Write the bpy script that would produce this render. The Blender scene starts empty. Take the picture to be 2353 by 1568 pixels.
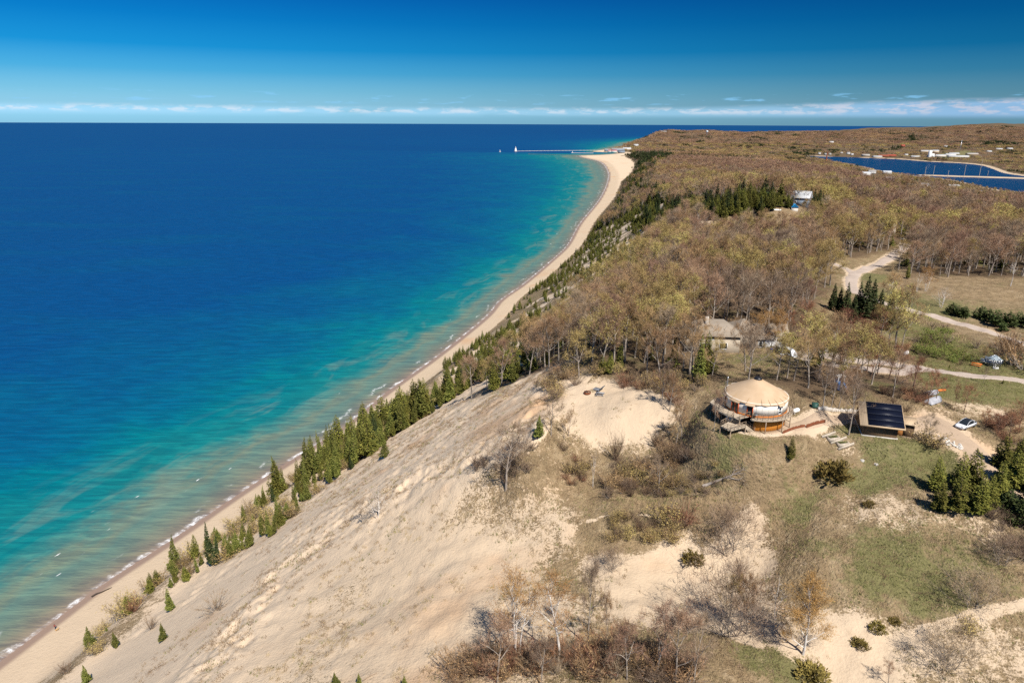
import bpy, bmesh, math, random
import numpy as np
from mathutils import Vector, Matrix
rad = math.radians
rng = np.random.default_rng(7)
random.seed(7)
SC = bpy.context.scene
COL = SC.collection
# ------------------------------------------------------------------ camera
H = 137.0
PITCH, ROLL, FPX = rad(17.82), rad(0.26), 1568.0      # focal length in px of a 2352 px wide frame
_f = np.array([0, math.cos(PITCH), -math.sin(PITCH)])
_r0 = np.array([1.0, 0, 0]); _u0 = np.array([0, math.sin(PITCH), math.cos(PITCH)])
CR = _r0*math.cos(ROLL) + _u0*math.sin(ROLL)
CU = _u0*math.cos(ROLL) - _r0*math.sin(ROLL)
CAMP = np.array([0, 0, H])
cam_d = bpy.data.cameras.new("camera"); cam = bpy.data.objects.new("camera", cam_d); COL.objects.link(cam)
cam_d.sensor_width = 36; cam_d.lens = 24; cam_d.clip_end = 120000; cam_d.clip_start = 1
cam.matrix_world = Matrix(((CR[0], CU[0], -_f[0], 0), (CR[1], CU[1], -_f[1], 0), (CR[2], CU[2], -_f[2], H), (0, 0, 0, 1)))
SC.camera = cam
SC.view_settings.view_transform = 'Standard'; SC.view_settings.look = 'None'
SC.view_settings.exposure = 0.7; SC.view_settings.gamma = 1
SC.cycles.max_bounces = 4; SC.cycles.diffuse_bounces = 2; SC.cycles.glossy_bounces = 2
SC.cycles.transparent_max_bounces = 6; SC.cycles.transmission_bounces = 2
SC.cycles.use_denoising = False
# ------------------------------------------------------------------ sun and sky
SUN_EL = rad(52.0); SUN_AZ = math.atan2(.42, -.907)           # azimuth clockwise from +Y
S = Vector((math.sin(SUN_AZ)*math.cos(SUN_EL), math.cos(SUN_AZ)*math.cos(SUN_EL), math.sin(SUN_EL)))
sd = bpy.data.lights.new("sun", 'SUN'); sd.energy = 4.3; sd.angle = rad(.5); sd.color = (1, .95, .885)
so = bpy.data.objects.new("sun", sd); COL.objects.link(so); so.rotation_euler = S.to_track_quat('Z', 'Y').to_euler()

class NT:
    """tiny helper to wire node trees"""
    def __init__(s, tree): s.t = tree; s.t.nodes.clear()
    def n(s, typ, **kw):
        nd = s.t.nodes.new(typ)
        ins = kw.pop('i', {})
        for k, v in kw.items(): setattr(nd, k, v)
        for k, v in ins.items():
            if hasattr(v, 'is_output') or isinstance(v, bpy.types.NodeSocket): s.t.links.new(v, nd.inputs[k])
            else: nd.inputs[k].default_value = v
        return nd
    def math(s, op, a, b=0.0, c=None, clamp=False):
        ins = {0: a, 1: b}
        if c is not None: ins[2] = c
        return s.n('ShaderNodeMath', operation=op, use_clamp=clamp, i=ins).outputs[0]
    def mix(s, f, a, b, mode='MIX'):
        nd = s.n('ShaderNodeMix', data_type='RGBA', blend_type=mode)
        for k, v in ((0, f), (6, a), (7, b)):
            if isinstance(v, bpy.types.NodeSocket): s.t.links.new(v, nd.inputs[k])
            else: nd.inputs[k].default_value = v if k == 0 else (tuple(v)+(1,))[:4]
        return nd.outputs[2]
    def smooth(s, x, lo, hi, a=0.0, b=1.0):
        nd = s.n('ShaderNodeMapRange', interpolation_type='SMOOTHSTEP', i={0: x, 1: lo, 2: hi, 3: a, 4: b})
        return nd.outputs[0]
    def noise(s, vec, scale, detail=3, rough=.55, dist=0.0):
        nd = s.n('ShaderNodeTexNoise', i={'Scale': scale, 'Detail': detail, 'Roughness': rough, 'Distortion': dist})
        if vec is not None: s.t.links.new(vec, nd.inputs['Vector'])
        return nd.outputs[0]
    def ramp(s, x, stops, interp='LINEAR'):
        nd = s.n('ShaderNodeValToRGB', i={0: x}); cr = nd.color_ramp; cr.interpolation = interp
        while len(cr.elements) > 1: cr.elements.remove(cr.elements[-1])
        for k, (p, c) in enumerate(stops):
            e = cr.elements[0] if k == 0 else cr.elements.new(p)
            e.position = p; e.color = tuple(c)[:3]+(1,)
        return nd.outputs[0]

def lin(r, g, b):
    f = lambda c: ((c/255+.055)/1.055)**2.4 if c > 10 else c/255/12.92
    return (f(r), f(g), f(b))

W = bpy.data.worlds.new("World"); SC.world = W; W.use_nodes = True
w = NT(W.node_tree)
sky = w.n('ShaderNodeTexSky', sky_type='NISHITA', sun_disc=False, sun_elevation=SUN_EL, sun_rotation=SUN_AZ,
          altitude=200, air_density=1.0, dust_density=.6, ozone_density=2.5)
geo = w.n('ShaderNodeTexCoord').outputs['Generated']
sep = w.n('ShaderNodeSeparateXYZ', i={0: geo})
el = w.math('ARCSINE', sep.outputs[2])
az = w.math('ARCTAN2', sep.outputs[0], sep.outputs[1])
hs = w.n('ShaderNodeHueSaturation', i={'Hue': .5, 'Saturation': .22, 'Value': 1.0, 'Color': sky.outputs[0]})
# clear air deepens quickly with height, as through a polariser; unseen sky above is lightened to add fill; darker to the north east
tint = w.ramp(w.smooth(el, 0, .5), [(0, (.30, .66, .93)), (.004, (.25, .53, .73)), (.014, (.175, .465, .67)), (.04, (.065, .365, .64)), (.082, (.010, .25, .56)), (.15, (.003, .185, .50)), (.224, (.002, .135, .45)), (.5, (.02, .14, .45)), (1, (.06, .2, .5))])
side = w.smooth(az, -.8, .85, 1.06, .56)
skyc = w.mix(1.0, hs.outputs[0], tint, 'MULTIPLY')
skyc = w.n('ShaderNodeVectorMath', operation='SCALE', i={0: skyc, 3: side}).outputs[0]
# low clouds far over the lake
cv = w.n('ShaderNodeCombineXYZ', i={0: w.math('MULTIPLY', az, 34.0), 1: w.math('MULTIPLY', el, 130.0)}).outputs[0]
cn = w.noise(cv, 1.0, 6, .62)
right = w.smooth(az, .15, .6)
top = w.math('ADD', .0185, w.math('MULTIPLY', right, .009))
cv2 = w.n('ShaderNodeCombineXYZ', i={0: w.math('MULTIPLY', az, 7.0), 1: w.math('MULTIPLY', el, 60.0), 2: 5.0}).outputs[0]
cn2 = w.noise(cv2, 1.0, 3, .5)
band = w.math('MULTIPLY', w.smooth(el, 0.004, .012), w.math('SUBTRACT', 1.0, w.smooth(el, w.math('SUBTRACT', top, .005), w.math('ADD', top, .003))))
body = w.math('MULTIPLY', band, w.smooth(cn2, .24, .44))
puff = w.math('MULTIPLY', w.math('MULTIPLY', band, w.smooth(el, .008, .014)), w.smooth(cn, .46, .60))
fleckb = w.math('MULTIPLY', w.smooth(el, .021, .025), w.math('SUBTRACT', 1.0, w.smooth(el, .033, .038)))
cv3 = w.n('ShaderNodeCombineXYZ', i={0: w.math('MULTIPLY', az, 20.0), 1: w.math('MULTIPLY', el, 150.0), 2: 9.0}).outputs[0]
fleck = w.math('MULTIPLY', fleckb, w.smooth(w.noise(cv3, 1.0, 4, .55), .56, .66))
greyc = w.mix(right, (3.2, 5.4, 7.4), (2.1, 3.6, 5.6))
whitec = w.mix(right, (5.6, 5.5, 5.8), (4.9, 4.3, 4.5))
skyc = w.mix(w.math('MULTIPLY', fleck, .55), skyc, (1.7, 4.0, 6.3))
skyc = w.mix(w.math('MULTIPLY', body, w.math('ADD', .35, w.math('MULTIPLY', right, .35))), skyc, greyc)
skyc = w.mix(w.math('MULTIPLY', puff, .48), skyc, whitec)
bg = w.n('ShaderNodeBackground', i={'Color': skyc, 'Strength': .1})
w.n('ShaderNodeOutputWorld', i={0: bg.outputs[0]})

# ------------------------------------------------------------------ maths helpers
def _hash(ix, iy, seed):
    h = (ix.astype(np.int64)*374761393 + iy.astype(np.int64)*668265263 + seed*974711) & 0xffffffff
    h = ((h ^ (h >> 13))*1274126177) & 0xffffffff
    return ((h ^ (h >> 16)) & 0xffff)/65535.0
def vnoise(x, y, seed=0):
    ix = np.floor(x); iy = np.floor(y); fx = x-ix; fy = y-iy
    fx = fx*fx*fx*(fx*(fx*6-15)+10); fy = fy*fy*fy*(fy*(fy*6-15)+10)
    a = _hash(ix, iy, seed); b = _hash(ix+1, iy, seed); c = _hash(ix, iy+1, seed); d = _hash(ix+1, iy+1, seed)
    return (a*(1-fx)+b*fx)*(1-fy) + (c*(1-fx)+d*fx)*fy - .5
def fbm(x, y, octv=4, seed=0, gain=.5):
    s = 0; a = 1.0
    for o in range(octv):
        c, sn = math.cos(o*1.1), math.sin(o*1.1)
        s = s + a*vnoise((x*c-y*sn)*2**o, (x*sn+y*c)*2**o, seed+o*17); a *= gain
    return s
def sst(x, lo, hi):
    t = np.clip((x-lo)/(hi-lo), 0, 1); return t*t*(3-2*t)
def rays(P):
    P = np.atleast_2d(np.asarray(P, float))
    return _f[None] + ((P[:, 0]-1176)/FPX)[:, None]*CR[None] - ((P[:, 1]-784)/FPX)[:, None]*CU[None]
def atz(px, py, z):                                   # point of the sight line through a photo point at height z
    v = rays([(px, py)])[0]; t = (z-H)/v[2]; return CAMP + t*v
def proj(p):
    q = np.asarray(p, float)-CAMP; Z = q@_f
    return np.stack([1176+FPX*(q@CR)/Z, 784-FPX*(q@CU)/Z], -1), Z
def poly_in(x, y, poly):
    ins = np.zeros(x.shape, bool); n = len(poly)
    for k in range(n):
        x0, y0 = poly[k]; x1, y1 = poly[(k+1) % n]
        c = (y0 > y) != (y1 > y)
        with np.errstate(divide='ignore', invalid='ignore'):
            ins ^= c & (x < (x1-x0)*(y-y0)/((y1-y0) if y1 != y0 else 1e-9)+x0)
    return ins
def seg_dist(x, y, pl, closed=False):
    """distance to a polyline and the running length at the nearest point"""
    pl = np.asarray(pl, float); best = np.full(x.shape, 1e18); bs = np.zeros(x.shape); run = 0.0
    n = len(pl) if closed else len(pl)-1
    for k in range(n):
        a = pl[k]; b = pl[(k+1) % len(pl)]; e = b-a; L = math.hypot(*e)
        if L < 1e-9: continue
        t = np.clip(((x-a[0])*e[0]+(y-a[1])*e[1])/L**2, 0, 1)
        dd = (x-a[0]-t*e[0])**2+(y-a[1]-t*e[1])**2
        m = dd < best; best = np.where(m, dd, best); bs = np.where(m, run+t*L, bs); run += L
    return np.sqrt(best), bs
def poly_soft(x, y, poly):                            # signed distance, inside positive
    d, _ = seg_dist(x, y, poly, True); return np.where(poly_in(x, y, poly), d, -d)
def smooth_line(P, n=6, closed=False):
    P = np.asarray(P, float); out = []
    N = len(P)
    rngk = range(N) if closed else range(N-1)
    for k in rngk:
        if closed: p0, p1, p2, p3 = P[k-1], P[k], P[(k+1) % N], P[(k+2) % N]
        else: p0, p1, p2, p3 = P[max(k-1, 0)], P[k], P[k+1], P[min(k+2, N-1)]
        # centripetal-ish: scale tangents to the segment
        L = np.linalg.norm(p2-p1); m1 = (p2-p0); m2 = (p3-p1)
        m1 = m1/(np.linalg.norm(m1)+1e-9)*L; m2 = m2/(np.linalg.norm(m2)+1e-9)*L
        for j in range(n):
            t = j/n; out.append((2*t**3-3*t**2+1)*p1+(t**3-2*t**2+t)*m1+(-2*t**3+3*t**2)*p2+(t**3-t**2)*m2)
    if not closed: out.append(P[-1])
    return np.array(out)
# ------------------------------------------------------------------ the coast, the bluff and the dune top
SHORE_D = [(0, 1520), (130, 1422), (240, 1340), (400, 1236), (560, 1127), (680, 1050), (790, 980), (890, 900), (990, 829), (1060, 775),
           (1120, 725), (1150, 690), (1200, 655), (1260, 605), (1303, 565), (1332, 515), (1378, 458), (1396, 420), (1398, 395), (1378, 371), (1332, 358)]
shore = [atz(a, b, 0)[:2] for a, b in SHORE_D]
d0 = shore[1]-shore[0]; d0 = d0/np.linalg.norm(d0)
shore = [shore[0]-d0*900, shore[0]-d0*250] + shore
# harbour mouth, then the beach and the headland north of it
shore += [atz(a, b, 0)[:2] for a, b in [(1380, 356), (1421, 352.0), (1395, 350.2), (1362, 348.5), (1378, 345.5), (1412, 339), (1435, 334.2), (1447, 328)]]
shore = smooth_line(shore, 5)
far = [shore[-1]+np.array(v) for v in ((330, 900), (900, 1900), (1800, 2600), (3600, 3300), (7000, 4200), (14000, 5000))]
SHORE = np.vstack([shore, np.array(far)])
LAND = [tuple(p) for p in SHORE] + [(16000, -3000), (SHORE[0][0]-2000, -3000), (SHORE[0][0], SHORE[0][1])]
BAY_D = [(1850, 358.5), (1895, 359.5), (1960, 361.5), (2060, 365.5), (2130, 371), (2200, 374.5), (2250, 379), (2282, 388), (2310, 398), (2352, 404), (2480, 418),
         (2700, 480), (2560, 475), (2352, 447), (2260, 431), (2190, 415), (2120, 407), (2050, 398), (1985, 384), (1930, 374), (1880, 364)]
BAY = smooth_line([atz(a, b, 0)[:2] for a, b in BAY_D], 4, True)
CAUSE = [atz(a, b, 0)[:2] for a, b in [(2120, 403), (2200, 405.5), (2352, 410), (2600, 420)]]

def coast(x, y):
    d, s = seg_dist(x, y, SHORE)
    return np.where(poly_in(x, y, LAND), d, -d), s
_, _sk = coast(*np.array([atz(a, b, 0)[:2] for a, b in [(0, 1520), (680, 1050), (1120, 725), (1303, 565), (1396, 420), (1378, 371), (1332, 358), (1421, 352), (1435, 334)]]).T)
def beach_w(s):
    return np.interp(s, _sk, [17, 15, 14, 15, 28, 115, 200, 60, 40])
def face_tan(s):
    return np.interp(s, _sk, [.66, .66, .66, .72, .66, .5, .34, .3, .45])
def bluff(d, s):
    Wd = beach_w(s); q = d-Wd
    z = np.where(d < 0, np.maximum(.07*d, -4), 2.6*np.clip(d/Wd, 0, 1))
    toe = np.where(q > 0, q*q/(q+9.0), 0)
    z = z + toe*face_tan(s)
    hump = 3.2*np.exp(-((q-13)/8.0)**2)*sst(s, _sk[0]-100, _sk[0]+60)*(1-sst(s, _sk[2]-100, _sk[2]))
    return z + np.where(q > 0, hump, 0)

CTRL_D = [  # photo point (2352 px frame) and ground height there
 (1735, 970, 86), (1690, 992, 84.5), (1640, 965, 84), (1790, 960, 86.3), (1860, 960, 86), (1930, 965, 85.5), (2020, 1000, 84.5), (2150, 990, 84.5), (2230, 1030, 84), (1800, 900, 87.5), (1900, 900, 86.5), (2050, 905, 86),
 (2150, 900, 85.5), (2150, 855, 84.5), (2352, 880, 83.5), (2280, 840, 83.5), (2300, 940, 84.5),
 (1380, 905, 80), (1300, 930, 78.6), (1450, 960, 80.3), (1400, 970, 79.4), (1295, 985, 77.5), (1480, 900, 81.5), (1340, 885, 80.5), (1520, 960, 80.5), (1600, 900, 84.5), (1560, 1000, 79),
 (1420, 1110, 72.6), (1500, 1060, 75), (1600, 1080, 77.6), (1340, 1080, 72.8), (1680, 1060, 80), (1400, 1040, 74.8),
 (1400, 1165, 71.8), (1600, 1150, 74.6), (1250, 1160, 70.8), (1150, 1110, 70.5), (1700, 1130, 76.8),
 (1500, 1340, 68), (1300, 1330, 67.6), (1650, 1290, 69.2), (1250, 1250, 68), (1110, 1250, 66), (1000, 1400, 64.5), (1300, 1450, 69), (1500, 1500, 70.4), (1176, 1568, 70), (950, 1568, 65.5), (1450, 1230, 70.2), (1600, 1400, 68.3),
 (1850, 1085, 79.5), (2000, 1080, 80.6), (2150, 1065, 82), (2330, 1100, 82), (1850, 1250, 75), (2000, 1250, 77), (2200, 1250, 78), (2350, 1250, 78.5), (1760, 1250, 72), (1800, 1450, 70.2), (2000, 1450, 71.6), (2200, 1450, 73), (2352, 1450, 73.5), (1900, 1560, 69), (2352, 1566, 71), (1650, 1560, 70.5), (1740, 1380, 69.0),
 (1690, 830, 83.5), (1800, 820, 84), (1500, 800, 83), (1350, 800, 80), (1420, 700, 82), (1600, 660, 86), (1800, 640, 86), (1960, 650, 83), (2100, 740, 82.5), (2250, 735, 81), (2352, 760, 81), (2352, 640, 82), (2200, 640, 82),
 (2065, 580, 79), (2352, 560, 80), (1900, 560, 84), (1620, 560, 80), (1720, 540, 80), (1800, 560, 80), (1560, 497, 86), (1700, 492, 91), (1770, 489, 92), (1840, 486, 91.5), (1900, 486, 88), (2000, 500, 80)]
CTRL_W = [  # ground heights farther off: x, y, z
 (120, 560, 78), (230, 760, 74), (300, 900, 66), (370, 530, 68), (480, 800, 58), (700, 760, 32), (560, 640, 54), (560, 800, 42), (820, 560, 44), (330, 1150, 60), (480, 1200, 60), (700, 1100, 24), (1000, 1000, 12),
 (400, 1600, 70), (560, 1700, 92), (720, 1750, 66), (840, 1700, 30), (920, 1650, 14), (430, 1950, 74), (680, 2100, 66), (840, 2100, 34), (1000, 2200, 6), (460, 2500, 40), (700, 2700, 34), (560, 3000, 14), (900, 2700, 8), (650, 3600, 6), (900, 3500, 6), (1200, 3200, 5),
 (900, 1450, 6), (790, 1380, 7), (900, 1300, 7), (800, 1280, 10), (700, 1330, 20), (1150, 1500, 5), (1400, 1200, 12), (1000, 1750, 5), (1300, 1600, 4), (1600, 1300, 10), (1500, 900, 40), (2200, 800, 60),
 (1300, 3400, 6), (1700, 3500, 7), (2100, 3500, 8), (2500, 3200, 8), (2600, 2600, 8), (3000, 3600, 14), (3600, 3000, 30),
 (1000, 4300, 40), (1500, 4300, 40), (2000, 4400, 40), (2600, 4400, 45), (3400, 4400, 60),
 (930, 5100, 80), (1150, 5400, 70), (1500, 5500, 56), (2000, 5300, 52), (2600, 5300, 58), (3300, 5200, 72), (2300, 4800, 56), (2900, 4900, 66), (4000, 5300, 92),
 (3400, 6500, 74), (4200, 6500, 128), (5000, 6500, 140), (2600, 6300, 50), (3000, 6800, 58), (1800, 6300, 46), (6500, 6500, 140), (6000, 4500, 110), (7000, 3000, 80), (3000, 1500, 70), (6000, 8500, 120), (9000, 6000, 120)]
_ct = [atz(a, b, z-2.5) for a, b, z in CTRL_D] + [np.array(p, float) for p in CTRL_W]
# the crease where the loose lake face meets the dune top: on the face by construction
for px, py in [(700, 1285), (620, 1375), (545, 1470), (470, 1568), (780, 1225), (870, 1165), (950, 1115), (1050, 1075), (1150, 1035), (1235, 985)]:
    lo, hi = 5.0, 95.0
    for _ in range(40):
        m = (lo+hi)/2; p = atz(px, py, m); dd, ss = coast(np.array([p[0]]), np.array([p[1]]))
        if bluff(dd, ss)[0] > m: lo = m
        else: hi = m
    _ct.append(atz(px, py, lo-1.0))
_ct = np.array(_ct)
def _warp(x, y):
    yy = np.maximum(y, 25)+45.0
    return np.stack([np.clip(x/yy, -2, 2), .75*np.log(yy)], -1)
_cw = _warp(_ct[:, 0], _ct[:, 1]); _n = len(_cw)
def _phi(a, b):
    r2 = ((a[:, None, :]-b[None])**2).sum(-1)+1e-12; return .5*r2*np.log(r2)
_A = np.zeros((_n+3, _n+3)); _A[:_n, :_n] = _phi(_cw, _cw)+np.eye(_n)*2e-4
_A[:_n, _n] = 1; _A[:_n, _n+1:] = _cw; _A[_n:, :_n] = _A[:_n, _n:].T
_sol = np.linalg.solve(_A, np.r_[_ct[:, 2], 0, 0, 0])
def top_z(x, y):
    out = np.empty(x.shape)
    for k in range(0, len(x), 40000):
        q = _warp(x[k:k+40000], y[k:k+40000]); out[k:k+40000] = _phi(q, _cw)@_sol[:_n]+_sol[_n]+q@_sol[_n+1:]
    return np.clip(out, 2.5, 150)
PADS = []                                                # levelled building ground: x, y, radius, margin, height
def ground(x, y, full=False):
    x = np.asarray(x, float); y = np.asarray(y, float)
    d, s = coast(x, y); b = bluff(d, s); t = top_z(x, y)
    t = np.maximum(t, 2.6)
    k = 1.1
    dz = b-t; z = np.where(np.abs(dz) > 3*k, np.minimum(b, t), -k*np.logaddexp(-np.clip(b, -50, 400)/k, -t/k))
    z = np.where(d < beach_w(s), np.minimum(b, t+3), z)
    r = np.hypot(x, y)
    near = 1-sst(r, 300, 700)
    top = sst(dz, -2, 8)                                    # 1 on the dune top
    face = (1-top)*sst(d, 34, 50)
    land = sst(d, 24, 40)
    n1 = fbm(x/11, y/11, 3, 1)*1.1 + fbm(x/3.1, y/3.1, 3, 5)*.30
    n2 = fbm(x/80, y/80, 3, 9)*6.0*sst(r, 260, 600)*(1-.8*np.exp(-((x-125)/75)**2-((y-400)/75)**2))+(fbm(x/300, y/300, 3, 19)*20+fbm(x/850, y/850, 2, 29)*16)*sst(r, 1000, 2400)*sst(t, 12, 45)
    # rough broken ground on the upper face, gullied down the slope
    along = fbm(s/5.5, d/22, 3, 23)*.28*face
    rough = fbm(x/2.6, y/2.6, 3, 33)*.8*face*np.maximum(sst(fbm(x/25, y/25, 2, 41), -.05, .25), sst(s, 930, 985))
    # a ragged little scarp where the dune top breaks away
    lip = np.exp(-((dz+1.5)/2.6)**2)*near; rough = rough-lip*(1.1*sst(fbm(x/9, y/9, 3, 47), -.1, .25)+.9*fbm(x/2.6, y/2.6, 3, 53))
    flat = 1-.85*np.exp(-(((x-45)/16)**2+((y-122)/14)**2))-.85*np.exp(-(((x-76)/22)**2+((y-120)/9)**2))
    z = z + (n1*near*flat*top + along*near + rough*near + n2*top)*land
    # the harbour basin
    far_ = (y > 700)
    if far_.any():
        bd = np.full(x.shape, -1e4); bd[far_] = poly_soft(x[far_], y[far_], BAY)
        cd = np.full(x.shape, 1e4); cd[far_], _ = seg_dist(x[far_], y[far_], CAUSE)
        shorez = np.where(bd > 0, -.08*bd, 1.5+.06*np.maximum(-bd-20, 0))
        z = np.minimum(z, np.maximum(shorez, -3))
        z = np.where((bd > -40) & (cd < 16), np.maximum(z, 2.2*np.clip((16-cd)/6, 0, 1)-.3), z)
    else: bd = np.full(x.shape, -1e4)
    for px_, py_, pr_, pm_, pz_ in PADS:
        w_ = 1-sst(np.hypot(x-px_, y-py_), pr_, pr_+pm_); z = z*(1-w_)+pz_*w_
    if full: return z, d, s, dz, bd
    return z
def hit(px, py, lift=0.0):
    """where the sight line through a photo point meets the ground"""
    v = rays([(px, py)])[0]; ts = np.exp(np.linspace(math.log(45), math.log(9000), 900)); P = CAMP+ts[:, None]*v
    dz = P[:, 2]-ground(P[:, 0], P[:, 1])-lift; k = int(np.argmax(dz < 0))
    if not (dz < 0).any(): k = int(np.argmin((dz+50*(ts < 300))/ts)); return P[k]-np.array([0, 0, dz[k]])
    a, b = ts[max(k-1, 0)], ts[k]
    tt = np.linspace(a, b, 60); P = CAMP+tt[:, None]*v
    dz = P[:, 2]-ground(P[:, 0], P[:, 1])-lift; k = int(np.argmax(dz < 0)); return P[k]
def wood_edge(s):                                     # how far down the lake face the wood reaches (height below the dune top)
    return np.interp(s, [985, 1012, 1150, 1310, 1540, 1680], [4, 22, 15, 10, 10, 75])
def hits(L): return np.array([hit(a, b)[:2] for a, b in L])

zb = hit(1765, 983)[2]; ZD = zb+2.75                         # foot of the round house and its deck level
EC = atz(1736.5, 909, ZD+2.05)
zg_shed = hit(2020, 998)[2]; _q = atz(2035, 985, zg_shed)
PADS += [(EC[0]-.6, EC[1]-1.6, 8.6, 5.0, zb), (_q[0]+.6, _q[1]+2.6, 8.2, 3.5, zg_shed)]
# ------------------------------------------------------------------ layout of the land cover (world metres)
def PH(L): return [tuple(p) for p in hits(L)]
ROADS = {
 'gravel': [([(3100, 950), (2700, 912), (2420, 884), (2352, 876), (2250, 865), (2150, 852), (2050, 838), (1950, 826), (1890, 816), (1825, 812)], 4.4),
            ([(2110, 847), (2060, 856), (1990, 846), (1900, 838), (1840, 822)], 3.6),
            ([(2085, 560), (2065, 578), (2030, 600), (1990, 618), (1962, 632), (1955, 652), (1968, 672), (2015, 692), (2080, 709), (2150, 728), (2210, 745), (2285, 768), (2352, 790), (2450, 820), (2650, 872), (2800, 918)], 4.8),
            ([(1962, 632), (1938, 614), (1912, 606)], 3.2)],
 'sandy': [([(2085, 975), (2140, 968), (2185, 995), (2250, 1045), (2300, 1090), (2400, 1165), (2550, 1230), (2800, 1300)], 4.8),
           ([(1800, 985), (1870, 966), (1950, 957), (1985, 952)], 3.6)],
 'path': [([(1890, 1532), (2050, 1482), (2200, 1424), (2300, 1398), (2400, 1375), (2650, 1340)], .8), ([(1350, 1196), (1400, 1182), (1560, 1164)], .35)]}
ROADW = {k: [(smooth_line(hits(L), 8), wd) for L, wd in v] for k, v in ROADS.items()}
FOREST = PH([(1262, 852), (1330, 866), (1420, 868), (1500, 870), (1600, 882), (1650, 884), (1730, 892), (1812, 905), (1850, 928), (1940, 936), (2085, 930), (2125, 912), (2105, 862), (2082, 815), (2062, 765), (2052, 700), (2062, 655), (2120, 630), (2200, 636), (2352, 640)])
FOREST = FOREST + [(420, 330), (3000, 1200), (15000, 4000), (15000, 9000), (-500, 9000), (-500, 400)]
FARM = PH([(1530, 502), (1600, 490), (1700, 482), (1790, 475), (1860, 480), (1900, 484), (1960, 500), (1930, 524), (1850, 532), (1790, 545), (1700, 546), (1640, 548), (1540, 535)])
FORK = PH([(1895, 598), (1985, 590), (2060, 572), (2090, 590), (2075, 640), (2085, 700), (2078, 795), (1980, 800), (1850, 800), (1862, 715), (1915, 660), (1895, 618)])
YARD = PH([(1590, 850), (1600, 800), (1640, 780), (1810, 790), (1850, 812), (1860, 835), (1830, 858), (1770, 868), (1690, 868), (1640, 858)])
MEAD = PH([(2105, 862), (2082, 815), (2062, 765), (2075, 715), (2110, 660), (2220, 640), (2352, 640), (2420, 650), (2640, 680), (2640, 960), (2352, 960), (2230, 950), (2150, 905)])
FIELD = [tuple(atz(a, b, 20)[:2]) for a, b in [(2150, 345), (2230, 341), (2250, 350), (2170, 356)]]
TOWN = [tuple(atz(a, b, 7)[:2]) for a, b in [(1960, 400), (2070, 410), (2190, 425), (2270, 440), (2240, 470), (2090, 470), (2060, 440), (1970, 425)]]
NTOWN = [tuple(atz(a, b, 8)[:2]) for a, b in [(1860, 345), (2000, 338), (2260, 345), (2330, 360), (2280, 376), (2200, 371), (2000, 359), (1870, 357)]]
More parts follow.
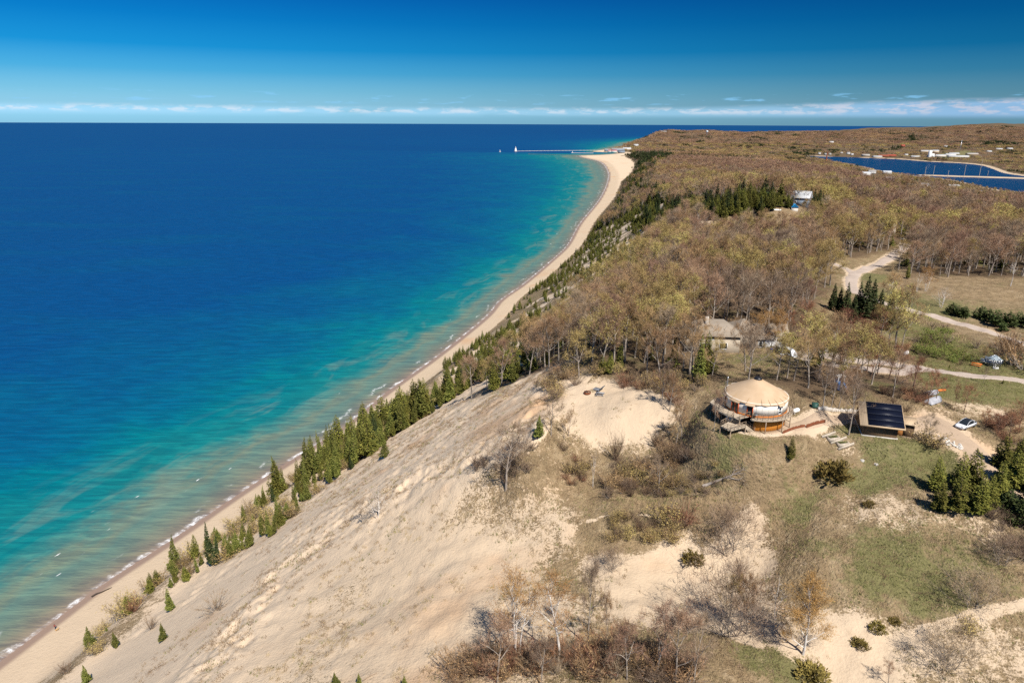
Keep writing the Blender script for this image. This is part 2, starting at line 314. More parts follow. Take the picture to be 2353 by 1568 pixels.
BLOB = [tuple(hit(a, b)[:2])+(r, s_, g) for a, b, r, s_, g in [
 # photo point, radius m, bare sand, green grass
 (1330, 935, 6, 1, 0), (1380, 930, 9, 1.1, 0), (1440, 935, 8, 1.1, 0), (1380, 905, 7, .9, 0), (1310, 890, 5, -.3, .9),
 (1470, 1370, 6, 1, 0), (1560, 1370, 6, 1.1, 0), (1650, 1340, 6, 1, 0), (1720, 1270, 4, .6, 0), (1745, 1205, 3, .5, 0), (1540, 1320, 5, .7, 0), (1400, 1310, 4, .5, 0), (1650, 1420, 5, .8, 0), (1760, 1330, 3, .5, 0), (1300, 1200, 4, .4, 0),
 (1760, 1460, 4, .8, 0), (1850, 1500, 4, .7, 0), (1960, 1480, 4, .7, 0), (1940, 1430, 3, .6, 0), (2050, 1530, 5, .5, 0), (2200, 1550, 6, .35, 0), (2300, 1500, 5, .3, 0),
 (1800, 985, 4.5, .8, 0), (1870, 970, 4, .7, 0), (1940, 960, 4, .6, 0), (1720, 1000, 5, .5, 0), (1830, 1060, 4, .22, 0), (1860, 1130, 4, .22, 0), (1790, 1110, 4, .16, 0), (1900, 1000, 4, .2, 0), (1870, 1200, 5, .1, 0), (1830, 1040, 6, -.4, .05), (1855, 1110, 6, -.3, .1), (1800, 1180, 6, -.25, .1), (1770, 1090, 5, -.2, .1),
 (2160, 990, 5, .6, 0), (2220, 945, 5, .3, .1), (2260, 930, 5, .4, 0), (2240, 1040, 5, .5, 0),
 (1120, 1330, 9, .35, 0), (1060, 1450, 8, .35, 0), (1200, 1400, 7, .3, 0), (1180, 1250, 6, .25, 0), (1260, 1430, 5, .3, 0), (1000, 1300, 9, .25, 0), (900, 1450, 9, .25, 0),
 (2000, 1060, 6, -.2, .8), (2090, 1075, 6, -.2, .9), (2150, 1050, 5, -.2, .8), (1980, 1110, 4, -.2, .7), (2050, 1020, 5, -.1, .6), (2190, 1100, 5, -.1, .6), (1940, 1100, 3, 0, .5),
 (2060, 1300, 6, -.3, .55), (2000, 1250, 5, -.2, .4), (2120, 1380, 6, -.2, .5), (1960, 1330, 5, -.1, .4), (2150, 1280, 6, -.2, .35), (2300, 1330, 5, -.2, .5), (1840, 1170, 3, -.1, .5), (1860, 1240, 3, -.1, .5), (2080, 1340, 5, -.2, .6),
 (1800, 1520, 5, -.4, .5), (1720, 1510, 4, -.4, .5), (1900, 1560, 4, -.4, .4), (1450, 1180, 8, -.3, .3), (1620, 1110, 7, -.2, .15), (1600, 1060, 5, -.1, .2), (1700, 1010, 3, -.2, .8), (1560, 1010, 5, 0, .2), (1480, 1060, 7, 0, .2),
 (2000, 1180, 7, .2, .1), (2100, 1180, 7, .15, 0), (1950, 1190, 5, .1, 0), (2260, 1220, 5, .3, 0), (2250, 1390, 5, .2, 0),
 (2150, 860, 8, -.2, .8), (2250, 845, 9, -.2, 1), (2330, 850, 9, -.2, 1), (2250, 895, 9, -.2, .7), (2350, 905, 9, -.2, .8), (2180, 905, 7, -.1, .4), (2130, 820, 8, -.2, .8), (2180, 790, 8, -.2, .6), (2140, 715, 12, -.2, .7), (2100, 760, 10, -.2, .6), (2250, 800, 9, -.2, .5), (2000, 640, 8, -.2, .9), (2060, 680, 14, -.2, .6), (2300, 700, 18, -.1, .1), (1740, 830, 8, -.2, .7)]]

def cover(x, y, d, s, dz):
    top = sst(dz, -2, 8); r = np.hypot(x, y)
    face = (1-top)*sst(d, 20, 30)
    sand = np.full(x.shape, .26); green = np.full(x.shape, .16)
    # dune top next to the crease is sparse; bare face; growth on the toe and on the face farther along
    sand = sand + .42*sst(-x, -26, 22)*(r < 260)*sst(-top, -1.1, -.2)+.42*sst(-x-.25*(y-95), -14, 14)*(r < 150)
    wild = sst(s, 1010, 1190)
    q = d-beach_w(s)
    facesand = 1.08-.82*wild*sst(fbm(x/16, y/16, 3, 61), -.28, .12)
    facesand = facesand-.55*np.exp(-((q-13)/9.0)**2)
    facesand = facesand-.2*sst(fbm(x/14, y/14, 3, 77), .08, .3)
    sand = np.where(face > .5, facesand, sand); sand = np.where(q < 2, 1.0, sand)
    green = np.where(face > .5, .12+.35*wild, green)
    we_ = wood_edge(s); forest = sst(poly_soft(x, y, FOREST), -3, 5)*sst(dz, -we_-3, -we_+5)*(q > 4)
    fc = poly_soft(x, y, FARM); forest = forest*(1-sst(fc, -6, 4)); sand = sand + .45*sst(fc, -6, 6)*sst(fbm(x/18, y/18, 2, 3), -.2, .25)
    yc = poly_soft(x, y, YARD); forest = forest*(1-.8*sst(yc, -4, 4))
    m = sst(poly_soft(x, y, MEAD), -4, 6); sand = sand-.12*m; green = green+m*(.2+.5*fbm(x/14, y/14, 3, 97))
    forest = forest*(1-m)
    fk = sst(poly_soft(x, y, FORK), -3, 4); forest = forest*(1-fk); green = green+.3*fk
    bt = np.zeros(x.shape)
    qx = x+5*fbm(x/7, y/7, 3, 301); qy = y+5*fbm(x/7, y/7, 3, 307)
    for bx, by, br, bs_, bg_ in BLOB:
        g = np.exp(-((qx-bx)**2+(qy-by)**2)/(br*br)); sand = sand+bs_*g*1.05; green = green+bg_*g
    for L, wd in ROADW['path']:
        pd, _ = seg_dist(x, y, L); sand = sand+.75*(1-sst(pd, wd*.5, wd*1.3))
    for L, wd in ROADW['sandy']+ROADW['gravel']:
        pd, _ = seg_dist(x, y, L); sand = sand+.5*(1-sst(pd, wd*.4, wd*.9)); forest = forest*sst(pd, wd*.4, wd*.9)
    f = sst(poly_soft(x, y, FIELD), -20, 20); forest *= 1-f; green = green+f*.8
    t = np.maximum(sst(poly_soft(x, y, TOWN), -40, 30), sst(poly_soft(x, y, NTOWN), -60, 40)); green = green+.35*t
    wet = np.where(d < 8, 1-sst(d, 2.2, 4.4), 0.0)
    return np.clip(sand, 0, 1.2), np.clip(green, 0, 1), np.clip(forest, 0, 1), wet, np.clip(face, 0, 1)

# ------------------------------------------------------------------ mesh helpers
def mesh_np(name, V, F, mat=None, attrs=None, smooth=True):
    """V (n,3); F (m,3|4) int array"""
    me = bpy.data.meshes.new(name); V = np.asarray(V, np.float32); F = np.asarray(F, np.int32)
    k = F.shape[1]
    me.vertices.add(len(V)); me.vertices.foreach_set('co', V.ravel())
    me.loops.add(F.size); me.loops.foreach_set('vertex_index', F.ravel())
    me.polygons.add(len(F)); me.polygons.foreach_set('loop_start', np.arange(0, F.size, k, dtype=np.int32))
    if smooth: me.polygons.foreach_set('use_smooth', np.ones(len(F), bool))
    for an, av in (attrs or {}).items():
        av = np.asarray(av, np.float32)
        a = me.attributes.new(an, 'FLOAT' if av.ndim == 1 else 'FLOAT_VECTOR', 'POINT')
        a.data.foreach_set('value' if av.ndim == 1 else 'vector', av.ravel())
    me.update(calc_edges=True); me.validate()
    if mat: me.materials.append(mat)
    return me
def link(name, me, parent=None, loc=None, rz=None, **props):
    o = bpy.data.objects.new(name, me); COL.objects.link(o)
    if parent: o.parent = parent
    if loc is not None: o.location = loc
    if rz is not None: o.rotation_euler = (0, 0, rz)
    for k, v in props.items(): o[k] = v
    return o
def grid_faces(nr, nc):
    i = np.arange(nr*nc).reshape(nr, nc)
    return np.stack([i[:-1, :-1], i[:-1, 1:], i[1:, 1:], i[1:, :-1]], -1).reshape(-1, 4)
def compact(V, F, attrs):
    used = np.unique(F); m = np.zeros(len(V), np.int64); m[used] = np.arange(len(used))
    return V[used], m[F], {k: v[used] for k, v in attrs.items()}

# ------------------------------------------------------------------ materials
def material(name):
    m = bpy.data.materials.new(name); m.use_nodes = True; return m, NT(m.node_tree)
def finish(nt, col, rough=.8, spec=.3, bump=None, bstr=.5, bdist=.1, extra=None, **kw):
    ins = {'Base Color': col if isinstance(col, bpy.types.NodeSocket) else tuple(col)+(1,), 'Roughness': rough, 'Specular IOR Level': spec}
    if bump is not None: ins['Normal'] = nt.n('ShaderNodeBump', i={'Strength': bstr, 'Distance': bdist, 'Height': bump}).outputs[0]
    ins.update(extra or {})
    b = nt.n('ShaderNodeBsdfPrincipled', i=ins); nt.n('ShaderNodeOutputMaterial', i={0: b.outputs[0]}); return b

M_LAND, t = material('land')
at = lambda n: t.n('ShaderNodeAttribute', attribute_name=n).outputs['Fac']
pos = t.n('ShaderNodeTexCoord').outputs['Object']
nA = t.noise(pos, .09, 4, .6); nB = t.noise(pos, .75, 4, .65); nC = t.noise(pos, 3.2, 3, .6); nD = t.noise(pos, .022, 4, .6); nE = t.noise(pos, 1.9, 2, .5)
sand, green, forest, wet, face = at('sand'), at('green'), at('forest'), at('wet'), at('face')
nF = t.noise(pos, .33, 5, .7)
scol = t.mix(nA, (.56, .435, .30), (.47, .36, .245))
scol = t.mix(t.math('MULTIPLY', face, .8), scol, (.64, .495, .345))  # clean loose sand is paler; painted paler still to offset the grazing sun
scol = t.mix(t.smooth(nD, .55, .72), scol, (.50, .325, .19))
scol = t.mix(t.math('MULTIPLY', t.smooth(nB, .55, .75), .35), scol, (.36, .25, .155))
dry = t.mix(nC, (.135, .10, .05), (.36, .275, .16)); dry = t.mix(nA, dry, t.mix(nC, (.20, .125, .07), (.35, .24, .13)), 'MIX')
grn = t.mix(nC, (.065, .072, .020), (.20, .195, .075))
dry = t.mix(t.math('MULTIPLY', t.smooth(nF, .42, .66), .5), dry, (.12, .085, .045)); dry = t.mix(t.math('MULTIPLY', t.smooth(nF, .5, .28), .4), dry, (.42, .33, .21))
gm = t.smooth(t.math('ADD', t.math('ADD', t.math('MULTIPLY', t.math('SUBTRACT', nB, .5), 1.5), t.math('MULTIPLY', t.math('SUBTRACT', nA, .5), .9)), green), .38, .95)
veg = t.mix(t.math('MULTIPLY', gm, .78), dry, grn)
cut = t.math('ADD', t.math('MULTIPLY', t.math('SUBTRACT', nB, .5), .9), t.math('ADD', t.math('MULTIPLY', t.math('SUBTRACT', nC, .5), 1.0), t.math('MULTIPLY', t.math('SUBTRACT', nA, .5), .8)))
cov = t.smooth(t.math('ADD', cut, sand), .40, .66)
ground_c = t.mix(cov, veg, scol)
fl = t.mix(nC, (.06, .04, .022), (.18, .12, .07)); fl = t.mix(t.smooth(nA, .5, .7), fl, t.mix(nC, (.07, .07, .025), (.19, .16, .07)))
ground_c = t.mix(forest, ground_c, fl)
ground_c = t.mix(t.math('MULTIPLY', wet, .85), ground_c, (.235, .155, .115))
bh = t.math('ADD', t.math('MULTIPLY', nB, 1.0), t.math('ADD', t.math('MULTIPLY', nC, .45), t.math('MULTIPLY', nE, .5)))
bs = t.math('MULTIPLY', t.math('SUBTRACT', 1.0, t.math('MULTIPLY', cov, .62)), t.math('SUBTRACT', 1.0, t.math('MULTIPLY', wet, .9)))
bn = t.n('ShaderNodeBump', i={'Strength': bs, 'Distance': .55, 'Height': bh})
b_ = t.n('ShaderNodeBsdfPrincipled', i={'Base Color': ground_c, 'Roughness': t.math('SUBTRACT', .92, t.math('MULTIPLY', wet, .45)), 'Specular IOR Level': .2, 'Normal': bn.outputs[0]})
t.n('ShaderNodeOutputMaterial', i={0: b_.outputs[0]})

# ------------------------------------------------------------------ ground sheet: fine near the camera, coarse far off
azs = np.linspace(rad(-50), rad(56), 860)
rr = np.exp(np.linspace(math.log(38), math.log(12500), 980))
RR, AA = np.meshgrid(rr, azs, indexing='ij')
gx, gy = (RR*np.sin(AA)).ravel(), (RR*np.cos(AA)).ravel()
gz, gd, gs, gdz, gbd = ground(gx, gy, True)
F = grid_faces(len(rr), len(azs))
F = F[(gd[F] > -45).any(1)]
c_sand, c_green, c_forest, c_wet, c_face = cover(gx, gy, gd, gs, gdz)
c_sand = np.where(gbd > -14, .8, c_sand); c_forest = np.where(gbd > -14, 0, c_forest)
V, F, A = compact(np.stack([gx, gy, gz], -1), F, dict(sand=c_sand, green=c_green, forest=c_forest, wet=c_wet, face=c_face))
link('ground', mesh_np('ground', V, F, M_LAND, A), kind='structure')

def drape(name, L, wd, mat, lift=.1, label=None):
    L = smooth_line(L, 4); T = np.gradient(L, axis=0); T /= np.linalg.norm(T, axis=1)[:, None]+1e-9; N = np.stack([-T[:, 1], T[:, 0]], -1)
    offs = np.linspace(-1, 1, 7)*wd/2
    edge = 1+.18*fbm(np.arange(len(L))*.35, np.full(len(L), 3.3), 2, 3)
    P = L[:, None, :]+N[:, None, :]*(offs[None, :, None]*edge[:, None, None])
    x, y = P[..., 0].ravel(), P[..., 1].ravel(); z = ground(x, y)+lift
    z = z.reshape(len(L), 7); z[:, 0] -= lift*1.8; z[:, -1] -= lift*1.8; z[0] -= lift*1.8; z[-1] -= lift*1.8
    me = mesh_np(name, np.stack([x, y, z.ravel()], -1), grid_faces(len(L), 7), mat)
    return link(name, me, kind='structure')
def road_mat(name, a, b):
    m, t = material(name); p = t.n('ShaderNodeTexCoord').outputs['Object']
    c = t.mix(t.noise(p, .5, 4, .65), a, b); c = t.mix(t.math('MULTIPLY', t.smooth(t.noise(p, 2.4, 3, .6), .55, .7), .4), c, (.2, .155, .11))
    finish(t, c, .95, .15, t.noise(p, 3, 3), .5, .08); return m
M_GRAV = road_mat('pale_gravel', (.46, .38, .32), (.36, .29, .235)); M_SROAD = road_mat('sandy_track', (.47, .355, .25), (.37, .27, .185))
for L, wd in ROADW['gravel']: drape('gravel_road', L, wd, M_GRAV, .16)
for L, wd in ROADW['sandy']: drape('sandy_track', L, wd, M_SROAD, .1)
M_CAUSE = road_mat('causeway_gravel', (.33, .28, .22), (.22, .19, .13))
cl = smooth_line(np.array(CAUSE), 6); drape('causeway_road', cl, 9, M_CAUSE, .5)

# ------------------------------------------------------------------ the lake
M_WATER, t = material('lake_water')
sdv = t.n('ShaderNodeAttribute', attribute_name='depthway').outputs['Fac']
sc = t.n('ShaderNodeAttribute', attribute_name='shore').outputs['Vector']
pos = t.n('ShaderNodeTexCoord').outputs['Object']
big = t.noise(sc, .012, 4, .6); mid = t.noise(sc, .05, 4, .62)
dist = t.math('ADD', sdv, t.math('MULTIPLY', t.math('MULTIPLY', t.math('SUBTRACT', big, .5), 1.5), sdv))
dist = t.math('ADD', dist, t.math('MULTIPLY', t.math('SUBTRACT', mid, .5), t.math('MINIMUM', t.math('MULTIPLY', sdv, 1.1), 42.0)))
u = t.math('POWER', t.math('DIVIDE', t.math('MAXIMUM', dist, .01), 900.0), .4)
def up(m): return (m/900)**.4
wcol = t.ramp(u, [(up(.3), (.30, .215, .155)), (up(3), (.215, .195, .135)), (up(7), (.155, .20, .145)), (up(13), (.125, .215, .165)), (up(17), (.17, .215, .145)), (up(23), (.07, .21, .175)), (up(31), (.008, .19, .185)), (up(52), (.0, .165, .19)),
                   (up(82), (.0, .112, .195)), (up(135), (.0, .080, .19)), (up(230), (.0, .058, .185)), (up(900), (.0, .052, .175))])
# drifting streaks
st = t.noise(t.n('ShaderNodeMapping', i={0: pos, 3: (.004, .012, 1)}).outputs[0], 1.0, 4, .6)
wcol = t.mix(t.math('MULTIPLY', t.smooth(st, .45, .75), .22), wcol, (.0, .11, .16))
bar = t.noise(t.n('ShaderNodeMapping', i={0: sc, 3: (.02, .062, 1)}).outputs[0], 1.0, 4, .6, .6)
barz = t.math('MULTIPLY', t.smooth(sdv, 9, 16), t.math('SUBTRACT', 1.0, t.smooth(sdv, 34, 60)))
wcol = t.mix(t.math('MULTIPLY', t.math('MULTIPLY', barz, t.smooth(bar, .5, .68)), .5), wcol, (.17, .25, .185))
wcol = t.mix(t.math('MULTIPLY', t.math('MULTIPLY', barz, t.smooth(bar, .44, .30)), .45), wcol, (.0, .145, .165))
wv = t.n('ShaderNodeMapping', i={0: pos, 2: (0, 0, rad(-14)), 3: (.06, .30, 1)}).outputs[0]
w1 = t.noise(wv, 1.0, 4, .62, .4); w2 = t.noise(t.n('ShaderNodeMapping', i={0: pos, 2: (0, 0, rad(-8)), 3: (.25, .9, 1)}).outputs[0], 1.0, 3, .6)
wcol = t.mix(t.smooth(w1, .35, .68), t.mix(.36, wcol, (0, .012, .05)), wcol)
# breaking foam near the edge
e1 = t.noise(t.n('ShaderNodeMapping', i={0: sc, 3: (.16, .05, 1)}).outputs[0], 1.0, 4, .6)
edge = t.math('ADD', sdv, t.math('MULTIPLY', t.math('SUBTRACT', e1, .5), 5.0))
f1 = t.math('MULTIPLY', t.smooth(edge, -.6, .3), t.math('SUBTRACT', 1.0, t.smooth(edge, t.math('ADD', .1, t.math('MULTIPLY', mid, 1.3)), t.math('ADD', .8, t.math('MULTIPLY', mid, 2.0)))))
brk = t.smooth(t.noise(t.n('ShaderNodeMapping', i={0: sc, 3: (.09, .02, 1)}).outputs[0], 1.0, 4, .7), .44, .6)
f1 = t.math('MULTIPLY', f1, t.math('MULTIPLY', brk, t.smooth(t.noise(pos, 1.3, 3, .6), .25, .5)))
c1 = t.noise(t.n('ShaderNodeMapping', i={0: sc, 3: (.10, .42, 1)}).outputs[0], 1.0, 2, .45)
zone = t.math('MULTIPLY', t.smooth(sdv, 6, 9), t.math('SUBTRACT', 1.0, t.smooth(sdv, 22, 32)))
c2_ = t.noise(t.n('ShaderNodeMapping', i={0: sc, 3: (.22, .7, 1)}).outputs[0], 1.0, 3, .6)
f2 = t.math('MULTIPLY', zone, t.math('MULTIPLY', t.smooth(c1, .71, .76), t.smooth(c2_, .50, .62)))
lace = t.smooth(t.noise(t.n('ShaderNodeMapping', i={0: sc, 3: (.5, .9, 1)}).outputs[0], 1.0, 4, .7), .40, .58)
f1 = t.math('MULTIPLY', f1, t.math('ADD', .25, t.math('MULTIPLY', lace, .75)))
e2 = t.math('ADD', sdv, t.math('MULTIPLY', t.math('SUBTRACT', t.noise(t.n('ShaderNodeMapping', i={0: sc, 3: (.045, .02, 1)}).outputs[0], 1.0, 4, .65), .5), 15.0))
f3 = t.math('MULTIPLY', t.math('MULTIPLY', t.smooth(e2, 4.6, 5.2), t.math('SUBTRACT', 1.0, t.smooth(e2, 5.3, 6.6))), t.math('MULTIPLY', lace, t.math('MULTIPLY', t.smooth(mid, .50, .60), .6)))
foam = t.math('MAXIMUM', t.math('MAXIMUM', f1, f2), f3)
wcol = t.mix(foam, wcol, (.78, .78, .78))
hgt = t.math('ADD', t.math('MULTIPLY', w1, 1.0), t.math('MULTIPLY', w2, .35))
bmp = t.n('ShaderNodeBump', i={'Strength': .5, 'Distance': 1.3, 'Height': hgt})
dif = t.n('ShaderNodeBsdfDiffuse', i={'Color': wcol, 'Normal': bmp.outputs[0]}); glo = t.n('ShaderNodeBsdfGlossy', i={'Roughness': .25, 'Normal': bmp.outputs[0]})
fre = t.math('MINIMUM', t.n('ShaderNodeFresnel', i={'IOR': 1.33, 'Normal': bmp.outputs[0]}).outputs[0], .13)
mxs = t.n('ShaderNodeMixShader', i={0: t.math('MULTIPLY', fre, t.math('SUBTRACT', 1.0, foam)), 1: dif.outputs[0], 2: glo.outputs[0]})
t.n('ShaderNodeOutputMaterial', i={0: mxs.outputs[0]})
azs = np.linspace(rad(-52), rad(58), 560); rr = np.exp(np.linspace(math.log(60), math.log(42000), 640))
RR, AA = np.meshgrid(rr, azs, indexing='ij'); wx, wy = (RR*np.sin(AA)).ravel(), (RR*np.cos(AA)).ravel()
wd_, ws_ = coast(wx, wy)
F = grid_faces(len(rr), len(azs)); F = F[(wd_[F] < 10).any(1)]
scale = np.interp(ws_, _sk, [1.55, 1.3, 1.0, 1.0, 2.0, 3.2, 3.5, .35, 3.0])
V, F, A = compact(np.stack([wx, wy, 0*wx], -1), F, dict(depthway=-wd_/scale, shore=np.stack([ws_, wd_, 0*wd_], -1)))
link('lake', mesh_np('lake', V, F, M_WATER, A), kind='structure')
M_BAY, t = material('harbour_water'); pos = t.n('ShaderNodeTexCoord').outputs['Object']
bn_ = t.noise(t.n('ShaderNodeMapping', i={0: pos, 3: (.004, .02, 1)}).outputs[0], 1.0, 4, .6)
finish(t, t.mix(bn_, (.0, .012, .048), (.002, .028, .085)), .25, .12, t.noise(t.n('ShaderNodeMapping', i={0: pos, 3: (.06, .25, 1)}).outputs[0], 1.0, 3), .4, 1.0)
bme = bmesh.new(); vs = [bme.verts.new((p[0], p[1], 0)) for p in smooth_line(np.array([atz(a, b, 0)[:2]+0 for a, b in BAY_D]), 3, True)]
bme.faces.new(vs); bmesh.ops.triangulate(bme, faces=bme.faces[:]); me = bpy.data.meshes.new('harbour'); bme.to_mesh(me); me.materials.append(M_BAY); bme.free()
link('harbour_water', me, kind='structure')
# ------------------------------------------------------------------ plants: builders in plain arrays
class Geo:
    """collects triangles and quads (as triangles) with a material slot each"""
    def __init__(s): s.V = []; s.F = []; s.M = []; s.n = 0
    def add(s, V, F, m=0):
        V = np.asarray(V, float).reshape(-1, 3); F = np.asarray(F, int)
        if F.size == 0: return
        if F.shape[1] == 4: F = np.vstack([F[:, [0, 1, 2]], F[:, [0, 2, 3]]])
        s.V.append(V); s.F.append(F+s.n); s.M.append(np.full(len(F), m)); s.n += len(V)
    def mesh(s, name, mats, smooth=False):
        V = np.vstack(s.V); F = np.vstack(s.F)
        me = mesh_np(name, V, F, None, None, smooth)
        for m in mats: me.materials.append(m)
        if len(mats) > 1: me.polygons.foreach_set('material_index', np.concatenate(s.M).astype(np.int32))
        return me
def tube(g, P, R, k=5, m=0, cap=True):
    P = np.asarray(P, float); R = np.asarray(R, float); n = len(P)
    T = np.gradient(P, axis=0); T /= np.linalg.norm(T, axis=1)[:, None]+1e-9
    ref = np.where(np.abs(T[:, 2:3]) > .9, np.array([[1., 0, 0]]), np.array([[0, 0, 1.]]))
    A = np.cross(T, ref); A /= np.linalg.norm(A, axis=1)[:, None]+1e-9; B = np.cross(T, A)
    th = np.arange(k)*2*np.pi/k
    V = P[:, None]+R[:, None, None]*(np.cos(th)[None, :, None]*A[:, None]+np.sin(th)[None, :, None]*B[:, None])
    i = np.arange(n*k).reshape(n, k); j = np.roll(i, -1, 1)
    F = np.stack([i[:-1], j[:-1], j[1:], i[1:]], -1).reshape(-1, 4)
    g.add(V, F, m)
    if cap and R[-1] > .01: g.add(V[-1], np.stack([np.zeros(k-2, int), np.arange(1, k-1), np.arange(2, k)], -1), m)
def unit(v): return v/(np.linalg.norm(v, axis=-1, keepdims=True)+1e-9)
def limb(r, p, d, L, n, bend, up=.0, gnarl=.12):
    """a wandering path"""
    P = [np.array(p, float)]; d = unit(np.array(d, float))
    for _ in range(n):
        d = unit(d+r.normal(0, gnarl, 3)+np.array([0, 0, up])+bend); P.append(P[-1]+d*L/n)
    return np.array(P)
def twigs(g, r, O, D, L, w, m=1, droop=0.0):
    n = len(O); D = unit(D); side = unit(np.cross(D, r.normal(0, 1, (n, 3))))
    L = np.broadcast_to(L, (n,))[:, None]; w = np.broadcast_to(w, (n,))[:, None]
    tip = O+D*L; tip[:, 2] -= droop*L[:, 0]
    V = np.stack([O-side*w/2, O+side*w/2, tip], 1).reshape(-1, 3)
    g.add(V, np.arange(3*n).reshape(-1, 3), m)
def leaves(g, r, O, size, m=1, flat=0.0):
    n = len(O); a = unit(r.normal(0, 1, (n, 3))*np.array([1, 1, 1-flat])); b = unit(np.cross(a, r.normal(0, 1, (n, 3))))
    sz = np.broadcast_to(size, (n,))[:, None]
    V = np.stack([O-a*sz, O+b*sz*.6, O+a*sz], 1).reshape(-1, 3); g.add(V, np.arange(3*n).reshape(-1, 3), m)

def deciduous(seed, h=13.0, spread=4.2, split=.38, ntw=1700, tw=.035, tl=1.0, buds=0, bud_size=.13, limbs=5, lean=0.0, trunks=1, r0=None, k=5, droop=0.0, up=.05, fork=4, sub=4, gt=None, gc=None):
    """trunk and boughs go into gt, fine twigs into gc"""
    r = np.random.default_rng(seed); gt = gt or Geo(); gc = gc or Geo(); ends = []
    for tnum in range(trunks):
        la = r.uniform(0, 6.28); ld = np.array([math.cos(la), math.sin(la), 0])*(lean+(.16 if trunks > 1 else 0)*r.uniform(.5, 1.4))
        hh = h*r.uniform(.82, 1) if tnum else h; R0 = (r0 or hh*.0155)*(1 if trunks == 1 else .7)
        base = np.array([math.cos(la), math.sin(la), 0])*(.25 if trunks > 1 else 0); base[2] = -.3
        P = limb(r, base, np.array([0, 0, 1.])+ld, hh*.86, 9, 0, .02, .05)
        Rr = R0*np.linspace(1.15, .16, 10)
        tube(gt, P, Rr, k+1, 0)
        # boughs
        for b in range(limbs+3):
            f = split+(0.95-split)*((b+r.uniform(0, .8))/(limbs+3)); q = f*9; i = min(int(q), 8); p = P[i]+(P[i+1]-P[i])*(q-i)
            a = b*2.4+r.uniform(-.5, .5); out = np.array([math.cos(a), math.sin(a), 0])
            t = (f-split)/(1-split); Ln = spread*(1.05-.55*t)*r.uniform(.85, 1.25)
            LP = limb(r, p, out*(1.0-.4*t)+np.array([0, 0, .75+.5*t]), Ln*1.25, 6, 0, up, .13)
            br = R0*(.5-.3*t); tube(gt, LP, br*np.linspace(1, .2, 7), k-1, 0, False)
            for c in range(fork):
                u = r.uniform(.3, 1)*6; i2 = min(int(u), 5); p2 = LP[i2]+(LP[i2+1]-LP[i2])*(u-i2)
                dd = unit(LP[i2+1]-LP[i2])+r.normal(0, .55, 3)+np.array([0, 0, .2])
                SP = limb(r, p2, dd, Ln*r.uniform(.4, .75), 3, 0, up, .2); tube(gt, SP, br*.42*np.linspace(1, .25, 4), 3, 0, False)
                for e in range(sub):
                    w_ = r.uniform(.15, 1)*3; i3 = min(int(w_), 2); p3 = SP[i3]+(SP[i3+1]-SP[i3])*(w_-i3)
                    ends.append((p3, unit(unit(SP[i3+1]-SP[i3])+r.normal(0, .5, 3)), Ln))
    O = np.array([e[0] for e in ends]); D = np.array([e[1] for e in ends]); n = len(O)
    per = max(1, ntw//n); Oi = np.repeat(O, per, 0); Di = np.repeat(D, per, 0)
    lens = r.uniform(.5, 1.3, len(Oi))*tl
    s0 = r.uniform(0, .9, len(Oi))[:, None]*tl*1.1
    Oi = Oi+Di*s0+r.normal(0, .16*tl, Oi.shape)
    Dt = Di+r.normal(0, .55, Oi.shape)+np.array([0, 0, .22])
    twigs(gc, r, Oi, Dt, lens, tw*r.uniform(.6, 1.4, len(Oi)), 1, droop)
    if buds:
        ii = r.integers(0, len(Oi), buds); ob = Oi[ii]+unit(Dt[ii])*lens[ii][:, None]*r.uniform(.3, 1, (buds, 1))+r.normal(0, .1, (buds, 3))
        leaves(gc, r, ob, bud_size*r.uniform(.6, 1.4, buds), 2)
    return gt, gc
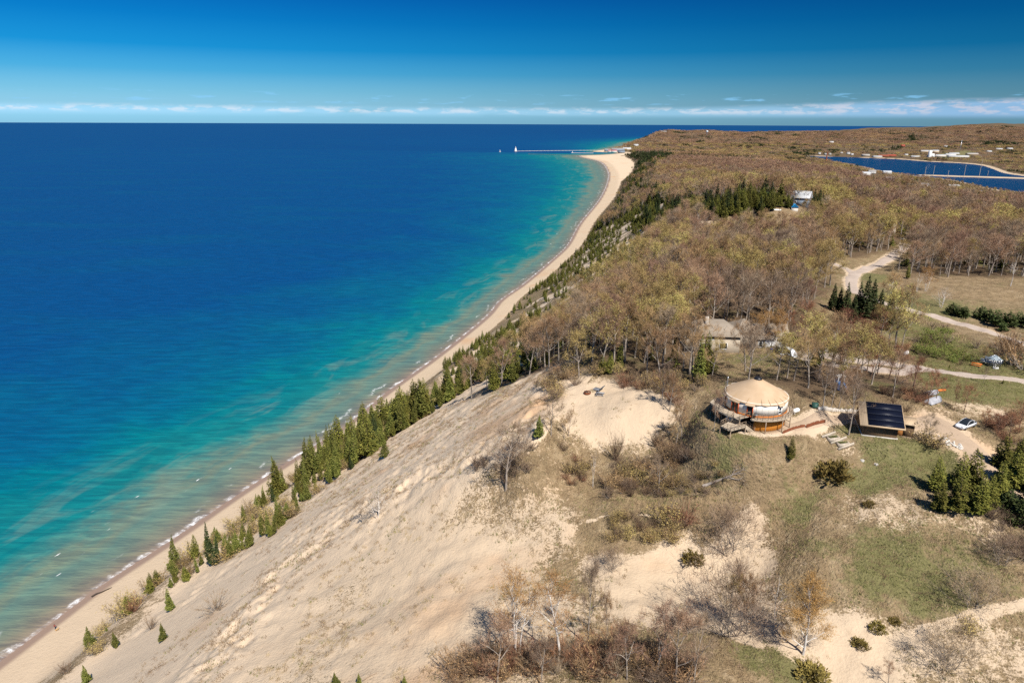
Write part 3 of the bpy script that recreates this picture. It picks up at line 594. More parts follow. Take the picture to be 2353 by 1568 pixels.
def conifer(seed, h=10.0, rad_=2.0, n=900, size=.42, power=.8, tier=0, skirt=.06, k=6, gt=None, gc=None, ragged=.25, droop=-.15):
    r = np.random.default_rng(seed); gt = gt or Geo(); gc = gc or Geo()
    P = np.stack([r.normal(0, .012*h, 6).cumsum()*.4, r.normal(0, .012*h, 6).cumsum()*.4, np.linspace(-.3, h*.97, 6)], -1); P[0, :2] = 0
    tube(gt, P, h*.017*np.linspace(1, .1, 6), k, 0)
    f = 1-np.sqrt(r.uniform(0.0, 1, n)*(1-(.0))) ; f = skirt+(1-skirt)*f
    if tier: f = np.round(f*tier)/tier+r.normal(0, .012, n)
    f = np.clip(f, skirt, .995)
    th = r.uniform(0, 2*np.pi, n)
    # lobes make the outline uneven
    lob = 1+ragged*(fbm(th*1.3+seed, f*7, 2, seed)*2.2)+r.normal(0, .08, n)
    Rz = rad_*np.minimum((1-f)**power, (f-skirt*.3)/.12)*lob
    inn = np.where(r.uniform(0, 1, n) < .75, r.uniform(.72, 1.0, n), r.uniform(.25, .8, n))
    ax = np.stack([np.interp(f*h, P[:, 2], P[:, 0]), np.interp(f*h, P[:, 2], P[:, 1])], -1)
    out = np.stack([np.cos(th), np.sin(th), np.zeros(n)], -1)
    O = out*(Rz*inn)[:, None]; O[:, :2] += ax; O[:, 2] = f*h+r.normal(0, .02*h, n)*.5
    sz = size*r.uniform(.6, 1.3, n)*(0.55+.45*(1-f))
    d = unit(out+np.stack([r.normal(0, .3, n), r.normal(0, .3, n), droop+r.normal(.1, .35, n)], -1))
    sd_ = unit(np.cross(d, np.array([0, 0, 1.])+r.normal(0, .35, (n, 3))))
    B = O-d*sz[:, None]*.9; T = O+d*sz[:, None]*.8
    lift = np.cross(sd_, d)*sz[:, None]*.18
    V = np.stack([B, O-sd_*sz[:, None]*.62-lift, T, O+sd_*sz[:, None]*.62-lift], 1).reshape(-1, 3)
    gc.add(V, np.arange(4*n).reshape(-1, 4), 1)
    # leader
    twigs(gc, r, np.repeat(P[-1:]-np.array([[0, 0, h*.05]]), 4, 0), np.array([[0, 0, 1.]])+r.normal(0, .08, (4, 3)), h*.09, .12, 1)
    return gt, gc
def bush(seed, h=1.8, spread=1.2, stems=26, ntw=500, tw=.022, leaf=0, leaf_size=.09, gt=None, gc=None, flat=1.0):
    r = np.random.default_rng(seed); gt = gt or Geo(); gc = gc or Geo(); O = []; D = []
    for k in range(stems):
        a = r.uniform(0, 6.28); t = r.uniform(0, 1)**.6; out = np.array([math.cos(a), math.sin(a), 0])*t*spread/h*1.3
        L = h*r.uniform(.6, 1.05)*(1+.25*t)
        P = limb(r, [out[0]*.15, out[1]*.15, -.1], out+np.array([0, 0, flat]), L, 4, 0, .03, .1)
        tube(gt, P, .014*h**.5*np.linspace(1, .3, 5), 3, 0, False)
        for e in range(5):
            u = r.uniform(.25, 1)*4; i = min(int(u), 3); O.append(P[i]+(P[i+1]-P[i])*(u-i)); D.append(unit(P[i+1]-P[i]))
    O = np.array(O); D = np.array(D); per = max(1, ntw//len(O)); O = np.repeat(O, per, 0); D = np.repeat(D, per, 0)
    O = O+D*r.uniform(-.1, .2, (len(O), 1))*h
    twigs(gc, r, O, D+r.normal(0, .5, O.shape)+np.array([0, 0, .2]), r.uniform(.18, .45, len(O))*h*.8, tw*r.uniform(.6, 1.4, len(O)), 1)
    if leaf:
        ii = r.integers(0, len(O), leaf); leaves(gc, r, O[ii]+r.normal(0, .16*h, (leaf, 3))*np.array([1, 1, .7])+np.array([0, 0, .05*h]), leaf_size*r.uniform(.6, 1.4, leaf), 2)
    return gt, gc
def juniper(seed, h=1.5, rad_=1.4, n=1100, size=.19):
    """low evergreen: sprays thrown up and out from the middle"""
    r = np.random.default_rng(seed); gt = Geo(); gc = Geo()
    for k in range(7):
        a = r.uniform(0, 6.28); P = limb(r, [0, 0, -.1], [math.cos(a)*.8, math.sin(a)*.8, .8], h*.7, 3, 0, .05, .15); tube(gt, P, .05*np.linspace(1, .3, 4), 4, 0, False)
    th = r.uniform(0, 6.28, n); ph = np.arccos(r.uniform(0.02, 1, n)); out = np.stack([np.cos(th)*np.sin(ph), np.sin(th)*np.sin(ph), np.cos(ph)], -1)
    lob = 1+1.0*fbm(th*1.5+seed, ph*2, 3, seed); rr_ = (r.uniform(.35, 1, n)**.5*lob)[:, None]
    O = out*np.array([rad_, rad_, h])*rr_*.85; d = unit(out+np.array([0, 0, .5])+r.normal(0, .3, (n, 3))); s_ = unit(np.cross(d, r.normal(0, 1, (n, 3))))
    sz = size*r.uniform(.6, 1.3, (n, 1)); V = np.stack([O-d*sz, O-s_*sz*.4, O+d*sz, O+s_*sz*.4], 1).reshape(-1, 3); V[:, 2] = np.maximum(V[:, 2], -.05)
    gc.add(V, np.arange(4*n).reshape(-1, 4), 1); return gt, gc

def leafmat(name, a, b, rough=.75, scale=.6, rnd=.6, trans=0.0):
    m, t = material(name)
    oi = t.n('ShaderNodeObjectInfo'); p = t.n('ShaderNodeTexCoord').outputs['Object']
    c = t.mix(t.smooth(t.noise(p, scale, 3, .6), .3, .7), a, b)
    c = t.n('ShaderNodeHueSaturation', i={'Hue': t.math('ADD', .49, t.math('MULTIPLY', oi.outputs['Random'], .02)), 'Value': t.math('ADD', 1-rnd/2, t.math('MULTIPLY', oi.outputs['Random'], rnd)), 'Color': c}).outputs[0]
    finish(t, c, rough, .15); return m
def barkmat(name, a, b, sc_=2.0):
    m, t = material(name); p = t.n('ShaderNodeTexCoord').outputs['Object']
    finish(t, t.mix(t.smooth(t.noise(t.n('ShaderNodeMapping', i={0: p, 3: (1, 1, .35)}).outputs[0], sc_, 4, .65), .35, .65), a, b), .9, .1, t.noise(p, 8, 3), .4, .05); return m
BARK = barkmat('grey_bark', (.22, .18, .145), (.40, .34, .28)); BARKR = barkmat('red_brown_bark', (.14, .085, .06), (.24, .16, .12)); BARKC = barkmat('cedar_bark', (.13, .09, .06), (.22, .16, .11))
BIRCHB = barkmat('white_birch_bark', (.74, .69, .62), (.52, .46, .40), 3.0); DEADB = barkmat('weathered_wood', (.42, .36, .30), (.29, .24, .20))
TW = {'grey': leafmat('grey_brown_twigs', (.20, .135, .085), (.32, .23, .155)), 'tan': leafmat('tan_twigs', (.255, .152, .075), (.375, .24, .125)), 'mauve': leafmat('pinkish_twigs', (.245, .14, .085), (.35, .22, .14)),
      'olive': leafmat('olive_twigs', (.24, .16, .065), (.36, .25, .10)), 'rust': leafmat('rust_red_twigs', (.225, .105, .06), (.32, .16, .09)), 'orange': leafmat('orange_birch_twigs', (.27, .135, .05), (.36, .20, .075)), 'brown': leafmat('dark_brown_twigs', (.14, .095, .06), (.22, .15, .095))}
BUD = {'yellow': leafmat('yellow_green_buds', (.38, .315, .095), (.48, .40, .14)), 'olive': leafmat('olive_buds', (.31, .225, .085), (.41, .30, .115)), 'tan': leafmat('tan_buds', (.285, .17, .08), (.375, .235, .12)), 'rust': leafmat('red_buds', (.28, .11, .055), (.37, .16, .075)), 'orange': leafmat('catkins', (.29, .155, .06), (.36, .215, .09)), 'mauve': leafmat('pinkish_buds', (.28, .165, .11), (.36, .225, .155)), 'green': leafmat('fresh_green_leaves', (.12, .15, .03), (.20, .225, .055))}
NEEDLE = {'cedar': leafmat('cedar_foliage', (.065, .075, .013), (.205, .185, .038), scale=1.3), 'bright': leafmat('bright_cedar_foliage', (.07, .088, .016), (.20, .195, .045), scale=1.3), 'spruce': leafmat('spruce_needles', (.022, .036, .012), (.07, .085, .028), scale=1.2), 'pine': leafmat('pine_needles', (.035, .055, .015), (.10, .12, .04), scale=1.0), 'juniper': leafmat('juniper_sprays', (.15, .115, .03), (.27, .20, .06), scale=2.0)}

PROTO = {}                                                # kind -> list of (trunk mesh, crown mesh)
def proto(kind, gens, mats):
    PROTO[kind] = [(gt.mesh(kind+'_trunk', [mats[0]], True), gc.mesh(kind+'_crown', list(mats))) for gt, gc in gens]
for key, bud, nb in (('grey', 'tan', 0), ('mauve', 'mauve', 350), ('tan', 'tan', 700), ('olive', 'olive', 1100), ('yellow', 'yellow', 2200), ('rust', 'rust', 260)):
    tw_ = 'olive' if key == 'yellow' else key
    proto(key, [deciduous(hash_+len(key)*7, 13.5, 4.0, .33, 2300, .042, 1.15, nb, .15, 5) for hash_ in (11, 23, 37)], (BARKR if key == 'rust' else BARK, TW[tw_], BUD[bud]))
proto('birch', [deciduous(51, 12, 2.6, .4, 1300, .03, .9, 900, .1, 5, 0, 3, .13, 6), deciduous(58, 12, 2.3, .35, 1200, .03, .9, 800, .1, 6, .04, 1, .15, 6)], (BIRCHB, TW['orange'], BUD['orange']))
proto('goldbirch', [deciduous(54, 12, 2.5, .14, 4200, .03, 1.0, 3000, .1, 12, 0, 1, .16, 6), deciduous(57, 12, 2.9, .2, 4000, .03, 1.0, 2600, .1, 9, .05, 3, .13, 6)], (BIRCHB, TW['orange'], BUD['orange']))
proto('whitebirch', [deciduous(61, 10, 3.2, .25, 500, .03, .8, 60, .1, 7, 0, 4, .14, 6), deciduous(64, 12, 2.2, .45, 350, .03, .8, 60, .1, 6, .03, 2, .13, 6)], (BIRCHB, TW['grey'], BUD['tan']))
proto('cedar', [conifer(71, 9, 1.75, 2600, .25, .62, ragged=.5), conifer(72, 9, 1.5, 2400, .24, .58, ragged=.45), conifer(73, 9, 2.1, 2900, .26, .7, ragged=.55)], (BARKC, NEEDLE['cedar']))
proto('bright', [conifer(81, 8, 1.35, 1900, .24, .8, ragged=.5), conifer(82, 8, 1.1, 1700, .22, .75, ragged=.45), conifer(83, 8, 1.7, 2100, .25, .9, ragged=.55)], (BARKC, NEEDLE['bright']))
proto('spruce', [conifer(91, 12, 2.3, 1500, .5, .95, 16, .05, ragged=.3), conifer(92, 12, 1.9, 1400, .46, .9, 17, .05, ragged=.35)], (BARKC, NEEDLE['spruce']))
proto('pine', [conifer(95, 6, 2.6, 1100, .5, .5, 0, .12, ragged=.6, droop=.25), conifer(96, 6, 2.2, 1000, .48, .45, 0, .12, ragged=.6, droop=.25)], (BARKC, NEEDLE['pine']))
proto('brush', [bush(101, 2.0, 1.3, 30, 600), bush(102, 2.0, 1.7, 34, 700), bush(103, 2.2, 1.0, 24, 500)], (BARKR, TW['brown'], BUD['rust']))
proto('greybrush', [bush(111, 2.0, 1.4, 30, 800), bush(112, 1.8, 1.9, 34, 900, flat=.7)], (BARK, TW['grey'], BUD['tan']))
proto('redbrush', [bush(121, 1.8, 1.4, 34, 800), bush(122, 2, 1.2, 30, 800)], (BARKR, TW['rust'], BUD['rust']))
proto('tanbrush', [bush(131, 2.0, 1.3, 30, 700, leaf=300), bush(132, 2.0, 1.6, 30, 700, leaf=300)], (BARK, TW['tan'], BUD['tan']))
proto('greenbrush', [bush(141, 1.8, 1.5, 26, 500, leaf=900, leaf_size=.12), bush(142, 1.6, 1.7, 26, 500, leaf=900, leaf_size=.12)], (BARK, TW['olive'], BUD['green']))
proto('olivebrush', [bush(145, 1.9, 1.4, 28, 600, leaf=700, leaf_size=.1), bush(146, 1.8, 1.7, 28, 600, leaf=700, leaf_size=.1)], (BARK, TW['brown'], BUD['olive']))
proto('dome', [deciduous(161, 3.0, 2.3, .05, 3200, .02, .55, 200, .07, 8, .25, 4, .05, 4), deciduous(164, 2.8, 2.5, .05, 3200, .02, .55, 200, .07, 8, .25, 4, .05, 4)], (BARK, TW['grey'], BUD['tan']))
proto('juniper', [juniper(151), juniper(152, 1.2, 1.6)], (BARKC, NEEDLE['juniper'], NEEDLE['juniper']))
NAMES = {'grey': 'bare_tree', 'mauve': 'bare_tree', 'tan': 'bare_tree', 'olive': 'budding_tree', 'yellow': 'budding_tree', 'rust': 'red_maple_tree', 'birch': 'birch_tree', 'whitebirch': 'birch_tree', 'goldbirch': 'birch_tree', 'cedar': 'cedar_tree', 'bright': 'cedar_tree', 'spruce': 'spruce_tree', 'pine': 'pine_tree',
         'brush': 'shrub', 'greybrush': 'shrub', 'redbrush': 'shrub', 'tanbrush': 'shrub', 'greenbrush': 'shrub', 'olivebrush': 'shrub', 'juniper': 'juniper_shrub', 'dome': 'shrub'}
EXCL = []                                                  # (x, y, radius) kept free of scattered plants
def plant(kind, var, loc, sc, label, group=None, rz=None, tilt=None, name=None, wide=1.0):
    tm, cm = PROTO[kind][var % len(PROTO[kind])]
    nm = name or NAMES[kind]
    o = bpy.data.objects.new(nm, None); COL.objects.link(o); o.empty_display_size = .5
    o.location = loc; o.rotation_euler = (tilt[0] if tilt else 0, tilt[1] if tilt else 0, rng.uniform(0, 6.28) if rz is None else rz); o.scale = (sc*wide, sc*wide, sc)
    sh = nm.endswith('shrub')
    link('stems' if sh else 'trunk', tm, o); link('branches' if sh else 'crown', cm, o)
    o['label'] = label; o['category'] = 'shrub' if sh else 'tree'
    if group: o['group'] = group
    return o

# ------------------------------------------------------------------ instanced masses
def scatter_mass(name, P, idx, rot, scl, protos, label=None, category=None):
    """one object: points carrying instances of the given meshes"""
    me = mesh_points(name, P, idx, rot, scl); o = link(name, me, kind='stuff')
    if label: o['label'] = label; o['category'] = category or name
    ng = bpy.data.node_groups.new(name+'_scatter', 'GeometryNodeTree')
    ng.interface.new_socket('Geometry', in_out='INPUT', socket_type='NodeSocketGeometry'); ng.interface.new_socket('Geometry', in_out='OUTPUT', socket_type='NodeSocketGeometry')
    N, Lk = ng.nodes, ng.links; gi = N.new('NodeGroupInput'); go = N.new('NodeGroupOutput'); jn = N.new('GeometryNodeJoinGeometry')
    def attr(nm, ty):
        a = N.new('GeometryNodeInputNamedAttribute'); a.data_type = ty; a.inputs[0].default_value = nm; return a.outputs[0]
    ai, ar, asc = attr('idx', 'INT'), attr('rot', 'FLOAT_VECTOR'), attr('scl', 'FLOAT_VECTOR')
    for k, pm in enumerate(protos):
        po = bpy.data.objects.new(pm.name+'_source', pm)
        oi = N.new('GeometryNodeObjectInfo'); oi.inputs['Object'].default_value = po; oi.inputs['As Instance'].default_value = True
        cmp = N.new('FunctionNodeCompare'); cmp.data_type = 'INT'; cmp.operation = 'EQUAL'
        ia = [s for s in cmp.inputs if s.type == 'INT']; Lk.new(ai, ia[0]); ia[1].default_value = k
        ip = N.new('GeometryNodeInstanceOnPoints'); Lk.new(gi.outputs[0], ip.inputs['Points']); Lk.new(cmp.outputs[0], ip.inputs['Selection'])
        Lk.new(oi.outputs['Geometry'], ip.inputs['Instance']); Lk.new(ar, ip.inputs['Rotation']); Lk.new(asc, ip.inputs['Scale']); Lk.new(ip.outputs[0], jn.inputs[0])
    Lk.new(jn.outputs[0], go.inputs[0]); md = o.modifiers.new('scatter', 'NODES'); md.node_group = ng; return o
def mesh_points(name, P, idx, rot, scl):
    me = bpy.data.meshes.new(name); P = np.asarray(P, np.float32); me.vertices.add(len(P)); me.vertices.foreach_set('co', P.ravel())
    a = me.attributes.new('idx', 'INT', 'POINT'); a.data.foreach_set('value', np.asarray(idx, np.int32))
    a = me.attributes.new('rot', 'FLOAT_VECTOR', 'POINT'); a.data.foreach_set('vector', np.asarray(rot, np.float32).ravel())
    a = me.attributes.new('scl', 'FLOAT_VECTOR', 'POINT'); a.data.foreach_set('vector', np.asarray(scl, np.float32).ravel())
    return me
def whole(name, gen, mats):                               # trunk and crown as one mesh
    gt, gc = gen; g = Geo(); 
    for V, F, M in ((gt.V, gt.F, gt.M), (gc.V, gc.F, gc.M)):
        pass
    n0 = gt.n; g.V = gt.V+gc.V; g.F = gt.F+[f+n0 for f in gc.F]; g.M = gt.M+gc.M; g.n = n0+gc.n
    return g.mesh(name, list(mats))
# ------------------------------------------------------------------ woods on the dune top, scattered in world metres
def Z1(x, y): return float(ground(np.array([x]), np.array([y]))[0])
def excl(p, r): EXCL.append((p[0], p[1], r))
for a, b, r_ in [(1735, 965, 13), (2030, 985, 10), (1690, 800, 11), (1640, 800, 9), (1780, 806, 8), (1690, 585, 8), (1715, 590, 7), (1840, 490, 11), (1828, 492, 6), (2040, 545, 7), (2065, 582, 3), (1700, 598, 8), (1700, 612, 8), (1700, 630, 7), (2000, 545, 7), (2036, 556, 6), (2215, 980, 5), (2080, 815, 3)]:
    excl(hit(a, b), r_)
_c5 = lambda x, y: ((2240+x/3.922)/1.2075, (360+y/3.922)/1.2075)
for x_, y_ in [(705, 486), (640, 508), (872, 492), (1395, 672), (1415, 698), (1405, 724), (1600, 732), (1650, 712), (1735, 738), (1795, 736), (1870, 730), (1600, 655), (1545, 715), (1120, 648), (1280, 640), (900, 568), (1160, 690), (1730, 712)]:
    q_ = hit(*_c5(x_, y_)); EXCL.append((q_[0], q_[1]+5, 17)); EXCL.append((q_[0]*.981, q_[1]*.981, 18)); EXCL.append((q_[0]*.96, q_[1]*.96, 16)); EXCL.append((q_[0]*.94, q_[1]*.94, 12))
for x_, y_ in [(130, 272), (200, 276), (245, 276), (370, 262), (445, 272), (640, 287), (765, 303), (830, 296), (918, 294), (1075, 288), (1180, 303), (1350, 300), (1450, 298), (1560, 290), (1630, 305), (1690, 305), (1600, 270), (1280, 250), (1330, 250), (1395, 255), (1780, 276), (1820, 276), (1850, 296), (1040, 188), (262, 146), (1510, 190), (2090, 220), (2205, 216), (1980, 246)]:
    q_ = hit(*_c5(x_, y_)); EXCL.append((q_[0], q_[1], 34)); EXCL.append((q_[0]*.985, q_[1]*.985, 30))
GROVE = [tuple(hit(a, b)[:2])+(r_,) for a, b, r_ in [(1470, 458, 12), (1490, 453, 14), (1515, 448, 14), (1560, 494, 12), (1590, 490, 13), (1625, 487, 13), (1660, 484, 13), (1695, 480, 13), (1730, 476, 13), (1760, 473, 11), (1785, 471, 9), (1870, 480, 8), (1480, 505, 11), (1510, 508, 12), (1535, 500, 12),
         (1680, 432, 16), (1710, 430, 18), (1740, 432, 16), (1610, 440, 10), (2060, 455, 14), (2080, 452, 14), (1990, 440, 10), (2110, 450, 10), (1500, 480, 10), (1450, 500, 9)]]
SPRUCE = [tuple(hit(a, b)[:2])+(r_,) for a, b, r_ in [(1925, 755, 4), (1955, 752, 5), (1990, 760, 4.5), (2035, 775, 3)]]
rustc = [tuple(hit(a, b)[:2])+(r_,) for a, b, r_ in [(1900, 800, 9), (1960, 810, 10), (2020, 830, 9), (1850, 780, 7), (2060, 880, 7), (2110, 895, 7), (1990, 860, 8), (2140, 905, 6)]]
def forest_prob(x, y):
    d, s = coast(x, y); we_ = wood_edge(s); dzz = bluff(d, s)-top_z(x, y)
    f = sst(poly_soft(x, y, FOREST), -2, 3)*sst(dzz, -we_-2, -we_+5)*np.where((s > 1640) & (dzz < -6), .85, 1)
    f = f*(1-sst(poly_soft(x, y, FARM), -3, 3)*.96)*(1-sst(poly_soft(x, y, YARD), -2, 3)*.86)*(1-sst(poly_soft(x, y, FORK), -2, 3)*.97)*(1-sst(poly_soft(x, y, MEAD), -3, 4))
    for L, wd in ROADW['gravel']+ROADW['sandy']:
        pd, _ = seg_dist(x, y, L); f = f*sst(pd, wd*.5+.4, wd*.5+2.5)
    for a, b, r_ in EXCL:
        if abs(math.hypot(a, b)-np.median(np.hypot(x, y))) < 6000: f = f*((x-a)**2+(y-b)**2 > r_*r_)
    far_ = y > 700
    if far_.any():
        bd = poly_soft(x[far_], y[far_], BAY); g = (bd < -24)
        cd, _ = seg_dist(x[far_], y[far_], CAUSE); g &= cd > 30
        g = g*(1-.62*sst(poly_soft(x[far_], y[far_], TOWN), -30, 20))*(1-.5*sst(poly_soft(x[far_], y[far_], NTOWN), -40, 30))*(1-sst(poly_soft(x[far_], y[far_], FIELD), -10, 10))
        f[far_] = f[far_]*g
    d, s = coast(x, y); f = f*(d > beach_w(s)+12)
    return f
def jgrid(x0, x1, y0, y1, a, seed):
    r = np.random.default_rng(seed); X, Y = np.meshgrid(np.arange(x0, x1, a), np.arange(y0, y1, a))
    X = X.ravel()+r.uniform(-.45, .45, X.size)*a; Y = Y.ravel()+r.uniform(-.45, .45, Y.size)*a; return X, Y
def rings(specs, seed):
    out = []
    for (r0, r1, a) in specs:
        X, Y = jgrid(-60 if r0 < 900 else 100, min(r1, 6000)*.74, r0*.72, r1, a, seed+int(r0)); R_ = np.hypot(X, Y); A_ = np.arctan2(X, Y)
        m = (R_ >= r0) & (R_ < r1) & (A_ > rad(-14)) & (A_ < rad(41)); X, Y = X[m], Y[m]
        f = forest_prob(X, Y); k = np.random.default_rng(seed+1).uniform(0, 1, len(X)) < f
        out.append((X[k], Y[k]))
    return out
TNEAR, TMID, TFAR, TXFAR = rings([(60, 430, 5.8), (430, 900, 6.8), (900, 2000, 10.5), (2000, 7200, 27)], 5)
COLS = ['grey', 'mauve', 'tan', 'olive', 'yellow', 'rust']
def colour_of(x, y, seed):
    r = np.random.default_rng(seed); n = len(x); R_ = np.hypot(x, y)
    sc_ = np.maximum(1.0, R_/450)
    a = fbm(x/(38*np.sqrt(sc_)), y/(38*np.sqrt(sc_)), 3, 71)+r.normal(0, .23, n); b = fbm(x/90, y/90, 3, 91)
    c = np.where(a < -.22, 0, np.where(a < .02, 1, np.where(a < .27, 2, np.where(a < .46, 3, 4))))
    c = np.where((r.uniform(0, 1, n) < .035) & (R_ < 900), 4, c)
    # far ridge over the bay is pinkish brown; the low town ground is yellow-green
    q = ((x-640)/330)**2+((y-1750)/330)**2 < 1
    c = np.where(q & (r.uniform(0, 1, n) < .75), 1, c)
    low = (top_z(x, y) < 22) & (y > 900); c = np.where((y > 900) & (c == 4), np.where(r.uniform(0, 1, n) < .6, 2, 3), c); c = np.where((y > 2600) & (c == 3), 1, c); c = np.where(low & (r.uniform(0, 1, n) < .5), np.where(r.uniform(0, 1, n) < .7, 3, 4), c)
    for px_, py_, r_ in rustc: c = np.where(((x-px_)**2+(y-py_)**2 < r_*r_) & (r.uniform(0, 1, n) < .5), 5, c)
    return c
def is_conifer(x, y, seed):
    r = np.random.default_rng(seed); k = np.zeros(len(x), bool)
    for a, b, r_ in GROVE: k |= (x-a)**2+(y-b)**2 < r_*r_
    k |= r.uniform(0, 1, len(x)) < .07
    d, s = coast(x, y); k |= (bluff(d, s)-top_z(x, y) < -8) & (r.uniform(0, 1, len(x)) < np.interp(s, [1000, 1300, 1500, 1700, 2200, 2500], [.45, .4, .3, .7, .75, .95]))
    f = fbm(x/120, y/120, 3, 131); k |= (f > .27) & (np.hypot(x, y) > 560) & (r.uniform(0, 1, len(x)) < .85)
    return k
GROUP_L = {0: ('grey leafless tree in the dense wood on the dune top', 'bare trees in the wood on the dune top'), 1: ('pinkish brown leafless tree in the dense wood on the dune top', 'bare trees in the wood on the dune top'),
           2: ('tan leafless tree in the dense wood on the dune top', 'bare trees in the wood on the dune top'), 3: ('olive budding tree in the wood on the dune top', 'budding trees in the wood on the dune top'),
           4: ('yellow-green budding tree in the wood on the dune top', 'budding trees in the wood on the dune top'), 5: ('rust red budding maple beside the gravel drive behind the round house', 'red maples by the gravel drive')}
x, y = TNEAR; con = is_conifer(x, y, 3); xc, yc = x[con], y[con]; x, y = x[~con], y[~con]
keep = np.ones(len(x), bool)
for a, b, r_ in SPRUCE: keep &= (x-a)**2+(y-b)**2 > (r_+2.5)**2
x, y = x[keep], y[keep]; z = ground(x, y); col = colour_of(x, y, 8)
pp, zz = proj(np.stack([x, y, z+6], -1)); seen = (pp[:, 0] > -60) & (pp[:, 0] < 2410)
R_ = np.where(seen, np.hypot(x, y), 1e9); order = np.argsort(R_); near_k = np.zeros(len(x), bool); near_k[order[:268]] = True
for k in np.where(near_k)[0]:
    lab, grp = GROUP_L[int(col[k])]
    plant(COLS[int(col[k])], k, (x[k], y[k], z[k]), rng.uniform(.72, 1.12)*(.85 if y[k] < 145 else 1.08)*(.72 if col[k] == 5 else 1), lab, grp)
# the rest of the wood, farther away, as one mass
PR = []; PIDX = {}
for kind in COLS+['cedar', 'spruce']:
    PIDX[kind] = []
    for j, (tm, cm) in enumerate(PROTO[kind]):
        PIDX[kind].append(len(PR)); PR.append((tm, cm))
def merge_pair(name, tm, cm):
    def arr(me):
        V = np.empty(len(me.vertices)*3, np.float32); me.vertices.foreach_get('co', V); F = np.empty(len(me.loops), np.int32); me.loops.foreach_get('vertex_index', F)
        M = np.empty(len(me.polygons), np.int32); me.polygons.foreach_get('material_index', M); return V.reshape(-1, 3), F.reshape(-1, 3), M
    g = Geo(); V, F, M = arr(tm); g.V = [V]; g.F = [F]; g.M = [M]; n0 = len(V); V2, F2, M2 = arr(cm); g.V.append(V2); g.F.append(F2+n0); g.M.append(M2); g.n = n0+len(V2)
    return g.mesh(name, list(cm.materials))
MASS = [merge_pair('wood_tree', tm, cm) for tm, cm in PR]
MIDX, FIDX, XIDX = {}, {}, {}
for key in COLS:
    bud = {'grey': 'tan', 'mauve': 'mauve', 'tan': 'tan', 'olive': 'olive', 'yellow': 'yellow', 'rust': 'rust'}[key]; tw_ = 'olive' if key == 'yellow' else key
    nb = {'grey': 80, 'mauve': 260, 'tan': 350, 'olive': 480, 'yellow': 800, 'rust': 300}[key]; mats = (BARK, TW[tw_], BUD[bud])
    MIDX[key] = []
    for sd_ in (211, 223):
        MIDX[key].append(len(MASS)); MASS.append(whole('wood_tree', deciduous(sd_+len(key), 13.5, 4.2, .33, 900, .085, 1.4, nb, .26, 5, k=4, sub=3), mats))
    FIDX[key] = [len(MASS)]; MASS.append(whole('wood_tree', deciduous(231, 13.5, 4.6, .3, 420, .20, 1.8, nb//2, .45, 4, k=3, fork=3, sub=3), mats))
    FIDX[key].append(len(MASS)); MASS.append(whole('wood_tree', deciduous(237, 13, 4.8, .3, 420, .20, 1.8, nb//2, .45, 4, k=3, fork=3, sub=3), mats))
    XIDX[key] = []
    for sd_ in (241, 247):
        r = np.random.default_rng(sd_); g = Geo()
        for j in range(9):                                # a stand of crowns 30 m across
            cx, cy = r.uniform(-13, 13, 2); n = 60; th = r.uniform(0, 6.28, n); ph = np.arccos(r.uniform(-.25, 1, n)); rr_ = r.uniform(.6, 1, n)[:, None]
            O = np.stack([np.cos(th)*np.sin(ph)*5.2, np.sin(th)*np.sin(ph)*5.2, np.cos(ph)*5.5], -1)*rr_+np.array([cx, cy, r.uniform(5.5, 8.5)])
            leaves(g, r, O, 1.15, 1 if j % 3 else 2); tube(g, [[cx, cy, -1], [cx, cy, 6]], [.25, .15], 3, 0, False)
        XIDX[key].append(len(MASS)); MASS.append(g.mesh('wood_stand', list(mats)))
mc = (BARKC, NEEDLE['cedar'])
MIDX['cedar'] = [len(MASS), len(MASS)+1]; MASS += [whole('wood_conifer', conifer(251, 11, 2.2, 420, .75, .85, k=4), mc), whole('wood_conifer', conifer(252, 12, 1.9, 420, .7, .9, k=4), (BARKC, NEEDLE['spruce']))]
r = np.random.default_rng(5); g = Geo()
for j in range(9):
    n0 = len(g.V); conifer(261+j, r.uniform(11, 15), 2.6, 60, 1.9, .8, k=3, gt=g, gc=g); dx, dy = r.uniform(-13, 13, 2)
    for q in range(n0, len(g.V)): g.V[q] = g.V[q]+np.array([dx, dy, 0])
XIDX['cedar'] = [len(MASS)]; MASS.append(g.mesh('wood_stand', [BARKC, NEEDLE['spruce']]))
P, I, RT, SCL = [], [], [], []
r = np.random.default_rng(77)
def push(x, y, ks, table, s0, s1, wide=(.75, 1.35)):
    if not len(x): return
    z = ground(x, y); P.append(np.stack([x, y, z], -1)); I.append(np.array([table[k][r.integers(0, len(table[k]))] for k in ks]))
    RT.append(np.stack([0*x, 0*x, r.uniform(0, 6.28, len(x))], -1)); h = r.uniform(s0, s1, len(x))*np.where((z < 18) & (y > 900) & (y < 2200), .52, np.where((z < 16) & (y > 900), .66, 1)); wd = h*r.uniform(wide[0], wide[1], len(x)); SCL.append(np.stack([wd, wd, h], -1))
push(x[~near_k], y[~near_k], [COLS[c] for c in col[~near_k]], PIDX, .68, 1.3)
CON_NEAR = (xc, yc)
for (X, Y), tab, s0, s1, seed in ((TMID, MIDX, .68, 1.22, 21), (TFAR, FIDX, .7, 1.3, 22), (TXFAR, XIDX, .8, 1.15, 23)):
    cn = is_conifer(X, Y, seed); c = colour_of(X[~cn], Y[~cn], seed); push(X[~cn], Y[~cn], [COLS[k] for k in c], tab, s0, s1, (1.0, 1.35))
    push(X[cn], Y[cn], ['cedar']*int(cn.sum()), MIDX if tab is not XIDX else XIDX, s0*.85, s1*1.1, (1.0, 1.3))
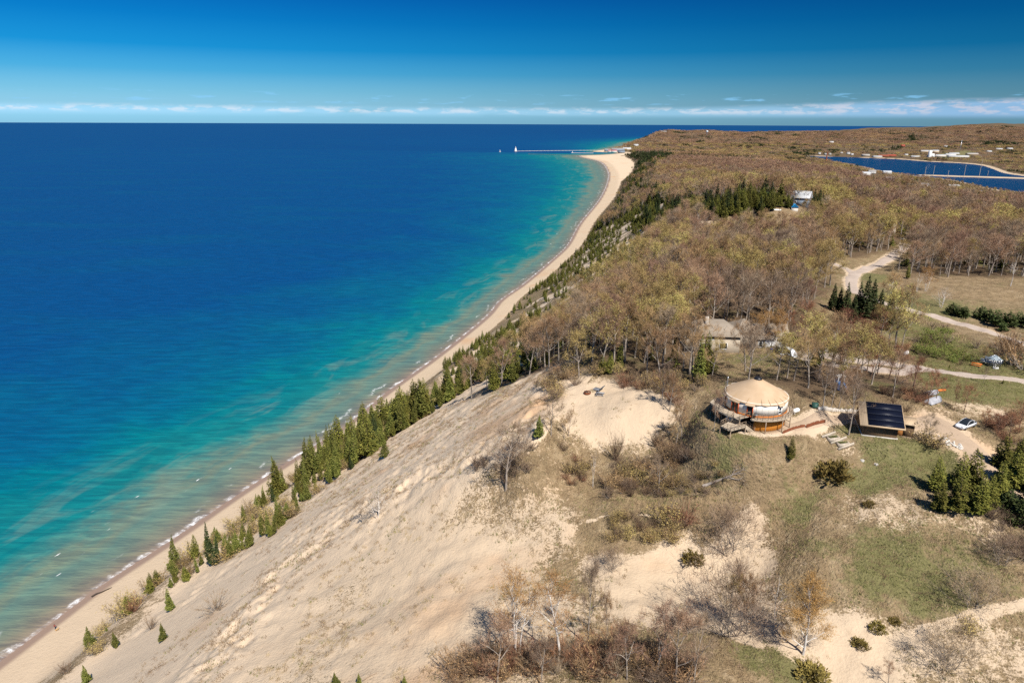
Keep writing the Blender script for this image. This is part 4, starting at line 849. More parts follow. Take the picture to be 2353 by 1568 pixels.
# along the headland slope and the beach end: dark cedars and scrub covering the face
X, Y = jgrid(60, 700, 700, 3400, 9, 31); d, s = coast(X, Y); q = d-beach_w(s); m = (q > 8) & (q < 150) & (r.uniform(0, 1, len(X)) < .6*sst(fbm(X/60, Y/60, 2, 7), -.3, .2)) & (forest_prob(X, Y) < .5)
push(X[m], Y[m], ['cedar']*int(m.sum()), MIDX, .35, .75, (1.1, 1.7))
wood = scatter_mass('forest', np.vstack(P), np.concatenate(I), np.vstack(RT), np.vstack(SCL), MASS, 'spring wood of bare and budding trees rolling back to the far hills', 'forest')
print('forest instances', sum(len(a) for a in P))
# ------------------------------------------------------------------ plants one can point at, each grounded where it grows
H0 = dict(grey=13.5, mauve=13.5, tan=13.5, olive=13.5, yellow=13.5, rust=13.5, birch=12, goldbirch=12, whitebirch=11, cedar=9, bright=8, spruce=12, pine=6, brush=2.2, greybrush=2.1, redbrush=2, tanbrush=2.1, greenbrush=1.9, olivebrush=2, juniper=1.5, dome=3.0)
def plant_px(kind, px, py, hpx, label, group=None, var=0, wide=1.0, tilt=None, rz=None, name=None):
    p = hit(px, py); Zc = (p-CAMP)@_f; dep = math.atan2(H-p[2], math.hypot(p[0], p[1]))
    h = hpx*Zc/FPX/max(math.cos(dep), .6)
    return plant(kind, var, (p[0], p[1], p[2]), h/H0[kind], label, group, rz, tilt, name, wide)
# lone evergreens and cedar clumps
plant_px('cedar', 1814, 1055, 56, 'lone conical cedar on the slope below the round house', wide=.85)
plant_px('juniper', 1915, 1096, 36, 'round bronze-green juniper on the grass below the shed', wide=1.15)
plant_px('juniper', 1592, 1288, 22, 'small sprawling juniper on the bare sand of the blowout')
for k, (px, py, h) in enumerate([(2156, 1176, 74), (2148, 1128, 80), (2196, 1172, 86), (2246, 1183, 92), (2200, 1125, 88), (2228, 1120, 92), (2285, 1155, 98), (2265, 1172, 84)]):
    plant_px('cedar', px, py, h, 'cedar in the clump at the lower right edge of the meadow', 'cedars in the clump right of the meadow', k, 1.2)
for k, (px, py, h) in enumerate([(2300, 1078, 84), (2334, 1085, 92), (2320, 1120, 90), (2352, 1130, 100), (2346, 1060, 70), (2372, 1090, 100), (2362, 1170, 90)]):
    plant_px('cedar', px, py, h, 'dark cedar beside the sandy track at the right edge', 'dark cedars beside the sandy track', k, 1.35)
plant_px('pine', 2312, 1178, 56, 'dull green pine beside the cedar clump at the right edge', wide=.9); plant_px('pine', 2346, 1205, 60, 'dull green pine at the right edge below the cedars', wide=.9)
plant_px('bright', 2330, 1212, 22, 'small bright green cedar at the right edge below the pines')
for k, (px, py, h) in enumerate([(1911, 712, 48), (1939, 722, 58), (1955, 742, 52), (1979, 732, 78), (1998, 726, 66), (2033, 756, 74), (1925, 716, 44), (1966, 722, 60), (2016, 738, 58)]):
    plant_px('spruce', px, py, h*1.3, 'dark spruce in the tight stand by the gravel fork', 'dark spruces by the gravel fork', k, 1.1)
for px, py, h, lab, wd in [(1603, 876, 108, 'tall conical cedar behind the round house, tallest of its row', 1.0), (1545, 843, 68, 'cedar second from the round house in the row behind the sand flat', 1.1), (1494, 828, 40, 'smallest cedar in the row behind the sand flat', .9),
                           (1423, 851, 74, 'broad cedar behind the fire ring, beside two shorter ones', 1.1), (1401, 857, 52, 'middle cedar of the three behind the fire ring', 1.2), (1382, 859, 44, 'shortest cedar of the three behind the fire ring', 1.2), (1362, 775, 46, 'narrow cedar among bare trees at the bluff edge', .8),
                           (1370, 682, 68, 'big dark cedar at the edge of the bluff, taller of a pair', 1.15), (1353, 684, 60, 'big dark cedar at the edge of the bluff, shorter of a pair', 1.1), (1421, 620, 34, 'dark cedar at the bluff edge, lower of two above the big pair', 1.0), (1433, 603, 30, 'dark cedar at the bluff edge, upper of two above the big pair', 1.0), (1257, 837, 36, 'bushy cedar at the head of the eroded scarp', 1.4)]:
    plant_px('bright' if h > 60 else 'cedar', px, py, h, lab, None, int(px) % 3, wd)
plant_px('bright', 1237, 1004, 52, 'cedar at the crest left of the sand flat', wide=1.2); plant_px('cedar', 2083, 640, 36, 'single cedar between birches by the gravel fork', wide=.8)
for k, (px, py, h) in enumerate([(2184, 722, 28), (2200, 726, 26), (2213, 728, 26), (2250, 733, 32), (2268, 738, 30), (2288, 748, 38), (2313, 750, 36), (2338, 748, 34), (2301, 760, 20), (2360, 752, 36)]):
    plant_px('pine', px, py, h, 'low round pine in the row across the right meadow', 'low pines across the meadow', k, 1.15)
# birches and marked bare trees
for px, py, h, k, lab, v in [(1182, 1512, 172, 'birch', 'slender white birch at the bottom edge, straightest of three', 1), (1193, 1514, 176, 'birch', 'white birch with forked trunk beside the slender one at the bottom edge', 0), (1289, 1518, 190, 'birch', 'tall white birch rising from red scrub at the bottom edge', 1),
                             (1844, 1502, 174, 'goldbirch', 'orange-brown birch with white trunk standing alone at the meadow foot', 0), (1780, 1421, 86, 'whitebirch', 'thin white birch stem left of the orange birch', 1), (867, 1188, 80, 'whitebirch', 'pale birch clump standing on the open sand face', 0), (832, 1200, 52, 'grey', 'small bare tree beside the pale birch on the open sand face', 1),
                             (2126, 669, 60, 'goldbirch', 'broad birch with golden crown left of the bare white one in the right meadow', 1), (2047, 690, 68, 'birch', 'leaning orange birch beside the spruce stand', 0), (2161, 706, 56, 'whitebirch', 'spreading bare white birch in the right meadow', 0), (2095, 612, 52, 'whitebirch', 'tall thin white birch right of the utility pole', 1), (2321, 657, 62, 'whitebirch', 'bare white birch at the far edge of the right meadow', 1), (2106, 670, 46, 'whitebirch', 'small white birch stem left of the broad golden birch', 1),
                             (1780, 800, 88, 'goldbirch', 'orange birch behind the garage of the hip-roofed house', 0), (1745, 790, 80, 'goldbirch', 'orange birch behind the hip-roofed house', 1)]:
    plant_px(k, px, py, h, lab, None, v)
for px, py, h, k, lab, v, wd in [(1162, 1124, 132, 'grey', 'wide spreading bare tree on the knoll above the sand face', 0, 1.25), (1266, 1000, 100, 'grey', 'bare tree with a dark leaning trunk at the crest left of the sand flat', 1, .8), (1305, 1002, 60, 'tan', 'small tan tree at the left foot of the sand flat', 2, .7), (1296, 1009, 50, 'tan', 'smallest tan tree at the left foot of the sand flat', 0, .7),
                                 (1362, 1118, 84, 'whitebirch', 'twisted pale dead trunk in the scrub hollow', 1, .5), (1512, 1131, 84, 'grey', 'dark crooked bare tree in the scrub hollow', 2, .8), (1552, 1026, 92, 'tan', 'bare tree left of the round house deck, nearest the path', 0, .8), (1566, 1008, 86, 'mauve', 'bare tree left of the round house deck, just behind another', 1, .8), (1520, 930, 96, 'grey', 'bare tree between the sand flat and the round house', 2, .8), (1538, 945, 84, 'tan', 'tan bare tree between the sand flat and the round house', 1, .8), (1640, 990, 90, 'mauve', 'thin bare tree in front of the deck corner', 2, .5), (1655, 975, 80, 'grey', 'thin grey tree growing through the deck corner', 0, .45),
                                 (1351, 1487, 178, 'grey', 'thin grey tree right of the birches at the bottom edge', 1, .5), (1395, 1481, 108, 'tan', 'slight sapling in front of the pale blowout', 2, .5), (1142, 1566, 120, 'mauve', 'bare tree with purple-brown twigs at the bottom edge left of the birches', 0, 1.0), (1242, 1572, 96, 'grey', 'bent pale bare tree at the bottom edge between the birches', 2, .8), (1506, 1552, 152, 'mauve', 'reddish bare tree in the scrub at the bottom edge', 1, .9), (1550, 1572, 146, 'mauve', 'bare tree at the right end of the red scrub', 2, .9), (1592, 1572, 124, 'grey', 'grey bare tree at the bottom edge, right of the red scrub', 0, .9), (2040, 1572, 48, 'mauve', 'small bare tree at the bottom edge below the sandy path', 1, 1.0), (1440, 1560, 120, 'mauve', 'bare tree in the middle of the red scrub at the bottom edge', 0, .9),
                                 (1716, 1456, 124, 'tan', 'upright bare sapling clump on the sand left of the orange birch', 2, .7), (1672, 1440, 116, 'olive', 'budding sapling left of the upright clump on the sand', 1, .6), (1698, 1448, 118, 'tan', 'thin sapling in the clump left of the orange birch', 0, .5),
                                 (2070, 806, 146, 'tan', 'very tall narrow bare poplar at the meadow edge', 1, .55), (1949, 998, 128, 'grey', 'big grey bare tree against the left end of the shed', 1, .85), (1890, 934, 96, 'grey', 'dark bare tree behind the stone wall', 0, .9), (1908, 938, 90, 'grey', 'grey bare tree behind the stone wall, right of a darker one', 2, .8), (1925, 940, 92, 'mauve', 'pinkish bare tree behind the stone wall', 1, .7), (1960, 930, 92, 'tan', 'tan bare tree behind the shed', 2, .8),
                                 (2132, 1018, 68, 'grey', 'leaning bare tree right of the shed', 2, .8), (2259, 879, 37, 'grey', 'planted young tree on the lawn by the gravel drive', 1, .5), (2192, 940, 56, 'rust', 'narrow reddish tree on the lawn behind the parked car', 0, .45), (2213, 950, 66, 'rust', 'reddish bare tree behind the parked car', 1, .8), (2148, 925, 72, 'rust', 'red-twigged tree beside the covered boat', 2, .8), (2130, 930, 74, 'rust', 'red-twigged tree left of the covered boat', 0, .8),
                                 (2290, 1000, 50, 'rust', 'low red-twigged tree right of the parked car', 1, 1.1), (2318, 1008, 58, 'rust', 'low red-twigged tree at the right edge beside the parked car', 2, 1.1), (2262, 985, 44, 'rust', 'small red-twigged tree behind the parked car', 0, 1.0), (2340, 985, 60, 'rust', 'red-twigged tree at the right edge above the cedars', 0, 1.1),
                                 (1991, 856, 96, 'rust', 'tall rusty red maple on the island of the gravel drive', 0, .7), (2014, 862, 92, 'rust', 'rusty red maple right of the tall one by the drive', 1, .7), (2060, 880, 92, 'rust', 'rusty maple beside the fork of the gravel drive', 2, .7), (1940, 860, 100, 'tan', 'tall bare tree behind the blue play set', 1, .7), (1915, 850, 100, 'mauve', 'tall bare tree by the parked white van', 0, .7), (1720, 872, 120, 'grey', 'tall dark-trunked tree right behind the round house roof', 0, .7)]:
    plant_px(k, px, py, h, lab, None, v, wd)
# the fallen white tree
p = hit(1618, 1116); q = hit(1700, 1075)
dirv = np.array([q[0]-p[0], q[1]-p[1]]); gt, gc = deciduous(404, 8.5, 1.9, .45, 420, .03, .9, 0, limbs=7, r0=.3, k=6); o = bpy.data.objects.new('dead_tree', None); COL.objects.link(o)
link('trunk', gt.mesh('dead_trunk', [DEADB], True), o); link('crown', gc.mesh('dead_crown', [DEADB, DEADB]), o)
o.location = (p[0], p[1], p[2]+.1); o.rotation_euler = Vector((dirv[0], dirv[1], 2.6*np.hypot(*dirv)/5.0)).to_track_quat('Z', 'Y').to_euler()
o['label'] = 'leaning dead white tree in the scrub below the round house'; o['category'] = 'tree'
# shrubs with a place of their own
for px, py, h, k, lab, v, wd in [(1672, 1268, 76, 'dome', 'big dark grey bush on the sand slope above the blowout', 0, 1.0), (1699, 1319, 32, 'brush', 'low brown bush below the big grey one in the blowout', 1, 1.1), (1405, 1310, 38, 'dome', 'fan shaped grey bush at the left end of the blowout', 0, 1.0), (2229, 1391, 58, 'dome', 'wide grey bush on the right of the meadow, upper of two', 1, 1.25), (2182, 1536, 72, 'dome', 'wide grey-green bush beside the sandy path, lower of two', 1, 1.0), (2223, 1452, 28, 'olivebrush', 'low olive bush between the two wide grey ones', 1, 1.5),
                                 (1861, 1556, 22, 'juniper', 'orange-brown low bush at the bottom edge right of the red scrub', 0, 1.6), (2016, 1445, 15, 'juniper', 'small bronze bush on the sand right of the orange birch', 1, 1.1), (1973, 1482, 14, 'juniper', 'spiky low bush on the sand beside the path', 0, 1.2), (2055, 1428, 9, 'juniper', 'tiny evergreen bush on the lower meadow', 1, 1.3), (1998, 1160, 9, 'juniper', 'tiny evergreen bush on the bare strip of the upper meadow', 1, 1.5), (1675, 1453, 96, 'dome', 'sprawling leafless willow bush at the foot of the blowout', 1, 1.1), (2300, 1295, 50, 'dome', 'grey bush at the right edge of the meadow', 0, 1.1), (2345, 1280, 60, 'brush', 'dark thicket bush at the right edge of the meadow', 1, 1.3),
                                 (1570, 1208, 42, 'redbrush', 'bright red-twigged bush above the blowout', 0, 1.3), (1438, 888, 20, 'redbrush', 'red-twigged bush behind the lounge chair', 1, 1.7), (1527, 1205, 40, 'olivebrush', 'olive leafy bush left of the bright red one', 0, 1.2), (1415, 1058, 58, 'brush', 'stump wrapped in brown vines in the hollow', 2, .5), (2326, 838, 80, 'tanbrush', 'large brown leafy bush right of the wire dome', 0, 1.0), (2352, 850, 70, 'tanbrush', 'large brown leafy bush at the right edge of the lawn', 1, 1.0), (2132, 1022, 40, 'olivebrush', 'tangled bush at the foot of the leaning tree right of the shed', 1, 1.2), (2150, 1030, 26, 'brush', 'dark low bush on the grass right of the shed', 1, 1.2)]:
    plant_px(k, px, py, h, lab, None, v, wd)
plant_px('bright', 2180, 846, 10, 'knee-high young evergreen on the lawn left of the orange table', wide=1.3); plant_px('bright', 2303, 881, 11, 'knee-high young evergreen right of the planted tree', wide=1.3)
# scrub that grows in stands
PP, II, RR_, SS = [], [], [], []                          # the overflow of the stands, gathered as one mass of scrub
SCRUB_K = ['brush', 'greybrush', 'redbrush', 'tanbrush', 'olivebrush', 'greenbrush']
def stand(poly, n, kinds, h0, h1, label, group, seed, names=None):
    r = np.random.default_rng(seed); P = np.array(PH(poly)); lo, hi = P.min(0), P.max(0); c = 0; tries = 0
    n_one = 0 if seed > 90 else max(4, int(n*.55)) if seed != 13 else n
    while c < n*1.5 and tries < 6000:
        tries += 1; x, y = r.uniform(lo, hi)
        if not poly_in(np.array([x]), np.array([y]), P)[0]: continue
        if any((x-a)**2+(y-b)**2 < q*q for a, b, q in EXCL if q < 30 and q != 0) : continue
        k = kinds[r.integers(0, len(kinds))]; h = r.uniform(h0, h1)
        if c < n_one: plant(k, c, (x, y, Z1(x, y)), h/H0[k], label, group, wide=r.uniform(.9, 1.5))
        elif k in SCRUB_K: w_ = h/H0[k]; PP.append([x, y, Z1(x, y)]); II.append(SCRUB_K.index(k)); RR_.append([0, 0, r.uniform(0, 6.28)]); SS.append([w_*r.uniform(.9, 1.5)]*2+[w_])
        c += 1
stand([(1120, 1120), (1070, 1085), (1170, 1030), (1240, 1010), (1210, 1110)], 12, ['greybrush', 'brush', 'greybrush'], 1.4, 2.8, 'leafless shrub around the spreading tree on the knoll', 'shrubs on the knoll', 1)
stand([(1290, 1030), (1350, 1060), (1330, 1130), (1280, 1090)], 9, ['brush', 'redbrush', 'olivebrush'], 1.2, 2.4, 'brown shrub on the left bank of the scrub hollow', 'shrubs on the left of the hollow', 2)
stand([(1370, 1060), (1560, 1060), (1580, 1130), (1400, 1150)], 34, ['brush', 'greybrush', 'olivebrush', 'tanbrush'], 1.2, 3.0, 'brown shrub in the scrub hollow below the sand flat', 'shrubs in the hollow', 3)
stand([(1225, 890), (1290, 838), (1340, 868), (1300, 905), (1260, 925)], 14, ['brush', 'greybrush', 'tanbrush', 'olivebrush'], 1.4, 3.6, 'dark shrub at the head of the eroded scarp', 'shrubs at the scarp', 16)
stand([(1330, 866), (1500, 868), (1620, 885), (1600, 900), (1400, 880)], 14, ['brush', 'olivebrush', 'greybrush', 'tanbrush'], 1.4, 3.4, 'shrub in the understorey along the near edge of the wood', 'shrubs along the wood edge', 17)
stand([(1500, 1010), (1640, 1000), (1640, 1060), (1520, 1060)], 22, ['tanbrush', 'greybrush', 'brush'], 1.4, 3.2, 'tan shrub on the slope left of the round house deck', 'shrubs left of the deck', 4)
stand([(1600, 1080), (1740, 1070), (1700, 1150), (1560, 1150)], 16, ['greybrush', 'olivebrush', 'greybrush'], .8, 1.8, 'low grey-green shrub around the leaning dead tree', 'shrubs around the dead tree', 5)
stand([(1390, 1190), (1560, 1180), (1560, 1245), (1400, 1250)], 22, ['olivebrush', 'brush', 'tanbrush', 'olivebrush'], 1.2, 2.4, 'dark olive shrub on the bank above the blowout', 'shrubs on the bank above the blowout', 6)
stand([(1400, 868), (1560, 872), (1560, 930), (1470, 900), (1400, 880)], 18, ['tanbrush', 'brush', 'redbrush'], 1.2, 2.6, 'brown shrub along the back edge of the sand flat', 'shrubs behind the sand flat', 7)
stand([(990, 1580), (1080, 1520), (1180, 1510), (1330, 1510), (1500, 1490), (1600, 1540), (1620, 1590)], 74, ['brush', 'redbrush', 'brush', 'tanbrush', 'greybrush'], 1.6, 3.6, 'red-brown shrub in the dense scrub along the bottom edge', 'red-brown scrub along the bottom edge', 8)
stand([(2095, 800), (2180, 805), (2240, 830), (2200, 840), (2110, 825)], 20, ['greenbrush', 'greenbrush', 'brush'], 1.2, 2.6, 'fresh green shrub on the bank left of the wire dome', 'green shrubs on the bank', 9)
stand([(2100, 765), (2180, 755), (2190, 785), (2120, 800)], 12, ['greenbrush', 'greybrush'], 1.4, 3.0, 'shrub in the thicket between the two gravel roads', 'shrubs between the gravel roads', 10)
stand([(2230, 790), (2340, 800), (2340, 825), (2260, 818)], 10, ['brush', 'greybrush', 'tanbrush'], 1.4, 3.0, 'dark shrub behind the wire dome', 'shrubs behind the wire dome', 11)
stand([(1960, 905), (2130, 905), (2130, 940), (1980, 948)], 18, ['redbrush', 'brush'], 1.2, 2.4, 'rusty shrub behind the shed', 'shrubs behind the shed', 12)
stand([(1540, 498), (1700, 494), (1760, 506), (1620, 512)], 12, ['juniper'], .7, 1.1, 'dark flat juniper on the dune clearing by the blue house', 'junipers on the dune clearing', 13)
stand([(2190, 1130), (2360, 1200), (2360, 1260), (2280, 1210)], 10, ['greybrush', 'brush'], 1.0, 2.2, 'grey shrub at the foot of the right-hand cedars', 'shrubs below the right-hand cedars', 14)
stand([(2250, 970), (2352, 960), (2352, 1020), (2270, 1010)], 12, ['redbrush', 'redbrush', 'tanbrush'], 1.2, 2.6, 'rusty shrub around the parked car', 'rusty shrubs by the parked car', 15)

stand([(2380, 980), (2460, 940), (2900, 1050), (2900, 1400), (2480, 1400), (2390, 1250)], 130, ['brush', 'greybrush', 'tanbrush', 'olivebrush'], 1.4, 3.4, '', '', 91)
stand([(2390, 700), (2700, 720), (2760, 900), (2420, 860)], 60, ['greenbrush', 'greybrush', 'tanbrush'], 1.4, 3.2, '', '', 92)
scatter_mass('scrub', PP, II, RR_, SS, [merge_pair('scrub_bush', *PROTO[k][0]) for k in SCRUB_K], 'low leafless scrub filling in between the single shrubs', 'scrub')
# ------------------------------------------------------------------ evergreens along the foot and the face of the bluff
base_px = [(290, 1402), (380, 1350), (450, 1312), (520, 1288), (590, 1250), (680, 1172), (750, 1112), (800, 1078), (850, 1040), (900, 1003), (960, 968), (1010, 935), (1080, 890), (1140, 862), (1200, 835), (1262, 790)]
bp = np.array([hit(a, b)[:2] for a, b in base_px]); bd_, bs_ = coast(bp[:, 0], bp[:, 1]); bq = bd_-beach_w(bs_)
dens = [.9, .95, 1, 1, 1, 1, 1, 1, 1, 1, 1, .95, .9, .95, 1, 1]; hts = [4.5, 4.5, 8, 15.5, 8, 7, 8.5, 15, 16.5, 15.5, 15, 14, 12, 11, 10.5, 10]
fp, _ = seg_dist(np.zeros(1), np.zeros(1), SHORE)
Sline = SHORE; Scum = np.r_[0, np.cumsum(np.hypot(*np.diff(SHORE, axis=0).T))]
def sd_xy(s, d):
    k = np.clip(np.searchsorted(Scum, s)-1, 0, len(Scum)-2); a, b = Sline[k], Sline[k+1]; e = (b-a)/(np.linalg.norm(b-a)+1e-9); return a+e*(s-Scum[k])+np.array([e[1], -e[0]])*d
r = np.random.default_rng(41); cnt = 0; used = []; SMALL = []
s = bs_[0]-12
while s < bs_[-1]+20:
    dn = np.interp(s, bs_, dens); qm = max(np.interp(s, bs_, bq)+4, 12); hh = np.interp(s, bs_, hts); W_ = float(beach_w(np.array([s]))[0])
    n = r.poisson(dn*qm/22*3.9)
    for j in range(n):
        q = r.uniform(1.5, qm); x, y = sd_xy(s+r.uniform(-1.5, 1.5), W_+q)
        if any((x-a)**2+(y-b)**2 < 1.1 for a, b in used[-60:]): continue
        used.append((x, y)); u = r.uniform(); tall = hh > 8
        if u < .58: k, lab, grp = ('bright', 'yellow-green cedar in the strip along the foot of the sand bluff', 'cedars along the foot of the bluff')
        elif u < .74: k, lab, grp = ('cedar', 'dark cedar in the strip along the foot of the sand bluff', 'cedars along the foot of the bluff')
        elif u < .80 and tall: k, lab, grp = ('spruce', 'narrow spruce rising over the cedars at the foot of the bluff', 'spruces at the foot of the bluff')
        else: k, lab, grp = ('olivebrush', 'olive shrub in the strip along the foot of the sand bluff', 'shrubs along the foot of the bluff')
        h = hh*r.choice([r.uniform(.22, .5), r.uniform(.6, 1.12)], p=[.4, .6]) if k != 'olivebrush' else r.uniform(1.5, 4.5)
        if k in ('bright', 'cedar') and (h < 5.2 or cnt > 175): SMALL.append((x, y, h/8)); continue
        plant(k, int(r.integers(0, 9)), (x, y, Z1(x, y)), h/H0[k], lab, grp, wide=r.uniform(.85, 1.35)*(1.2 if h < 6 else .68), tilt=(r.normal(0, .05), r.normal(0, .05))); cnt += 1
    s += 2.6
print('foot of the bluff', cnt)
for px, py, h, k, lab in [(375, 1470, 40, 'bright', 'thin ragged cedar alone on the lower sand face'), (391, 1401, 52, 'bright', 'bushy young cedar on the sand near the tree strip'), (348, 1444, 24, 'greybrush', 'small grey shrub left of the thin cedar on the sand'), (267, 1486, 36, 'bright', 'small cedar on the sandy ledge near the bottom left'), (209, 1482, 44, 'bright', 'pale cedar at the beach edge near the bottom left'), (201, 1568, 42, 'bright', 'young cedar at the bottom left edge'), (296, 1408, 40, 'cedar', 'dark cedar with a rusty neighbour at the lower end of the strip'), (310, 1404, 26, 'redbrush', 'rusty shrub at the lower end of the tree strip'), (496, 1401, 36, 'greybrush', 'thin leafless shrub on the open sand face'),
                          (884, 1050, 40, 'bright', 'leaning young cedar at the edge of the sand above the strip'), (770, 1575, 30, 'bright', 'cedar top at the bottom edge, left of the scrub'), (825, 1575, 28, 'bright', 'cedar top at the bottom edge, second left of the scrub'), (930, 1578, 26, 'bright', 'cedar top at the bottom edge, nearest the scrub'), (150, 1545, 24, 'greybrush', 'grey shrub on the low ledge at the bottom left'), (225, 1500, 24, 'olivebrush', 'olive shrub beside the pale cedar at the bottom left')]:
    plant_px(k, px, py, h, lab, None, int(px) % 3, 1.1)
# young cedars spread over the farther face
X, Y = jgrid(-40, 260, 260, 900, 4.6, 43); d, s = coast(X, Y); q = d-beach_w(s)
m = (q > 6) & (s > bs_[-3]) & (forest_prob(X, Y) < .35) & (q < 150); X, Y, q, s = X[m], Y[m], q[m], s[m]
f = .62*sst(fbm(X/22, Y/22, 3, 51), -.3, .2)*np.where(q < 50, 1.3, .75); k_ = r.uniform(0, 1, len(X)) < f; X, Y, q = X[k_], Y[k_], q[k_]
o_ = np.argsort(Y); X, Y, q = X[o_], Y[o_], q[o_]; nkeep = 60
for k in range(min(nkeep, len(X))):
    plant('bright' if r.uniform() < .75 else 'cedar', k, (X[k], Y[k], Z1(X[k], Y[k])), r.uniform(.22, .7)*(1.5 if q[k] < 30 else 1), 'young cedar on the grassy lake face below the wood', 'young cedars on the farther face', wide=r.uniform(1.1, 1.5))
PP, II, RR_, SS = [], [], [], []
def push2(x, y, idx, h):
    n = len(x)
    if n: PP.append(np.stack([x, y, ground(x, y)], -1)); II.append(np.full(n, idx) if np.isscalar(idx) else idx); RR_.append(np.stack([0*x, 0*x, r.uniform(0, 6.28, n)], -1)); w_ = h*r.uniform(1.0, 1.4, n); SS.append(np.stack([w_, w_, h], -1))
push2(X[nkeep:], Y[nkeep:], r.integers(0, 2, max(0, len(X)-nkeep)), r.uniform(.25, .85, max(0, len(X)-nkeep)))
X, Y = jgrid(80, 150, 60, 130, 4.5, 171); pr, zz = proj(np.stack([X, Y, np.full(len(X), 80.)], -1)); m = (pr[:, 0] > 2420) & (pr[:, 1] > 980) & (pr[:, 1] < 1330) & (r.uniform(0, 1, len(X)) < .5); push2(X[m], Y[m], r.integers(1, 3, int(m.sum())), r.uniform(.6, 1.1, int(m.sum())))
sm = np.array(SMALL); push2(sm[:, 0], sm[:, 1], r.integers(0, 2, len(sm)), sm[:, 2])
x, y = CON_NEAR; push2(x, y, r.integers(0, 3, len(x)), r.uniform(.8, 1.3, len(x)))
X, Y = jgrid(0, 420, 300, 900, 4.2, 47); g = np.zeros(len(X), bool)
for a, b, q_ in GROVE: g |= (X-a)**2+(Y-b)**2 < q_*q_
push2(X[g], Y[g], r.integers(0, 4, int(g.sum())), r.uniform(.75, 1.25, int(g.sum())))
CM = [merge_pair('grove_conifer', *PROTO['bright'][0]), merge_pair('grove_conifer', *PROTO['cedar'][0]), merge_pair('grove_conifer', *PROTO['cedar'][2]), merge_pair('grove_conifer', *PROTO['spruce'][1])]
scatter_mass('evergreens', np.vstack(PP), np.concatenate(II), np.vstack(RR_), np.vstack(SS), CM, 'groves of evergreens in the wood and small seedling cedars along the bluff', 'evergreens')

# ------------------------------------------------------------------ tufts of dune grass
def tuft(name, seed, mat, n=16, h=.45, sp=.3):
    r = np.random.default_rng(seed); g = Geo(); O = np.stack([r.normal(0, sp*.6, n), r.normal(0, sp*.6, n), np.full(n, -.03)], -1)
    twigs(g, r, O, np.stack([r.normal(.25, .45, n), r.normal(.15, .45, n), np.ones(n)], -1), h*r.uniform(.5, 1.1, n), .05, 0); return g.mesh(name, [mat])
GDRY = leafmat('dry_dune_grass', (.30, .225, .12), (.43, .335, .20)); GGRN = leafmat('green_dune_grass', (.15, .15, .05), (.25, .23, .09)); GBRN = leafmat('brown_dune_weeds', (.17, .11, .06), (.27, .185, .105))
TM = [tuft('grass_tuft', 1, GDRY), tuft('grass_tuft', 2, GDRY, 20, .55, .4), tuft('grass_tuft', 3, GGRN, 16, .4, .35), tuft('grass_tuft', 4, GBRN, 14, .5, .3)]
X, Y = jgrid(-75, 130, 60, 230, .52, 49); r = np.random.default_rng(50)
A_ = np.arctan2(X, Y); pp, zz = proj(np.stack([X, Y, np.full(len(X), 75.)], -1)); m = (pp[:, 0] > -150) & (pp[:, 0] < 2500) & (zz > 0); X, Y = X[m], Y[m]
z, d, s, dz, bd = ground(X, Y, True); sa, gr, fo, we, fa = cover(X, Y, d, s, dz); q = d-beach_w(s)
cl_ = fbm(X/2.3, Y/2.3, 3, 88)+.5*fbm(X/9, Y/9, 2, 89)
prob = np.clip(.66-sa*.72+cl_*.9, 0, .8)*(1-fo)*(q > 4); prob = np.where(fa > .5, prob*.75+.018*(cl_ > .05)+.35*sst(s, 940, 985)*(fbm(X/5, Y/5, 3, 93) > .08)+.5*np.exp(-((dz+1.5)/2.2)**2)*(fbm(X/7, Y/7, 3, 94) > -.05), prob)
for L, wd in ROADW['gravel']+ROADW['sandy']+ROADW['path']:
    pd, _ = seg_dist(X, Y, L); prob = prob*(pd > wd*.55)
k_ = r.uniform(0, 1, len(X)) < prob; X, Y, z, gr = X[k_], Y[k_], z[k_], gr[k_]; n = len(X)
u = r.uniform(0, 1, n)+fbm(X/5, Y/5, 2, 90)*.5; fz = fa[k_] > .5; idx = np.where(fz & (u > .25), 3, np.where(u < gr*.8, 2, np.where(u > .82, 3, r.integers(0, 2, n)))); h = r.uniform(.55, 1.35, n)
scatter_mass('dune_grass', np.stack([X, Y, z], -1), idx, np.stack([0*X, 0*X, r.uniform(-.6, .6, n)], -1), np.stack([h*1.2, h*1.2, h], -1), TM, 'clumps of dry dune grass over the sand', 'grass')
print('tufts', n)
